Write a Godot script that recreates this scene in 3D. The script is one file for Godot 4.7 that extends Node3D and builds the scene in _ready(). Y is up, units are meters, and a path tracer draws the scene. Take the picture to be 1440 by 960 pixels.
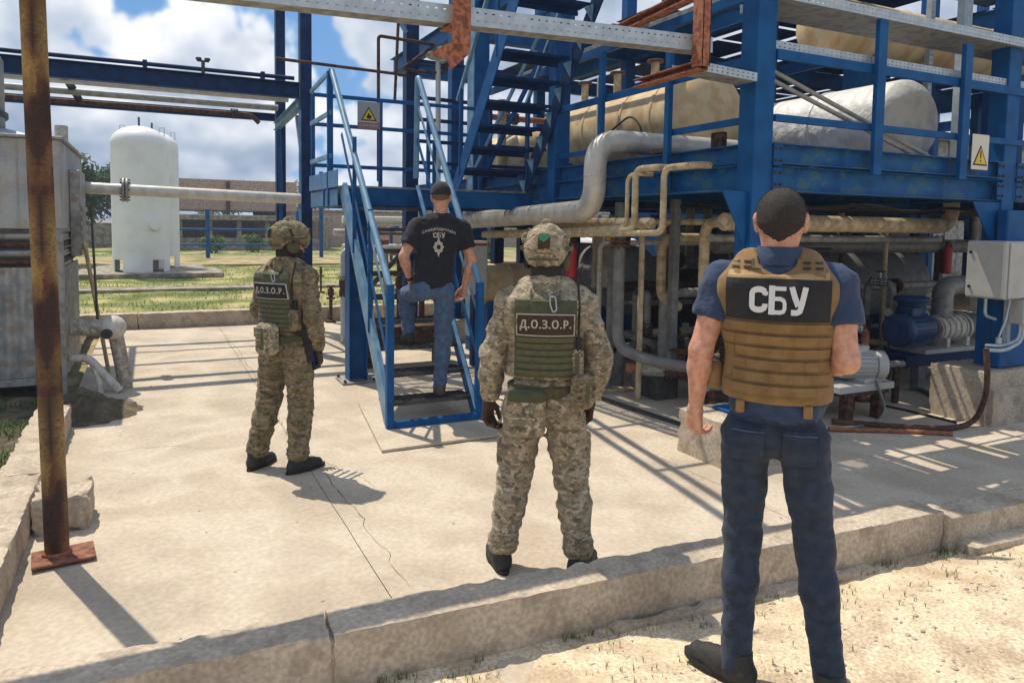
extends Node3D

# ---------------------------------------------------------------- camera model (1440 x 960 photograph)
const FOCAL := 1035.0
const MID_U := 720.0
const MID_V := 388.0
const EYE := Vector3(0, 1.75, 0)
const SUN_SHIFT := Vector3(0.19, -1.0, 0.4625)      # how far a shadow moves per metre of height
var cam_basis := Basis()

func ray(u: float, v: float) -> Vector3:
	return cam_basis * Vector3((u - MID_U) / FOCAL, -(v - MID_V) / FOCAL, -1.0)
func on_y(u: float, v: float, y: float = 0.0) -> Vector3:
	var d := ray(u, v)
	return EYE + d * ((y - EYE.y) / d.y)
func on_x(u: float, v: float, x: float) -> Vector3:
	var d := ray(u, v)
	return EYE + d * ((x - EYE.x) / d.x)
func on_z(u: float, v: float, z: float) -> Vector3:
	var d := ray(u, v)
	return EYE + d * ((z - EYE.z) / d.z)

# ---------------------------------------------------------------- mesh building
class Geo:
	var v := PackedVector3Array()
	var n := PackedVector3Array()
	var idx := PackedInt32Array()
	func quad(a: Vector3, b: Vector3, c: Vector3, d: Vector3) -> void:   # counter-clockwise seen from outside
		var m := (b - a).cross(d - a)
		if m.length_squared() < 1e-14:
			m = (c - b).cross(d - b)
		m = m.normalized()
		var s := v.size()
		v.append(a); v.append(b); v.append(c); v.append(d)
		for k in 4: n.append(m)
		idx.append_array(PackedInt32Array([s, s + 2, s + 1, s, s + 3, s + 2]))
	func tri(a: Vector3, b: Vector3, c: Vector3) -> void:
		var m := (b - a).cross(c - a).normalized()
		var s := v.size()
		v.append(a); v.append(b); v.append(c)
		for k in 3: n.append(m)
		idx.append_array(PackedInt32Array([s, s + 2, s + 1]))
	func box(mn: Vector3, mx: Vector3) -> void:
		var p: Array[Vector3] = []
		for k in 8:
			p.append(Vector3(mx.x if k & 1 else mn.x, mx.y if k & 2 else mn.y, mx.z if k & 4 else mn.z))
		quad(p[4], p[5], p[7], p[6]); quad(p[1], p[0], p[2], p[3])
		quad(p[5], p[1], p[3], p[7]); quad(p[0], p[4], p[6], p[2])
		quad(p[6], p[7], p[3], p[2]); quad(p[0], p[1], p[5], p[4])
	# a box of full size s with chamfered edges, centred, moved by t
	func cham(s: Vector3, c: float, t: Transform3D = Transform3D()) -> void:
		var h := s * 0.5
		c = minf(c, minf(h.x, minf(h.y, h.z)) * 0.9)
		var ax := [Vector3(1, 0, 0), Vector3(0, 1, 0), Vector3(0, 0, 1)]
		for a in 3:
			var b := (a + 1) % 3
			var d := (a + 2) % 3
			for sg in [-1.0, 1.0]:
				var o: Vector3 = ax[a] * (h[a] * sg)
				var eb: Vector3 = ax[b] * (h[b] - c)
				var ed: Vector3 = ax[d] * (h[d] - c)
				if sg > 0: quad(t * (o - eb - ed), t * (o + eb - ed), t * (o + eb + ed), t * (o - eb + ed))
				else: quad(t * (o - eb - ed), t * (o - eb + ed), t * (o + eb + ed), t * (o + eb - ed))
				for sb in [-1.0, 1.0]:      # edge between face a and face b, along d
					var p1: Vector3 = ax[a] * (h[a] * sg) + ax[b] * ((h[b] - c) * sb)
					var p2: Vector3 = ax[a] * ((h[a] - c) * sg) + ax[b] * (h[b] * sb)
					if sg * sb > 0: quad(t * (p1 - ed), t * (p2 - ed), t * (p2 + ed), t * (p1 + ed))
					else: quad(t * (p1 + ed), t * (p2 + ed), t * (p2 - ed), t * (p1 - ed))
		for sx in [-1.0, 1.0]:
			for sy in [-1.0, 1.0]:
				for sz in [-1.0, 1.0]:
					var p := Vector3(h.x * sx, (h.y - c) * sy, (h.z - c) * sz)
					var q := Vector3((h.x - c) * sx, h.y * sy, (h.z - c) * sz)
					var r := Vector3((h.x - c) * sx, (h.y - c) * sy, h.z * sz)
					if sx * sy * sz > 0: tri(t * p, t * q, t * r)
					else: tri(t * p, t * r, t * q)
	# rings of equal size joined to a smooth skin
	func rings(rs: Array, closed_ends := true) -> void:
		var m: int = rs[0].size()
		var s := v.size()
		for i in rs.size():
			for j in m:
				var a: Vector3 = rs[i][(j + 1) % m] - rs[i][(j + m - 1) % m]
				var b: Vector3 = rs[mini(i + 1, rs.size() - 1)][j] - rs[maxi(i - 1, 0)][j]
				v.append(rs[i][j]); n.append(b.cross(a).normalized())
		for i in rs.size() - 1:
			for j in m:
				var p := s + i * m + j
				var q := s + i * m + (j + 1) % m
				idx.append_array(PackedInt32Array([p, q, p + m, q, q + m, p + m]))
		if closed_ends:
			for e in 2:
				var rg: Array = rs[0] if e == 0 else rs[-1]
				var c := Vector3.ZERO
				for p in rg: c += p
				c /= m
				for j in m:
					if e == 0: tri(c, rg[j], rg[(j + 1) % m])
					else: tri(c, rg[(j + 1) % m], rg[j])
	func tube(pts: Array, r: float, sides := 12, r_end := -1.0) -> void:
		var rs := []
		var up := Vector3.ZERO
		for i in pts.size():
			var dir: Vector3 = (pts[mini(i + 1, pts.size() - 1)] - pts[maxi(i - 1, 0)]).normalized()
			if i == 0:
				up = Vector3.UP if absf(dir.y) < 0.9 else Vector3.RIGHT
			up = (up - dir * up.dot(dir)).normalized()
			var side := dir.cross(up)
			var rr := r if r_end < 0 else lerpf(r, r_end, float(i) / (pts.size() - 1))
			var ring := []
			for j in sides:
				var a := TAU * j / sides
				ring.append(pts[i] + (side * cos(a) + up * sin(a)) * rr)
			rs.append(ring)
		rings(rs)
	# profile of (radius, height) turned round the y axis of t
	func lathe(prof: Array, sides := 24, t: Transform3D = Transform3D()) -> void:
		var rs := []
		for p in prof:
			var ring := []
			for j in sides:
				var a := TAU * j / sides
				ring.append(t * Vector3(p.x * cos(a), p.y, p.x * sin(a)))
			rs.append(ring)
		rings(rs)
	# outline (x, y) pushed from z = 0 to z = depth
	func prism(poly: PackedVector2Array, depth: float, t: Transform3D = Transform3D()) -> void:
		if Geometry2D.is_polygon_clockwise(poly): poly.reverse()
		var ids := Geometry2D.triangulate_polygon(poly)
		for k in range(0, ids.size(), 3):
			var a := poly[ids[k]]
			var b := poly[ids[k + 1]]
			var c := poly[ids[k + 2]]
			if (b - a).cross(c - a) < 0:
				var w := b
				b = c
				c = w
			tri(t * Vector3(a.x, a.y, depth), t * Vector3(b.x, b.y, depth), t * Vector3(c.x, c.y, depth))
			tri(t * Vector3(a.x, a.y, 0), t * Vector3(c.x, c.y, 0), t * Vector3(b.x, b.y, 0))
		for k in poly.size():
			var a := poly[k]
			var b := poly[(k + 1) % poly.size()]
			quad(t * Vector3(a.x, a.y, 0), t * Vector3(b.x, b.y, 0), t * Vector3(b.x, b.y, depth), t * Vector3(a.x, a.y, depth))
	func mesh() -> ArrayMesh:
		var arr := []
		arr.resize(Mesh.ARRAY_MAX)
		arr[Mesh.ARRAY_VERTEX] = v
		arr[Mesh.ARRAY_NORMAL] = n
		arr[Mesh.ARRAY_INDEX] = idx
		var m := ArrayMesh.new()
		m.add_surface_from_arrays(Mesh.PRIMITIVE_TRIANGLES, arr)
		return m

# ---------------------------------------------------------------- scene tree
var used := {}
func numbered(called: String) -> String:
	var k: int = used.get(called, -1) + 1
	used[called] = k
	return called if k == 0 else "%s_%03d" % [called, k]
func tag(o: Node, label: String, category: String, group := "") -> void:
	o.set_meta("label", label)
	o.set_meta("category", category)
	if group != "": o.set_meta("group", group)
func thing(called: String, label: String, category: String, at := Vector3.ZERO, turn := 0.0, group := "") -> Node3D:
	var o := Node3D.new()
	o.name = numbered(called)
	add_child(o)
	o.position = at
	o.rotation.y = turn
	tag(o, label, category, group)
	return o
func part(parent: Node, called: String, m: Mesh, mat: Material, t: Transform3D = Transform3D()) -> MeshInstance3D:
	var o := MeshInstance3D.new()
	o.name = called
	o.mesh = m
	o.material_override = mat
	o.transform = t
	parent.add_child(o, true)
	return o
func structure(called: String, m: Mesh, mat: Material, t: Transform3D = Transform3D()) -> MeshInstance3D:
	var o := part(self, called, m, mat, t)
	o.set_meta("kind", "structure")
	return o
var box_cache := {}
func box_mesh(s: Vector3, c := 0.004) -> ArrayMesh:
	var key := "%.3f %.3f %.3f %.4f" % [s.x, s.y, s.z, c]
	if not box_cache.has(key):
		var g := Geo.new()
		g.cham(s, c)
		box_cache[key] = g.mesh()
	return box_cache[key]
# box with corners mn, mx (in the parent's space)
func block(parent: Node, called: String, mn: Vector3, mx: Vector3, mat: Material, c := 0.004) -> MeshInstance3D:
	return part(parent, called, box_mesh((mx - mn).abs(), c), mat, Transform3D(Basis(), (mn + mx) * 0.5))
# frame whose z axis runs from a to b, with y as near to up as can be, at the middle of a-b
func along(a: Vector3, b: Vector3, up := Vector3.UP) -> Transform3D:
	var z := (b - a).normalized()
	if absf(z.dot(up)) > 0.99: up = Vector3.RIGHT
	var x := up.cross(z).normalized()
	return Transform3D(Basis(x, z.cross(x), z), (a + b) * 0.5)
# rectangular bar from a to b, w across and h high
func bar(parent: Node, called: String, a: Vector3, b: Vector3, w: float, h: float, mat: Material, c := 0.003) -> MeshInstance3D:
	return part(parent, called, box_mesh(Vector3(w, h, a.distance_to(b)), c), mat, along(a, b))
# rolled steel beam of I section from a to b
func i_beam(parent: Node, called: String, a: Vector3, b: Vector3, w: float, h: float, mat: Material, up := Vector3.UP) -> MeshInstance3D:
	var g := Geo.new()
	var l := a.distance_to(b)
	var tf := maxf(0.008, h * 0.05)
	g.cham(Vector3(w, tf, l), 0.002, Transform3D(Basis(), Vector3(0, h / 2 - tf / 2, 0)))
	g.cham(Vector3(w, tf, l), 0.002, Transform3D(Basis(), Vector3(0, -h / 2 + tf / 2, 0)))
	g.box(Vector3(-0.004, -h / 2 + tf, -l / 2 + 0.001), Vector3(0.004, h / 2 - tf, l / 2 - 0.001))
	return part(parent, called, g.mesh(), mat, along(a, b, up))
# channel from a to b, its web towards +x of the frame
func channel(parent: Node, called: String, a: Vector3, b: Vector3, w: float, h: float, side: float, mat: Material) -> MeshInstance3D:
	var g := Geo.new()
	var l := a.distance_to(b)
	g.cham(Vector3(0.008, h, l), 0.002, Transform3D(Basis(), Vector3(side * (w / 2 - 0.004), 0, 0)))
	g.box(Vector3(-w / 2, h / 2 - 0.009, -l / 2 + 0.001), Vector3(w / 2, h / 2 - 0.001, l / 2 - 0.001))
	g.box(Vector3(-w / 2, -h / 2 + 0.001, -l / 2 + 0.001), Vector3(w / 2, -h / 2 + 0.009, l / 2 - 0.001))
	return part(parent, called, g.mesh(), mat, along(a, b))
# a polyline whose corners are rounded with radius r
func bends(pts: Array, r: float, steps := 6) -> Array:
	var out := [pts[0]]
	for i in range(1, pts.size() - 1):
		var a: Vector3 = pts[i - 1]
		var b: Vector3 = pts[i]
		var c: Vector3 = pts[i + 1]
		var d := minf(r, minf(a.distance_to(b), b.distance_to(c)) * 0.48)
		var p := b + (a - b).normalized() * d
		var q := b + (c - b).normalized() * d
		for k in steps + 1:
			var t := float(k) / steps
			out.append(p.lerp(b, t).lerp(b.lerp(q, t), t))
	out.append(pts[-1])
	return out
func pipe(parent: Node, called: String, pts: Array, r: float, mat: Material, bend := 0.0, sides := 14) -> MeshInstance3D:
	var g := Geo.new()
	g.tube(bends(pts, bend if bend > 0 else r * 2.2), r, sides)
	return part(parent, called, g.mesh(), mat)
func disc(parent: Node, called: String, a: Vector3, b: Vector3, r: float, mat: Material, sides := 20) -> MeshInstance3D:
	var g := Geo.new()
	var l := a.distance_to(b)
	var c := minf(0.006, l * 0.3)
	g.lathe([Vector2(0.001, 0), Vector2(r - c, 0), Vector2(r, c), Vector2(r, l - c), Vector2(r - c, l), Vector2(0.001, l)], sides)
	var t := along(a, b)
	return part(parent, called, g.mesh(), mat, Transform3D(Basis(t.basis.x, t.basis.z, -t.basis.y), a))
func frame_y(a: Vector3, b: Vector3) -> Transform3D:      # y axis from a to b, origin at a
	var t := along(a, b)
	return Transform3D(Basis(t.basis.x, t.basis.z, -t.basis.y), a)
# two bolted flanges facing each other on a pipe
func flange(parent: Node, called: String, at: Vector3, dir: Vector3, r: float, mat: Material, bolt_mat: Material) -> MeshInstance3D:
	var o := disc(parent, called, at - dir * 0.034, at - dir * 0.004, r, mat)
	var o2 := disc(parent, called, at + dir * 0.004, at + dir * 0.034, r, mat)
	var t := along(at, at + dir)
	var g := Geo.new()
	for k in 8:
		var p := at + (t.basis.x * cos(TAU * k / 8) + t.basis.y * sin(TAU * k / 8)) * (r * 0.84)
		g.tube([p - dir * 0.055, p + dir * 0.055], 0.009, 6)
	var b := part(o2, "bolts", g.mesh(), bolt_mat, o2.transform.affine_inverse())
	return o

# ---------------------------------------------------------------- materials
var noise_bytes := {}
func noise_map(seed_: int, freq: float, size: int, octaves := 4, kind := FastNoiseLite.TYPE_SIMPLEX_SMOOTH) -> PackedByteArray:
	var key := "%d %f %d %d %d" % [seed_, freq, size, octaves, kind]
	if not noise_bytes.has(key):
		var f := FastNoiseLite.new()
		f.seed = seed_
		f.noise_type = kind
		f.frequency = freq / size
		f.fractal_octaves = octaves
		var im := f.get_seamless_image(size, size, false, false, 0.12)
		im.convert(Image.FORMAT_L8)
		noise_bytes[key] = im.get_data()
	return noise_bytes[key]
# layers: coarse noise picks the colour along cols, fine noise adds grain, stains darken towards stain_color
func surface_image(size: int, seed_: int, coarse: float, fine: float, cols: Array, grain: float, stain := 0.0, stain_color := Color(0.2, 0.17, 0.13), stain_freq := 5.0) -> Image:
	var a := noise_map(seed_, coarse, size, 5)
	var b := noise_map(seed_ + 7, fine, size, 3)
	var c := noise_map(seed_ + 13, stain_freq, size, 5)
	var lr := PackedFloat32Array()
	var lg := PackedFloat32Array()
	var lb := PackedFloat32Array()
	for k in 256:
		var t := clampf((k / 255.0 - 0.22) / 0.56, 0, 0.9999) * (cols.size() - 1)
		var q: Color = (cols[int(t)] as Color).lerp(cols[int(t) + 1], t - int(t))
		lr.append(q.r * 255.0)
		lg.append(q.g * 255.0)
		lb.append(q.b * 255.0)
	var sr := stain_color.r * 255.0
	var sg := stain_color.g * 255.0
	var sb := stain_color.b * 255.0
	var gk := grain / 128.0
	var out := PackedByteArray()
	out.resize(size * size * 3)
	var j := 0
	for i in size * size:
		var k := a[i]
		var gr := 1.0 + (b[i] - 128) * gk
		var ci := c[i]
		if ci > 150 and stain > 0.0:
			var s := stain * (ci - 150) / 40.0
			if s > stain: s = stain
			out[j] = mini(255, int(lr[k] * gr * (1.0 - s) + sr * s))
			out[j + 1] = mini(255, int(lg[k] * gr * (1.0 - s) + sg * s))
			out[j + 2] = mini(255, int(lb[k] * gr * (1.0 - s) + sb * s))
		else:
			out[j] = mini(255, int(lr[k] * gr))
			out[j + 1] = mini(255, int(lg[k] * gr))
			out[j + 2] = mini(255, int(lb[k] * gr))
		j += 3
	return Image.create_from_data(size, size, false, Image.FORMAT_RGB8, out)
func textured(img: Image, metres: float, rough: float, metal := 0.0, world := false) -> StandardMaterial3D:
	var m := StandardMaterial3D.new()
	img.generate_mipmaps()
	m.albedo_texture = ImageTexture.create_from_image(img)
	m.uv1_triplanar = true
	m.uv1_world_triplanar = world
	m.uv1_scale = Vector3.ONE / metres
	m.roughness = rough
	m.metallic = metal
	return m
func relief(m: StandardMaterial3D, seed_: int, freq: float, cm: float, octaves := 5, size := 512) -> void:
	var im := Image.create_from_data(size, size, false, Image.FORMAT_L8, noise_map(seed_, freq, size, octaves))
	m.heightmap_enabled = true
	m.heightmap_texture = ImageTexture.create_from_image(im)
	m.heightmap_scale = cm
func plain(c: Color, rough: float, metal := 0.0) -> StandardMaterial3D:
	var m := StandardMaterial3D.new()
	m.albedo_color = c
	m.roughness = rough
	m.metallic = metal
	return m
var M := {}
func make_materials() -> void:
	var c := func(r: int, g: int, b: int) -> Color: return Color8(r, g, b)
	M.pad = textured(surface_image(768, 3, 3, 90, [c.call(172, 159, 141), c.call(184, 171, 152), c.call(193, 181, 163), c.call(181, 167, 148)], 0.07, 0.25, Color8(158, 143, 124), 5.0), 4.1, 0.95, 0, true)
	relief(M.pad, 31, 60, 0.06, 4, 512)
	M.kerb = textured(surface_image(512, 5, 4, 60, [c.call(164, 150, 132), c.call(176, 162, 143), c.call(186, 172, 153)], 0.14, 0.4, Color8(130, 117, 101), 10.0), 1.9, 0.95, 0, true)
	relief(M.kerb, 36, 40, 0.22, 4, 256)
	M.sand = textured(surface_image(768, 8, 5, 110, [c.call(176, 158, 132), c.call(200, 182, 154), c.call(210, 194, 166), c.call(188, 170, 144)], 0.2, 0.25, Color8(150, 132, 108), 9.0), 2.4, 1.0, 0, true)
	relief(M.sand, 41, 40, 0.7, 5, 512)
	M.soil = textured(surface_image(256, 12, 6, 80, [c.call(66, 58, 46), c.call(92, 82, 64), c.call(112, 100, 78)], 0.3), 1.2, 1.0, 0, true)
	relief(M.soil, 44, 30, 2.0, 5, 256)
	M.lawn = textured(surface_image(256, 15, 4, 90, [c.call(88, 98, 44), c.call(108, 118, 56), c.call(136, 136, 78), c.call(172, 158, 112)], 0.25), 6.0, 1.0, 0, true)
	M.far_ground = textured(surface_image(256, 16, 5, 70, [c.call(140, 126, 92), c.call(176, 158, 118), c.call(120, 118, 70)], 0.2), 11.0, 1.0, 0, true)
	M.blue = textured(surface_image(256, 21, 4, 70, [c.call(4, 70, 124), c.call(8, 78, 134), c.call(14, 84, 140)], 0.06, 0.16, Color8(52, 92, 112), 9.0), 1.1, 0.5)
	M.blue.metallic_specular = 0.3
	M.blue_worn = textured(surface_image(256, 24, 5, 60, [c.call(10, 70, 126), c.call(18, 82, 140), c.call(34, 90, 136)], 0.08, 0.5, Color8(92, 112, 106), 6.0), 1.3, 0.5)
	M.blue_worn.metallic_specular = 0.3
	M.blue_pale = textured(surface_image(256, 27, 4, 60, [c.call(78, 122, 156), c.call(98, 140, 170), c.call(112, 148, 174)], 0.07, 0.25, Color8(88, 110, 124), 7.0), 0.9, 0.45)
	M.blue_mid = textured(surface_image(256, 30, 4, 60, [Color8(42, 98, 146), Color8(56, 112, 158), Color8(70, 122, 164)], 0.06, 0.25, Color8(62, 96, 122), 7.0), 0.9, 0.45)
	M.blue_navy = textured(surface_image(256, 28, 4, 40, [c.call(8, 38, 76), c.call(14, 52, 98)], 0.1, 0.25, Color8(38, 54, 72), 8.0), 0.8, 0.5)
	M.blue_navy.metallic_specular = 0.3
	M.galv = textured(surface_image(256, 33, 8, 60, [c.call(162, 174, 182), c.call(172, 184, 192), c.call(180, 190, 198)], 0.04, 0.15, Color8(150, 152, 148), 6.0), 0.8, 0.45, 0.35)
	M.galv_dull = textured(surface_image(256, 35, 8, 60, [c.call(120, 122, 120), c.call(146, 148, 146), c.call(154, 152, 144)], 0.08, 0.4, Color8(110, 98, 80), 5.0), 1.0, 0.55, 0.3)
	M.cladding = textured(surface_image(256, 37, 5, 40, [c.call(176, 174, 166), c.call(192, 190, 182), c.call(200, 198, 190)], 0.05, 0.3, Color8(164, 148, 118), 5.0), 0.9, 0.4, 0.25)
	M.rust = textured(surface_image(256, 51, 6, 60, [c.call(112, 66, 48), c.call(148, 92, 68), c.call(168, 110, 84), c.call(136, 80, 58)], 0.15, 0.35, Color8(88, 56, 44), 9.0), 0.5, 0.9)
	relief(M.rust, 52, 40, 0.1, 4, 256)
	M.rust_plate = textured(surface_image(256, 55, 6, 60, [c.call(96, 58, 44), c.call(126, 80, 60), c.call(140, 98, 76)], 0.15, 0.4, Color8(150, 120, 96), 7.0), 0.5, 0.9)
	M.rust_dark = textured(surface_image(256, 54, 6, 40, [c.call(46, 32, 26), c.call(78, 52, 38), c.call(98, 70, 52)], 0.2), 0.5, 0.85)
	M.pole = textured(pole_image(), 1.0, 0.85)
	relief(M.pole, 57, 30, 0.1, 4, 256)
	M.cream = textured(surface_image(256, 61, 4, 50, [c.call(186, 160, 118), c.call(206, 184, 142), c.call(214, 196, 158)], 0.06, 0.5, Color8(182, 132, 84), 5.0), 1.6, 0.55)
	M.cream_pipe = textured(surface_image(256, 64, 5, 50, [c.call(160, 142, 108), c.call(190, 172, 136), c.call(202, 186, 152)], 0.1, 0.5, Color8(140, 104, 66), 6.0), 0.7, 0.55)
	M.white_wrap = textured(surface_image(256, 67, 5, 60, [c.call(186, 186, 184), c.call(204, 204, 202), c.call(212, 212, 208)], 0.04, 0.25, Color8(166, 164, 158), 5.0), 1.2, 0.5)
	relief(M.white_wrap, 68, 5, 2.2, 4, 256)
	M.tank_white = textured(surface_image(256, 71, 3, 40, [c.call(222, 222, 220), c.call(228, 228, 226), c.call(230, 230, 228)], 0.02, 0.18, Color8(196, 192, 182), 4.0), 3.0, 0.45)
	M.unit_grey = textured(surface_image(256, 74, 3, 50, [c.call(140, 142, 142), c.call(156, 158, 158), c.call(164, 164, 162)], 0.05, 0.35, Color8(150, 134, 110), 4.0), 1.6, 0.55, 0.1)
	M.sheet = textured(surface_image(256, 77, 5, 50, [c.call(124, 126, 124), c.call(150, 152, 150), c.call(166, 166, 162)], 0.08, 0.5, Color8(126, 100, 74), 5.0), 1.1, 0.5, 0.3)
	M.dark_steel = textured(surface_image(256, 81, 6, 40, [c.call(58, 58, 58), c.call(72, 71, 68), c.call(84, 80, 73)], 0.15), 0.6, 0.6, 0.2)
	M.grey_paint = textured(surface_image(256, 84, 5, 40, [c.call(96, 98, 98), c.call(122, 124, 122)], 0.08, 0.3, Color8(92, 78, 60), 7.0), 0.8, 0.5)
	M.box_grey = textured(surface_image(256, 86, 3, 40, [c.call(168, 168, 164), c.call(178, 178, 174)], 0.03, 0.2, Color8(150, 146, 136), 5.0), 0.9, 0.45)
	M.motor_blue = textured(surface_image(256, 88, 5, 40, [c.call(20, 62, 108), c.call(30, 80, 132)], 0.1, 0.3, Color8(56, 62, 64), 7.0), 0.5, 0.45)
	M.insul = textured(surface_image(256, 90, 8, 50, [c.call(132, 124, 110), c.call(168, 160, 146), c.call(190, 184, 172)], 0.15, 0.4, Color8(104, 90, 72), 7.0), 0.6, 0.85)
	relief(M.insul, 91, 14, 1.2, 4, 256)
	M.white_pipe = textured(surface_image(256, 93, 6, 50, [c.call(190, 186, 176), c.call(208, 204, 196)], 0.08, 0.5, Color8(150, 128, 98), 7.0), 0.5, 0.7)
	M.brick = textured(surface_image(256, 95, 8, 60, [c.call(156, 128, 112), c.call(172, 146, 130), c.call(184, 164, 148)], 0.15), 1.4, 0.95)
	M.old_concrete = textured(surface_image(256, 97, 5, 60, [c.call(120, 112, 100), c.call(150, 142, 128), c.call(164, 154, 138)], 0.15, 0.4, Color8(92, 84, 74), 6.0), 2.0, 0.95)
	M.black = plain(Color8(24, 24, 26), 0.6)
	M.rubber = plain(Color8(30, 28, 27), 0.8)
	M.white_print = plain(Color8(208, 208, 210), 0.7)
	M.grey_print = plain(Color8(176, 168, 158), 0.8)
	M.yellow = plain(Color8(214, 186, 40), 0.6)
	M.sign_grey = plain(Color8(148, 152, 156), 0.6)
	M.sign_red = plain(Color8(150, 104, 104), 0.7)
	M.sign_white = plain(Color8(206, 202, 190), 0.6)
	M.red = plain(Color8(150, 26, 24), 0.45)
	M.green_patch = plain(Color8(24, 104, 74), 0.7)
	M.leaf = plain(Color8(78, 98, 48), 0.8)
	M.leaf.backlight_enabled = true
	M.leaf.backlight = Color(0.2, 0.3, 0.08)
	M.leaf_dark = plain(Color8(52, 74, 40), 0.8)
	M.leaf_dark.backlight_enabled = true
	M.leaf_dark.backlight = Color(0.15, 0.22, 0.07)
	M.grass = plain(Color8(104, 122, 52), 0.9)
	M.grass.backlight_enabled = true
	M.grass.backlight = Color(0.25, 0.3, 0.1)
	M.dry_grass = plain(Color8(176, 160, 108), 0.95)
	M.bark = textured(surface_image(256, 99, 10, 60, [c.call(62, 52, 42), c.call(92, 80, 66)], 0.2), 0.5, 0.95)
	# cloth, skin
	M.camo = textured(camo_image(201, [Color8(164, 150, 128), Color8(146, 135, 108), Color8(130, 114, 92), Color8(116, 114, 88), Color8(92, 79, 64), Color8(182, 170, 150)]), 1.05, 0.95)
	weave(M.camo)
	M.camo_dark = textured(camo_image(231, [Color8(130, 115, 88), Color8(112, 104, 74), Color8(104, 86, 63), Color8(90, 90, 62), Color8(70, 58, 46), Color8(148, 134, 108)]), 1.05, 0.95)
	weave(M.camo_dark)
	M.ranger = textured(surface_image(256, 211, 6, 90, [c.call(70, 72, 50), c.call(82, 84, 58)], 0.15), 0.3, 0.95)
	weave(M.ranger)
	M.olive_web = textured(surface_image(256, 213, 6, 90, [c.call(78, 78, 54), c.call(94, 92, 66)], 0.2), 0.25, 0.95)
	weave(M.olive_web)
	M.coyote = textured(surface_image(256, 215, 5, 90, [c.call(116, 90, 54), c.call(128, 100, 62), c.call(136, 108, 70)], 0.12), 0.35, 0.95)
	weave(M.coyote)
	M.coyote_pale = textured(surface_image(256, 217, 5, 90, [c.call(158, 130, 88), c.call(172, 144, 102)], 0.12), 0.35, 0.95)
	weave(M.coyote_pale)
	M.patch_brown = textured(surface_image(256, 219, 5, 90, [c.call(58, 44, 34), c.call(70, 54, 42)], 0.15), 0.2, 0.95)
	M.patch_black = textured(surface_image(256, 221, 5, 90, [c.call(30, 30, 34), c.call(38, 38, 42)], 0.12), 0.3, 0.9)
	weave(M.patch_black)
	M.polo = textured(surface_image(256, 223, 5, 90, [c.call(42, 58, 84), c.call(50, 67, 95)], 0.12), 0.4, 0.95)
	weave(M.polo)
	M.tee = textured(surface_image(256, 225, 5, 90, [c.call(22, 23, 30), c.call(30, 31, 38)], 0.12), 0.4, 0.95)
	weave(M.tee)
	M.denim_dark = textured(surface_image(512, 227, 5, 160, [c.call(29, 39, 54), c.call(35, 47, 64), c.call(43, 56, 75)], 0.2), 0.3, 0.95)
	weave(M.denim_dark)
	M.denim = textured(surface_image(512, 229, 5, 160, [c.call(58, 80, 110), c.call(70, 92, 122), c.call(82, 104, 132)], 0.2), 0.3, 0.95)
	weave(M.denim)
	M.skin = textured(surface_image(256, 231, 5, 60, [c.call(178, 122, 100), c.call(196, 144, 120), c.call(206, 158, 134)], 0.08), 0.16, 0.55)
	M.skin.subsurf_scatter_enabled = true
	M.skin.subsurf_scatter_strength = 0.12
	M.hair = textured(surface_image(256, 233, 12, 100, [c.call(30, 26, 24), c.call(46, 40, 36), c.call(58, 50, 45)], 0.35), 0.1, 0.8)
	relief(M.hair, 234, 60, 0.3, 3, 256)
	M.hair_fair = textured(surface_image(256, 235, 12, 100, [c.call(92, 72, 56), c.call(112, 90, 72)], 0.3), 0.12, 0.85)
	M.glove = textured(surface_image(256, 237, 6, 80, [c.call(58, 46, 36), c.call(76, 62, 48)], 0.2), 0.2, 0.9)
	M.mask = plain(Color8(46, 44, 42), 0.95)
	M.boot = textured(surface_image(256, 239, 6, 80, [c.call(34, 34, 33), c.call(48, 47, 45)], 0.2), 0.25, 0.75)
	M.boot_brown = textured(surface_image(256, 241, 6, 80, [c.call(66, 60, 52), c.call(84, 76, 66)], 0.2), 0.25, 0.8)
	folds(M.camo, 0.9)
	folds(M.camo_dark, 0.9)
	folds(M.polo, 0.35)
	folds(M.tee, 0.35)
	folds(M.denim_dark, 0.22)
	folds(M.denim, 0.3)
	M.eye = plain(Color8(40, 34, 30), 0.3)

func folds(m: StandardMaterial3D, cm: float) -> void:      # creased cloth
	var f := FastNoiseLite.new()
	f.seed = 77
	f.frequency = 9.0 / 256
	f.fractal_type = FastNoiseLite.FRACTAL_RIDGED
	f.fractal_octaves = 3
	m.heightmap_enabled = true
	m.heightmap_texture = ImageTexture.create_from_image(f.get_seamless_image(256, 256, true, false, 0.15))
	m.heightmap_scale = cm

func weave(m: StandardMaterial3D) -> void:
	relief(m, 301, 120, 0.12, 2, 256)
	m.rim_enabled = true
	m.rim = 0.15

func pole_image() -> Image:      # ochre paint that has come off in long patches, bare dark rust below
	var size := 512
	var a := noise_map(57, 3, size, 5)
	var b := noise_map(58, 50, size, 3)
	var out := PackedByteArray()
	out.resize(size * size * 3)
	for y in size:
		for x in size:
			var k := a[(int(y * 0.45) % size) * size + x]
			var f := (b[y * size + x] - 128) / 128.0
			var q := Color8(134, 104, 58)
			if k + f * 24 > 104: q = Color8(88, 52, 36)
			if k + f * 24 > 136: q = Color8(54, 36, 30)
			if k + f * 30 < 70: q = Color8(164, 136, 82)
			var j := (y * size + x) * 3
			out[j] = clampi(int(q.r8 * (1 + f * 0.3)), 0, 255)
			out[j + 1] = clampi(int(q.g8 * (1 + f * 0.3)), 0, 255)
			out[j + 2] = clampi(int(q.b8 * (1 + f * 0.3)), 0, 255)
	return Image.create_from_data(size, size, false, Image.FORMAT_RGB8, out)

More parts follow.
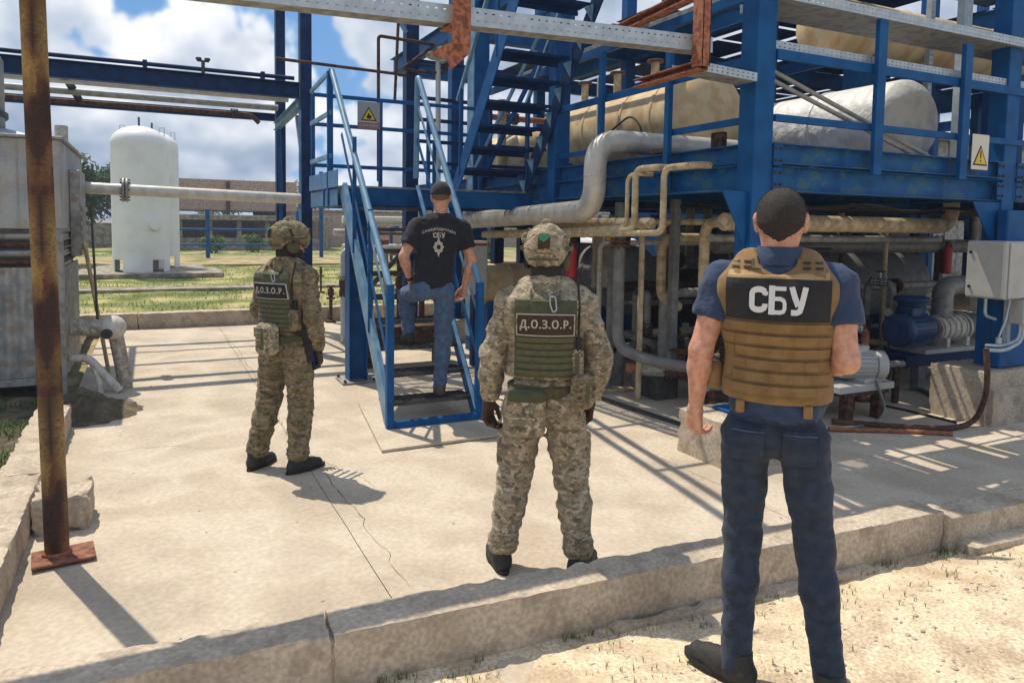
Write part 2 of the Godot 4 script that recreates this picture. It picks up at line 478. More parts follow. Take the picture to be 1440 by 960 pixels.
func camo_image(seed_: int, cols: Array) -> Image:      # broken blotches stretched sideways
	var size := 512
	var maps := []
	for k in 5:
		maps.append(noise_map(seed_ + k * 3, [7.0, 9.0, 10.0, 15.0, 17.0][k], size, 3))
	var g := noise_map(seed_ + 40, 90, size, 2)
	var out := PackedByteArray()
	out.resize(size * size * 3)
	for y in size:
		var yy := (y * 5 / 3) % size
		for x in size:
			var i := yy * size + x
			var q: Color = cols[0]
			if maps[0][i] > 138: q = cols[1]
			if maps[1][i] > 150: q = cols[2]
			if maps[2][i] > 154: q = cols[3]
			if maps[3][i] > 166: q = cols[4]
			if maps[4][i] > 170: q = cols[5]
			var f := 1.0 + (g[y * size + x] - 128) * 0.0014
			var j := (y * size + x) * 3
			out[j] = clampi(int(q.r8 * f), 0, 255)
			out[j + 1] = clampi(int(q.g8 * f), 0, 255)
			out[j + 2] = clampi(int(q.b8 * f), 0, 255)
	return Image.create_from_data(size, size, false, Image.FORMAT_RGB8, out)

func sky_panorama() -> Image:
	var w := 2048
	var h := 1024
	var n1 := FastNoiseLite.new()
	n1.seed = 11
	n1.noise_type = FastNoiseLite.TYPE_SIMPLEX_SMOOTH
	n1.frequency = 1.5
	n1.fractal_octaves = 7
	n1.fractal_gain = 0.56
	var n2 := FastNoiseLite.new()
	n2.seed = 29
	n2.noise_type = FastNoiseLite.TYPE_SIMPLEX_SMOOTH
	n2.frequency = 5.0
	n2.fractal_octaves = 4
	var out := PackedByteArray()
	out.resize(w * h * 3)
	var ground := Color8(150, 140, 118)
	var rows := h / 2 + 6
	for y in h:
		var el := (0.5 - (y + 0.5) / h) * PI
		var sy := sin(el)
		var cy := cos(el)
		if y >= rows:
			for x in w:
				var j := (y * w + x) * 3
				out[j] = ground.r8
				out[j + 1] = ground.g8
				out[j + 2] = ground.b8
			continue
		var air := Color8(148, 188, 226).lerp(Color8(66, 120, 192), clampf(pow(maxf(sy, 0), 0.6), 0, 1))
		var stretch := 1.0 + 1.1 * maxf(0.0, 1.0 - sy * 2.2)
		for x in w:
			var az := ((x + 0.5) / w - 0.5) * TAU
			var dx := sin(az) * cy
			var dz := -cos(az) * cy
			var p := Vector3(dx, sy * stretch, dz)
			var d := n1.get_noise_3dv(p * 1.9) + 0.18 + 0.14 * (1.0 - sy)
			var q := air
			if d > 0.0:
				var up := n1.get_noise_3d(p.x * 1.9, p.y * 1.9 + 0.11, p.z * 1.9) + 0.18 + 0.14 * (1.0 - sy)
				var cov := clampf(d * 11.0, 0, 1)
				cov = cov * cov * (3 - 2 * cov)
				var lit := clampf(0.80 - (up - d * 0.25) * 1.45 + n2.get_noise_3dv(p * 2.2) * 0.42, 0, 1)
				var cl := Color8(146, 162, 186).lerp(Color8(252, 252, 253), lit)
				q = air.lerp(cl, cov * 0.96)
			var j := (y * w + x) * 3
			out[j] = q.r8
			out[j + 1] = q.g8
			out[j + 2] = q.b8
	return Image.create_from_data(w, h, false, Image.FORMAT_RGB8, out)
var rng := RandomNumberGenerator.new()
var bumps := FastNoiseLite.new()

func ground_height(x: float, z: float) -> float:
	# sand in front of the kerb is trodden up a little, the lawn behind the pad lies slightly above the slab
	var front := smoothstep(-2.45, -2.0, z) * 0.09
	return front + bumps.get_noise_2d(x * 1.6, z * 1.6) * 0.018 * (1.0 if z > -2.5 else 0.6)

func sheet(x0: float, x1: float, z0: float, z1: float, nx: int, nz: int, fn: Callable) -> ArrayMesh:
	var g := Geo.new()
	for j in nz + 1:
		for i in nx + 1:
			var x := lerpf(x0, x1, float(i) / nx)
			var z := lerpf(z0, z1, float(j) / nz)
			var y: float = fn.call(x, z)
			g.v.append(Vector3(x, y, z))
			var e := 0.02
			g.n.append(Vector3(y - fn.call(x + e, z), e, y - fn.call(x, z + e)).normalized())
	for j in nz:
		for i in nx:
			var a := j * (nx + 1) + i
			g.idx.append_array(PackedInt32Array([a, a + 1, a + nx + 1, a + 1, a + nx + 2, a + nx + 1]))
	return g.mesh()

# a cast block whose edges are chipped: box subdivided and worn by noise
func worn_block(mn: Vector3, mx: Vector3, cell: float, wear: float, seed_: int) -> ArrayMesh:
	var nz := FastNoiseLite.new()
	nz.seed = seed_
	nz.frequency = 9.0
	nz.fractal_octaves = 3
	var g := Geo.new()
	var s := mx - mn
	var c := (mn + mx) * 0.5
	for f in 6:
		var a := f % 3
		var b := (a + 1) % 3
		var d := (a + 2) % 3
		var sg := 1.0 if f < 3 else -1.0
		var nb := clampi(int(s[b] / cell), 2, 130)
		var nd := clampi(int(s[d] / cell), 2, 130)
		var base := g.v.size()
		for j in nd + 1:
			for i in nb + 1:
				var p := Vector3.ZERO
				p[a] = s[a] * 0.5 * sg
				p[b] = s[b] * (float(i) / nb - 0.5)
				p[d] = s[d] * (float(j) / nd - 0.5)
				# how close to two faces at once (an edge)
				var near := 0.0
				var m := [s.x * 0.5 - absf(p.x), s.y * 0.5 - absf(p.y), s.z * 0.5 - absf(p.z)]
				m.sort()
				near = clampf(1.0 - m[1] / 0.05, 0, 1)
				var q := p + c
				var k := nz.get_noise_3dv(q)
				var inward := -p.normalized()
				var cut := near * wear * clampf(0.35 + k * 1.6, 0, 1.4) + wear * 0.12 * nz.get_noise_3dv(q * 2.7 + Vector3(9, 4, 2))
				var shrink := Vector3(-signf(p.x) * (1.0 if m[1] >= s.x * 0.5 - absf(p.x) - 1e-4 else 0.0), -signf(p.y) * (1.0 if m[1] >= s.y * 0.5 - absf(p.y) - 1e-4 else 0.0), -signf(p.z) * (1.0 if m[1] >= s.z * 0.5 - absf(p.z) - 1e-4 else 0.0))
				g.v.append(q + shrink * cut * 0.7)
				var nn := Vector3.ZERO
				nn[a] = sg
				g.n.append(nn)
		for j in nd:
			for i in nb:
				var o := base + j * (nb + 1) + i
				if sg > 0: g.idx.append_array(PackedInt32Array([o, o + nb + 1, o + 1, o + 1, o + nb + 1, o + nb + 2]))
				else: g.idx.append_array(PackedInt32Array([o, o + 1, o + nb + 1, o + 1, o + nb + 2, o + nb + 1]))
	# smooth normals from the moved faces
	var acc := PackedVector3Array()
	acc.resize(g.v.size())
	for t in range(0, g.idx.size(), 3):
		var i0 := g.idx[t]
		var i1 := g.idx[t + 1]
		var i2 := g.idx[t + 2]
		var m := (g.v[i2] - g.v[i0]).cross(g.v[i1] - g.v[i0])
		acc[i0] += m
		acc[i1] += m
		acc[i2] += m
	for t in acc.size():
		g.n[t] = acc[t].normalized()
	return g.mesh()

func blades(called: String, label: String, spots: Array, h: float, mat: Material, seed_: int) -> void:
	# tufts of grass: a fan of bent blades, scattered
	rng.seed = seed_
	var g := Geo.new()
	for k in 7:
		var a := rng.randf() * TAU
		var o := Vector3(cos(a), 0, sin(a))
		var s := Vector3(-o.z, 0, o.x) * 0.006
		var hh := rng.randf_range(0.6, 1.0)
		var b := o * 0.01 * rng.randf()
		var p1 := b + Vector3(0, hh * 0.6, 0) + o * 0.12 * rng.randf()
		var p2 := b + Vector3(0, hh, 0) + o * (0.25 + 0.3 * rng.randf())
		g.quad(b - s * 3, b + s * 3, p1 + s * 2.2, p1 - s * 2.2)
		g.tri(p1 - s * 2.2, p1 + s * 2.2, p2)
	var mm := MultiMesh.new()
	mm.transform_format = MultiMesh.TRANSFORM_3D
	mm.mesh = g.mesh()
	mm.instance_count = spots.size()
	for k in spots.size():
		var sc := h * rng.randf_range(0.5, 1.3)
		mm.set_instance_transform(k, Transform3D(Basis(Vector3.UP, rng.randf() * TAU).scaled(Vector3(sc * 1.3, sc, sc * 1.3)), spots[k]))
	var o := MultiMeshInstance3D.new()
	o.name = called
	o.multimesh = mm
	o.material_override = mat
	add_child(o, true)
	tag(o, label, "grass")
	o.set_meta("kind", "stuff")

func pebbles(called: String, label: String, spots: Array, size: float, mat: Material) -> void:
	var g := Geo.new()
	g.lathe([Vector2(0.01, -0.3), Vector2(0.8, -0.1), Vector2(1.0, 0.2), Vector2(0.6, 0.55), Vector2(0.01, 0.65)], 7)
	var mm := MultiMesh.new()
	mm.transform_format = MultiMesh.TRANSFORM_3D
	mm.mesh = g.mesh()
	mm.instance_count = spots.size()
	for k in spots.size():
		var sc := size * pow(rng.randf(), 2.0) + size * 0.25
		mm.set_instance_transform(k, Transform3D(Basis(Vector3.UP, rng.randf() * TAU).scaled(Vector3(sc, sc * 0.7, sc * rng.randf_range(0.6, 1.2))), spots[k]))
	var o := MultiMeshInstance3D.new()
	o.name = called
	o.multimesh = mm
	o.material_override = mat
	add_child(o, true)
	tag(o, label, "gravel")
	o.set_meta("kind", "stuff")

const PAD_LEFT := -0.62
const PAD_BACK := -13.0
const KERB_IN := -2.88      # inner edge of the front kerb at x = 0

func kerb_z(x: float) -> float:      # outer edge of the front kerb: not quite square to the rest
	return -2.68 + x * 0.053

func build_ground() -> void:
	bumps.seed = 4
	bumps.frequency = 1.0
	bumps.fractal_octaves = 4
	# sand in front, one sheet reaching to the horizon below everything else
	var far_fn := func(_x: float, _z: float) -> float: return -0.1
	structure("terrain", sheet(-400, 400, -600, 60, 8, 8, far_fn), M.far_ground)
	var fn := func(x: float, z: float) -> float: return ground_height(x, z)
	structure("sand_ground", sheet(-14, 22, -2.9, 6, 260, 90, fn), M.sand)
	var lawn_fn := func(x: float, z: float) -> float: return 0.06 + bumps.get_noise_2d(x * 0.5, z * 0.5) * 0.05
	structure("lawn", sheet(-45, 60, -60, -13.2, 120, 80, lawn_fn), M.lawn)
	# soil and grass beyond the left kerb
	var soil_fn := func(x: float, z: float) -> float: return 0.06 + bumps.get_noise_2d(x * 2.0 + 7, z * 2.0) * 0.05
	structure("soil_strip", sheet(-14, -0.84, -13.3, -2.6, 90, 80, soil_fn), M.soil)
	# the concrete pad: slabs poured side by side with open joints
	var pad := Node3D.new()
	pad.name = "concrete_pad"
	add_child(pad)
	pad.set_meta("kind", "structure")
	var under := func(_x: float, _z: float) -> float: return -0.012
	part(pad, "joint_bed", sheet(-0.7, 20, -13.1, -2.4, 4, 4, under), M.soil)
	var xs := [-0.7, 0.985, 3.45, 6.9, 11.0, 20.0]
	var zs := [-13.1, -9.7, -6.9, -2.35]
	var hump := func(x: float, z: float) -> float: return bumps.get_noise_2d(x * 0.9 + 3, z * 0.9) * 0.008
	for i in xs.size() - 1:
		for j in zs.size() - 1:
			if i == 0 and j == 2:
				part(pad, "slab", sheet(xs[i], xs[i + 1] - 0.002, zs[j] + 0.002, zs[j + 1], 40, 80, hump), M.pad)
			else:
				part(pad, "slab", sheet(xs[i] + 0.002, xs[i + 1] - 0.002, zs[j] + 0.002, zs[j + 1] - 0.0, 40, 50, hump), M.pad)
	# cracks filled with dirt: thin crooked ribbons
	var cr := Geo.new()
	rng.seed = 15
	for c in [[0.99, -6.2, 1.12, -3.3], [1.02, -11.5, 0.96, -7.0], [0.98, -5.6, 1.3, -4.6], [-0.4, -6.2, 0.5, -6.0]]:
		var n := 40
		var p := Vector2(c[0], c[1])
		var dirv := (Vector2(c[2], c[3]) - p) / n
		var side := Vector2(-dirv.y, dirv.x).normalized()
		var off := 0.0
		var last := []
		for k in n + 1:
			off = off * 0.9 + rng.randfn() * 0.012
			var q := p + dirv * k + side * off
			var w := rng.randf_range(0.0004, 0.003) * (1.0 - absf(k / float(n) - 0.5) * 1.2)
			var y: float = hump.call(q.x, q.y) + 0.0025
			var a := Vector3(q.x + side.x * w, y, q.y + side.y * w)
			var b := Vector3(q.x - side.x * w, y, q.y - side.y * w)
			if k > 0: cr.quad(last[0], a, b, last[1])
			last = [a, b]
	for k in cr.n.size(): cr.n[k] = Vector3.UP
	part(pad, "dirt_filled_cracks", cr.mesh(), M.soil)
	# slab the stair stands on, a hand's breadth proud
	var sl := Geo.new()
	var pts := PackedVector2Array()
	for p in [on_y(503, 566, 0.02), on_y(537, 634, 0.02), on_y(704, 611, 0.02), on_y(760, 560, 0.02), on_y(700, 512, 0.02)]:
		pts.append(Vector2(p.x, -p.z))
	sl.prism(pts, 0.02, Transform3D(Basis(Vector3.RIGHT, -PI / 2), Vector3(0, 0.006, 0)))
	part(pad, "stair_slab", sl.mesh(), M.pad)
	# kerbs
	var kf := Node3D.new()
	kf.name = "kerb_front"
	add_child(kf)
	kf.set_meta("kind", "structure")
	var kx := [-4.4, -1.9, 0.58, 3.88, 5.2, 7.4, 9.8]
	for i in kx.size() - 1:
		var a: float = kx[i] + 0.0015
		var b: float = kx[i + 1] - 0.0015
		var top := 0.22 - (0.03 if i >= 3 else 0.0)
		var t := Transform3D(Basis(Vector3.UP, -atan(0.053)), Vector3((a + b) / 2, 0, kerb_z((a + b) / 2) + (0.03 if i >= 3 else 0.0)))
		part(kf, "kerb_block", worn_block(Vector3(-(b - a) / 2, -0.12, -0.19), Vector3((b - a) / 2, top, 0), 0.03, 0.016, 70 + i), M.kerb, t)
	for i in range(1, kx.size() - 1):
		block(kf, "joint_mortar", Vector3(kx[i] - 0.03, -0.1, kerb_z(kx[i]) - 0.17), Vector3(kx[i] + 0.03, 0.19, kerb_z(kx[i]) - 0.012), M.kerb, 0.01)
	# mortar footing along the right part of the kerb
	for q in [[1.75, 3.3, 0.05, 0.03], [3.95, 8.5, 0.12, 0.055]]:
		var mx: float = (q[0] + q[1]) / 2
		var hw: float = (q[1] - q[0]) / 2
		part(kf, "mortar_fillet", worn_block(Vector3(-hw, -0.1, -0.02), Vector3(hw, q[3], q[2]), 0.05, 0.02, 90), M.kerb, Transform3D(Basis(Vector3.UP, -atan(0.053)), Vector3(mx, 0, kerb_z(mx) + 0.02)))
	var kl := Node3D.new()
	kl.name = "kerb_left"
	add_child(kl)
	kl.set_meta("kind", "structure")
	var kz := [-7.1, -5.2, -3.35, -1.9]
	for i in kz.size() - 1:
		part(kl, "kerb_block", worn_block(Vector3(-0.86, -0.12, kz[i] + 0.004), Vector3(PAD_LEFT, 0.2, kz[i + 1] - 0.004), 0.035, 0.025, 80 + i), M.kerb)
	var kb := Node3D.new()
	kb.name = "kerb_back"
	add_child(kb)
	kb.set_meta("kind", "structure")
	var bx := [-3.2, -0.2, 2.8, 5.8, 8.8, 11.8, 14.8]
	for i in bx.size() - 1:
		part(kb, "kerb_block", worn_block(Vector3(bx[i] + 0.004, -0.12, -13.3), Vector3(bx[i + 1] - 0.004, 0.25, -13.02), 0.06, 0.015, 85 + i), M.kerb)
	# tufts and stones
	rng.seed = 9
	var spots := []
	for k in 2600:
		var x := rng.randf_range(-0.5, 5.5)
		var z := kerb_z(x) + 0.02 + pow(rng.randf(), 2.5) * 0.5
		if bumps.get_noise_2d(x * 2.3, z * 3.0) > 0.2: spots.append(Vector3(x, ground_height(x, z) - 0.003, z))
	blades("kerb_grass", "sparse green grass growing at the foot of the front kerb", spots, 0.034, M.leaf, 21)
	spots = []
	for k in 700:
		var x := rng.randf_range(-0.6, 6.0)
		var z := kerb_z(x) + 0.03 + pow(rng.randf(), 1.6) * 0.8
		if bumps.get_noise_2d(x * 1.7 + 9, z * 2.0) > 0.18: spots.append(Vector3(x, ground_height(x, z) - 0.002, z))
	blades("kerb_straw", "dry straw and dead weeds lying along the front kerb", spots, 0.04, M.dry_grass, 25)
	spots = []
	for k in 5000:
		var x := rng.randf_range(-3.0, -0.88)
		var z := rng.randf_range(-7.8, -3.0)
		if bumps.get_noise_2d(x * 1.5 + 20, z * 1.5) > -0.05: spots.append(Vector3(x, 0.05, z))
	blades("verge_grass", "green grass on the dark soil beside the left kerb", spots, 0.09, M.leaf, 22)
	spots = []
	for k in 26000:
		var x := rng.randf_range(-8, 16)
		var z := -13.35 - pow(rng.randf(), 1.6) * 26.0
		if bumps.get_noise_2d(x * 0.35, z * 0.8) > -0.06: spots.append(Vector3(x, 0.05, z))
	blades("lawn_grass", "short sunlit lawn grass behind the back kerb", spots, 0.10, M.grass, 23)
	spots = []
	for k in 9000:
		var x := rng.randf_range(-8, 16)
		var z := -13.35 - pow(rng.randf(), 1.3) * 26.0
		if bumps.get_noise_2d(x * 0.35, z * 0.8) < 0.1: spots.append(Vector3(x, 0.05, z))
	blades("dry_lawn_grass", "dry straw coloured grass between the green patches of lawn", spots, 0.07, M.dry_grass, 24)
	spots = []
	for k in 2600:
		var x := rng.randf_range(-0.5, 6)
		var z := rng.randf_range(-2.55, -0.9)
		if z > kerb_z(x) + 0.03: spots.append(Vector3(x, ground_height(x, z), z))
	pebbles("sand_pebbles", "small stones and crumbs lying on the sand", spots, 0.011, M.kerb)
	spots = []
	for k in 420:
		var x := rng.randf_range(-0.55, 7)
		var z := rng.randf_range(-12.5, -3.0)
		spots.append(Vector3(x, hump.call(x, z), z))
	for k in 900:      # rubble along the open joints
		var z := rng.randf_range(-12.5, -3.0)
		var x := 0.985 + rng.randfn() * 0.025 if k % 3 else 3.45 + rng.randfn() * 0.02
		if bumps.get_noise_2d(x + 40, z * 1.3) > 0.0: spots.append(Vector3(x, hump.call(x, z), z))
	pebbles("pad_crumbs", "concrete crumbs scattered on the pad", spots, 0.008, M.kerb)

func build_background() -> void:
	# paths of pale concrete across the lawn
	block(self, "lawn_path", Vector3(-40, 0.0, -19.6), Vector3(50, 0.13, -18.9), M.old_concrete).set_meta("kind", "structure")
	block(self, "far_sand_strip", Vector3(-40, 0.0, -36.0), Vector3(60, 0.13, -29.0), M.far_ground).set_meta("kind", "structure")
	# two white upright tanks
	for k in 2:
		var t := thing("upright_tank", ["tall white upright tank with round manhole on a concrete plinth", "white upright tank half hidden behind the tank with the manhole"][k], "tank", [Vector3(-0.25, 0.06, -24.6), Vector3(0.1, 0.06, -26.7)][k])
		block(t, "plinth", Vector3(-1.7, 0, -1.3), Vector3(2.2 if k == 0 else 1.5, 0.14, 1.25), M.old_concrete, 0.02)
		var r := 0.77
		var g := Geo.new()
		var pr := [Vector2(r, 0.85)]
		pr.append(Vector2(r, 3.9 + k * 0.1))
		for i in 9:
			var a := PI / 2 * (i + 1) / 9
			pr.append(Vector2(maxf(r * cos(a), 0.01), 3.9 + k * 0.1 + sin(a) * 0.52))
		g.lathe(pr, 48)
		part(t, "shell", g.mesh(), M.tank_white)
		# skirt with openings
		var sk := Geo.new()
		for s in 4:
			var rs := []
			for i in 12:
				var a := TAU * s / 4 + 0.05 + (TAU / 4 - 0.5) * i / 11.0
				var o := Vector3(cos(a), 0, sin(a))
				rs.append([o * r + Vector3(0, 0.14, 0), o * r + Vector3(0, 0.86, 0), o * (r - 0.02) + Vector3(0, 0.86, 0), o * (r - 0.02) + Vector3(0, 0.14, 0)])
			sk.rings(rs)
		var up := []
		for i in 49:
			var a := TAU * i / 48
			var o := Vector3(cos(a), 0, sin(a))
			up.append([o * r + Vector3(0, 0.5, 0), o * r + Vector3(0, 0.86, 0), o * (r - 0.02) + Vector3(0, 0.86, 0), o * (r - 0.02) + Vector3(0, 0.5, 0)])
		sk.rings(up, false)
		part(t, "skirt", sk.mesh(), M.tank_white, Transform3D(Basis(Vector3.UP, 0.45), Vector3.ZERO))
		pipe(t, "vent_stub", [Vector3(0, 4.4, 0), Vector3(0, 4.68 + k * 0.1, 0)], 0.03, M.dark_steel)
		if k == 0:
			var mh := disc(t, "manhole", Vector3(0.33, 1.55, 0.62), Vector3(0.39, 1.55, 0.78), 0.2, M.tank_white)
			disc(mh, "cover", mh.transform.affine_inverse() * Vector3(0.39, 1.55, 0.781), mh.transform.affine_inverse() * Vector3(0.405, 1.55, 0.82), 0.17, M.tank_white)
		for s in [-0.5, 0.55]:
			pipe(t, "lifting_lug", [Vector3(s, 4.2 + k * 0.1, 0), Vector3(s, 4.42 + k * 0.1, 0), Vector3(s + 0.12, 4.42 + k * 0.1, 0), Vector3(s + 0.12, 4.15 + k * 0.1, 0)], 0.014, M.galv)
	# low brick buildings far behind
	var b := thing("brick_building", "unfinished pale brick building with a dark open ground floor", "building", Vector3(5.6, 0.0, -46))
	block(b, "wall", Vector3(-5.0, 2.3, -6), Vector3(2.4, 4.1, 0), M.brick, 0.02)
	block(b, "floor_slab", Vector3(-6.2, 1.75, -6.2), Vector3(4.4, 2.05, 1.8), M.old_concrete, 0.02)
	block(b, "base_wall", Vector3(-6.0, 0, -6), Vector3(4.2, 0.75, 1.2), M.old_concrete, 0.02)
	block(b, "back_wall", Vector3(-6.0, 0.75, -6), Vector3(4.2, 1.75, -5.6), M.brick, 0.02)
	for k in 7:
		block(b, "pillar", Vector3(-5.8 + k * 1.55, 0.75, 0.9), Vector3(-5.55 + k * 1.55, 1.75, 1.2), M.old_concrete, 0.01)
	block(b, "drain_pipe", Vector3(-1.6, 2.05, 0.0), Vector3(-1.4, 4.0, 0.18), M.rust_dark, 0.02)
	var c := thing("brick_wall", "long low reddish brick wall behind the lawn", "wall", Vector3(0, 0, -50))
	block(c, "wall_face", Vector3(6, 0, -0.5), Vector3(46, 2.4, 0), M.brick, 0.02)
	block(c, "coping", Vector3(6, 2.4, -0.6), Vector3(46, 2.55, 0.1), M.old_concrete, 0.02)
	var d := thing("concrete_fence", "grey concrete panel fence behind the white tanks", "fence", Vector3(0, 0, -49))
	for k in 14:
		block(d, "panel", Vector3(-34.0 + k * 2.5, 0, 0), Vector3(-31.6 + k * 2.5, 1.5, 0.12), M.old_concrete, 0.02)
	# blue posts with rails in front of the building
	for k in 2:
		var f := thing("blue_gate_frame", "tall narrow blue pipe frame standing on the lawn" if k == 0 else "low blue post and rail standing before the brick building", "frame", [Vector3(6.45, 0.1, -34), Vector3(2.2, 0.1, -34)][k])
		var hh: float = [3.9, 2.1][k]
		pipe(f, "post", [Vector3(0, 0, 0), Vector3(0, hh, 0)], 0.09, M.blue)
		pipe(f, "post", [Vector3(0.55 + k * 3.2, 0, 0), Vector3(0.55 + k * 3.2, hh, 0)], 0.09, M.blue)
		pipe(f, "rail", [Vector3(-0.1 - k * 2.0, hh - 0.25 - k * 0.6, 0.1), Vector3(0.65 + k * 3.4, hh - 0.25 - k * 0.6, 0.1)], 0.05, M.blue)
		if k == 1: pipe(f, "rail", [Vector3(-2.0, 0.6, 0.1), Vector3(3.9, 0.6, 0.1)], 0.04, M.blue)
	# process pipework far behind the landing, seen between the stair and the vessels
	for k in 9:
		var x := 7.5 + k * 3.0
		var r := thing("distant_pipe_frame", "distant low blue steel frame carrying pipes across the lawn", "pipe frame", Vector3(x, 0.05, -30.0 - (k % 3) * 2.5), 0.0, "distant pipe frames")
		for s in 2:
			block(r, "post", Vector3(s * 2.2, 0, 0), Vector3(s * 2.2 + 0.18, 2.3 + (k % 2) * 0.5, 0.18), M.blue, 0.01)
		for s in 4:
			pipe(r, "pipe", [Vector3(-0.5, 0.7 + s * 0.55, 0.1), Vector3(2.9, 0.7 + s * 0.55, 0.1)], [0.12, 0.07, 0.16, 0.09][s], [M.cladding, M.rust_dark, M.white_pipe, M.galv_dull][(s + k) % 4])
		for s in 3:
			pipe(r, "riser", [Vector3(0.3 + s * 0.7, 0, -0.4), Vector3(0.3 + s * 0.7, 1.5, -0.4), Vector3(0.3 + s * 0.7, 1.5, 0.5)], 0.07, [M.white_pipe, M.galv_dull, M.blue][s])
	# trees beyond
	var spec := [[Vector3(-2.6, 0, -30), 4.1, 1.5], [Vector3(-4.4, 0, -32), 4.6, 1.8], [Vector3(-1.6, 0, -44), 4.5, 1.9], [Vector3(9.5, 0, -66), 5.0, 2.4], [Vector3(13.5, 0, -68), 5.2, 2.6], [Vector3(5.9, 0, -70), 5.4, 2.6], [Vector3(24, 0, -66), 4.6, 2.6], [Vector3(31, 0, -70), 5.2, 3.0]]
	var tl := ["green leafy tree close behind the white tank", "tall leafy tree beside the grey metal unit", "small round tree in front of the concrete fence", "far tree rising over the brick wall beside the blue frame", "far tree rising over the brick wall near the rack columns", "far tree rising behind the pale brick building", "far tree seen between the platform columns", "far broad tree at the end of the brick wall"]
	for k in spec.size():
		tree(spec[k][0], spec[k][1], spec[k][2], tl[k], 300 + k)
	# low shrubs by the brick wall
	for k in 4:
		var p: Vector3 = [Vector3(3.0, 0.05, -41), Vector3(5.2, 0.05, -41.5), Vector3(10.5, 0.05, -26), Vector3(12.3, 0.05, -28)][k]
		var s := thing("shrub", ["low green shrub at the left foot of the brick building", "low green shrub at the right foot of the brick building", "dark green bush on the lawn behind the landing column", "dark green bush behind the stair"][k], "shrub", p)
		part(s, "foliage", leaves(0.9 if k < 2 else 1.0, 0.55 if k < 2 else 0.9, 500, 60 + k, 0.11), M.leaf if k < 2 else M.leaf_dark, Transform3D(Basis(), Vector3(0, 0.4, 0)))
		pipe(s, "stem", [Vector3(0, 0, 0), Vector3(0.05, 0.5, 0)], 0.03, M.bark)
	# small standpipes on the pad edge
	for k in 2:
		var p := [on_y(465, 453, 0.0), on_y(451, 412, 0.06)][k] as Vector3
		var s := thing("standpipe", ["short rusty valve standpipe at the edge of the pad beside the landing column", "thin dark standpipe on the lawn behind the soldier"][k], "standpipe", p)
		var hh: float = [0.62, 0.6][k]
		pipe(s, "riser", [Vector3.ZERO, Vector3(0, hh, 0)], 0.03 - k * 0.008, M.rust_dark)
		disc(s, "base_flange", Vector3(0, 0.0, 0), Vector3(0, 0.04, 0), 0.09, M.rust_dark)
		disc(s, "valve_flange", Vector3(0, hh * 0.66, 0), Vector3(0, hh * 0.66 + 0.03, 0), 0.08, M.rust_dark)
		disc(s, "valve_body", Vector3(0, hh * 0.75, 0), Vector3(0, hh * 0.95, 0), 0.055 - k * 0.02, M.rust_dark)
		disc(s, "cap_flange", Vector3(0, hh, 0), Vector3(0, hh + 0.03, 0), 0.08 - k * 0.03, M.rust_dark)

func leaves(rx: float, ry: float, count: int, seed_: int, size: float) -> ArrayMesh:
	rng.seed = seed_
	var g := Geo.new()
	var lobes := []
	for k in 9:
		var a := rng.randf() * TAU
		lobes.append(Vector3(cos(a) * rx * rng.randf_range(0.15, 0.6), rng.randf_range(-0.5, 0.75) * ry, sin(a) * rx * rng.randf_range(0.15, 0.6)))
	for k in count:
		var o: Vector3 = lobes[rng.randi() % 9]
		var d := Vector3(rng.randfn(), rng.randfn(), rng.randfn()).normalized()
		var p := o + Vector3(d.x * rx, d.y * ry, d.z * rx) * 0.46 * pow(rng.randf(), 0.4)
		var e := Vector3(rng.randfn(), rng.randfn(), rng.randfn()).normalized()
		var f := e.cross(d + Vector3(0.01, 0.02, 0)).normalized()
		var s := size * rng.randf_range(0.6, 1.3)
		g.quad(p - e * s, p - f * s * 0.5, p + e * s, p + f * s * 0.5)
	return g.mesh()

func tree(p: Vector3, h: float, r: float, label: String, seed_: int) -> void:
	var t := thing("leafy_tree", label, "tree", p, 0.0, "trees beyond the lawn")
	rng.seed = seed_
	var g := Geo.new()
	g.tube([Vector3.ZERO, Vector3(0.05, h * 0.3, 0.03), Vector3(-0.04, h * 0.75, 0)], h * 0.035, 8, h * 0.012)
	for k in 6:
		var a := rng.randf() * TAU
		var y := h * rng.randf_range(0.28, 0.6)
		g.tube([Vector3(0, y, 0), Vector3(cos(a) * r * 0.4, y + h * 0.14, sin(a) * r * 0.4), Vector3(cos(a) * r * 0.75, y + h * 0.22, sin(a) * r * 0.75)], h * 0.014, 6, h * 0.004)
	part(t, "trunk", g.mesh(), M.bark)
	part(t, "crown", leaves(r, h * 0.4, 3200, seed_ + 50, 0.085 + h * 0.008), M.leaf_dark if seed_ % 2 == 0 else M.leaf, Transform3D(Basis(), Vector3(0, h * 0.62, 0)))
# ---------------------------------------------------------------- steelwork
const FX := 4.0        # left face of the process platform
const FZ := -4.13      # front face of the process platform
const DECK := 2.39

# thin strip in the x-y plane with rows of slots left open, x from 0 to l, y from 0 to h
func perforated(l: float, h: float, pitch: float, slot: Vector2, rows: Array, thick := 0.0025) -> ArrayMesh:
	var g := Geo.new()
	var n := int(l / pitch)
	var ys := [0.0]
	for r in rows:
		ys.append(r - slot.y / 2)
		ys.append(r + slot.y / 2)
	ys.append(h)
	for k in range(0, ys.size() - 1, 2):      # solid bands
		g.box(Vector3(0, ys[k], 0), Vector3(l, ys[k + 1], thick))
	for k in range(1, ys.size() - 1, 2):      # bands of slots: only the bridges
		for i in n + 1:
			var x0 := i * pitch
			var x1 := minf(x0 + pitch - slot.x, l)
			if x1 > x0: g.box(Vector3(x0, ys[k], 0), Vector3(x1, ys[k + 1], thick))
	return g.mesh()

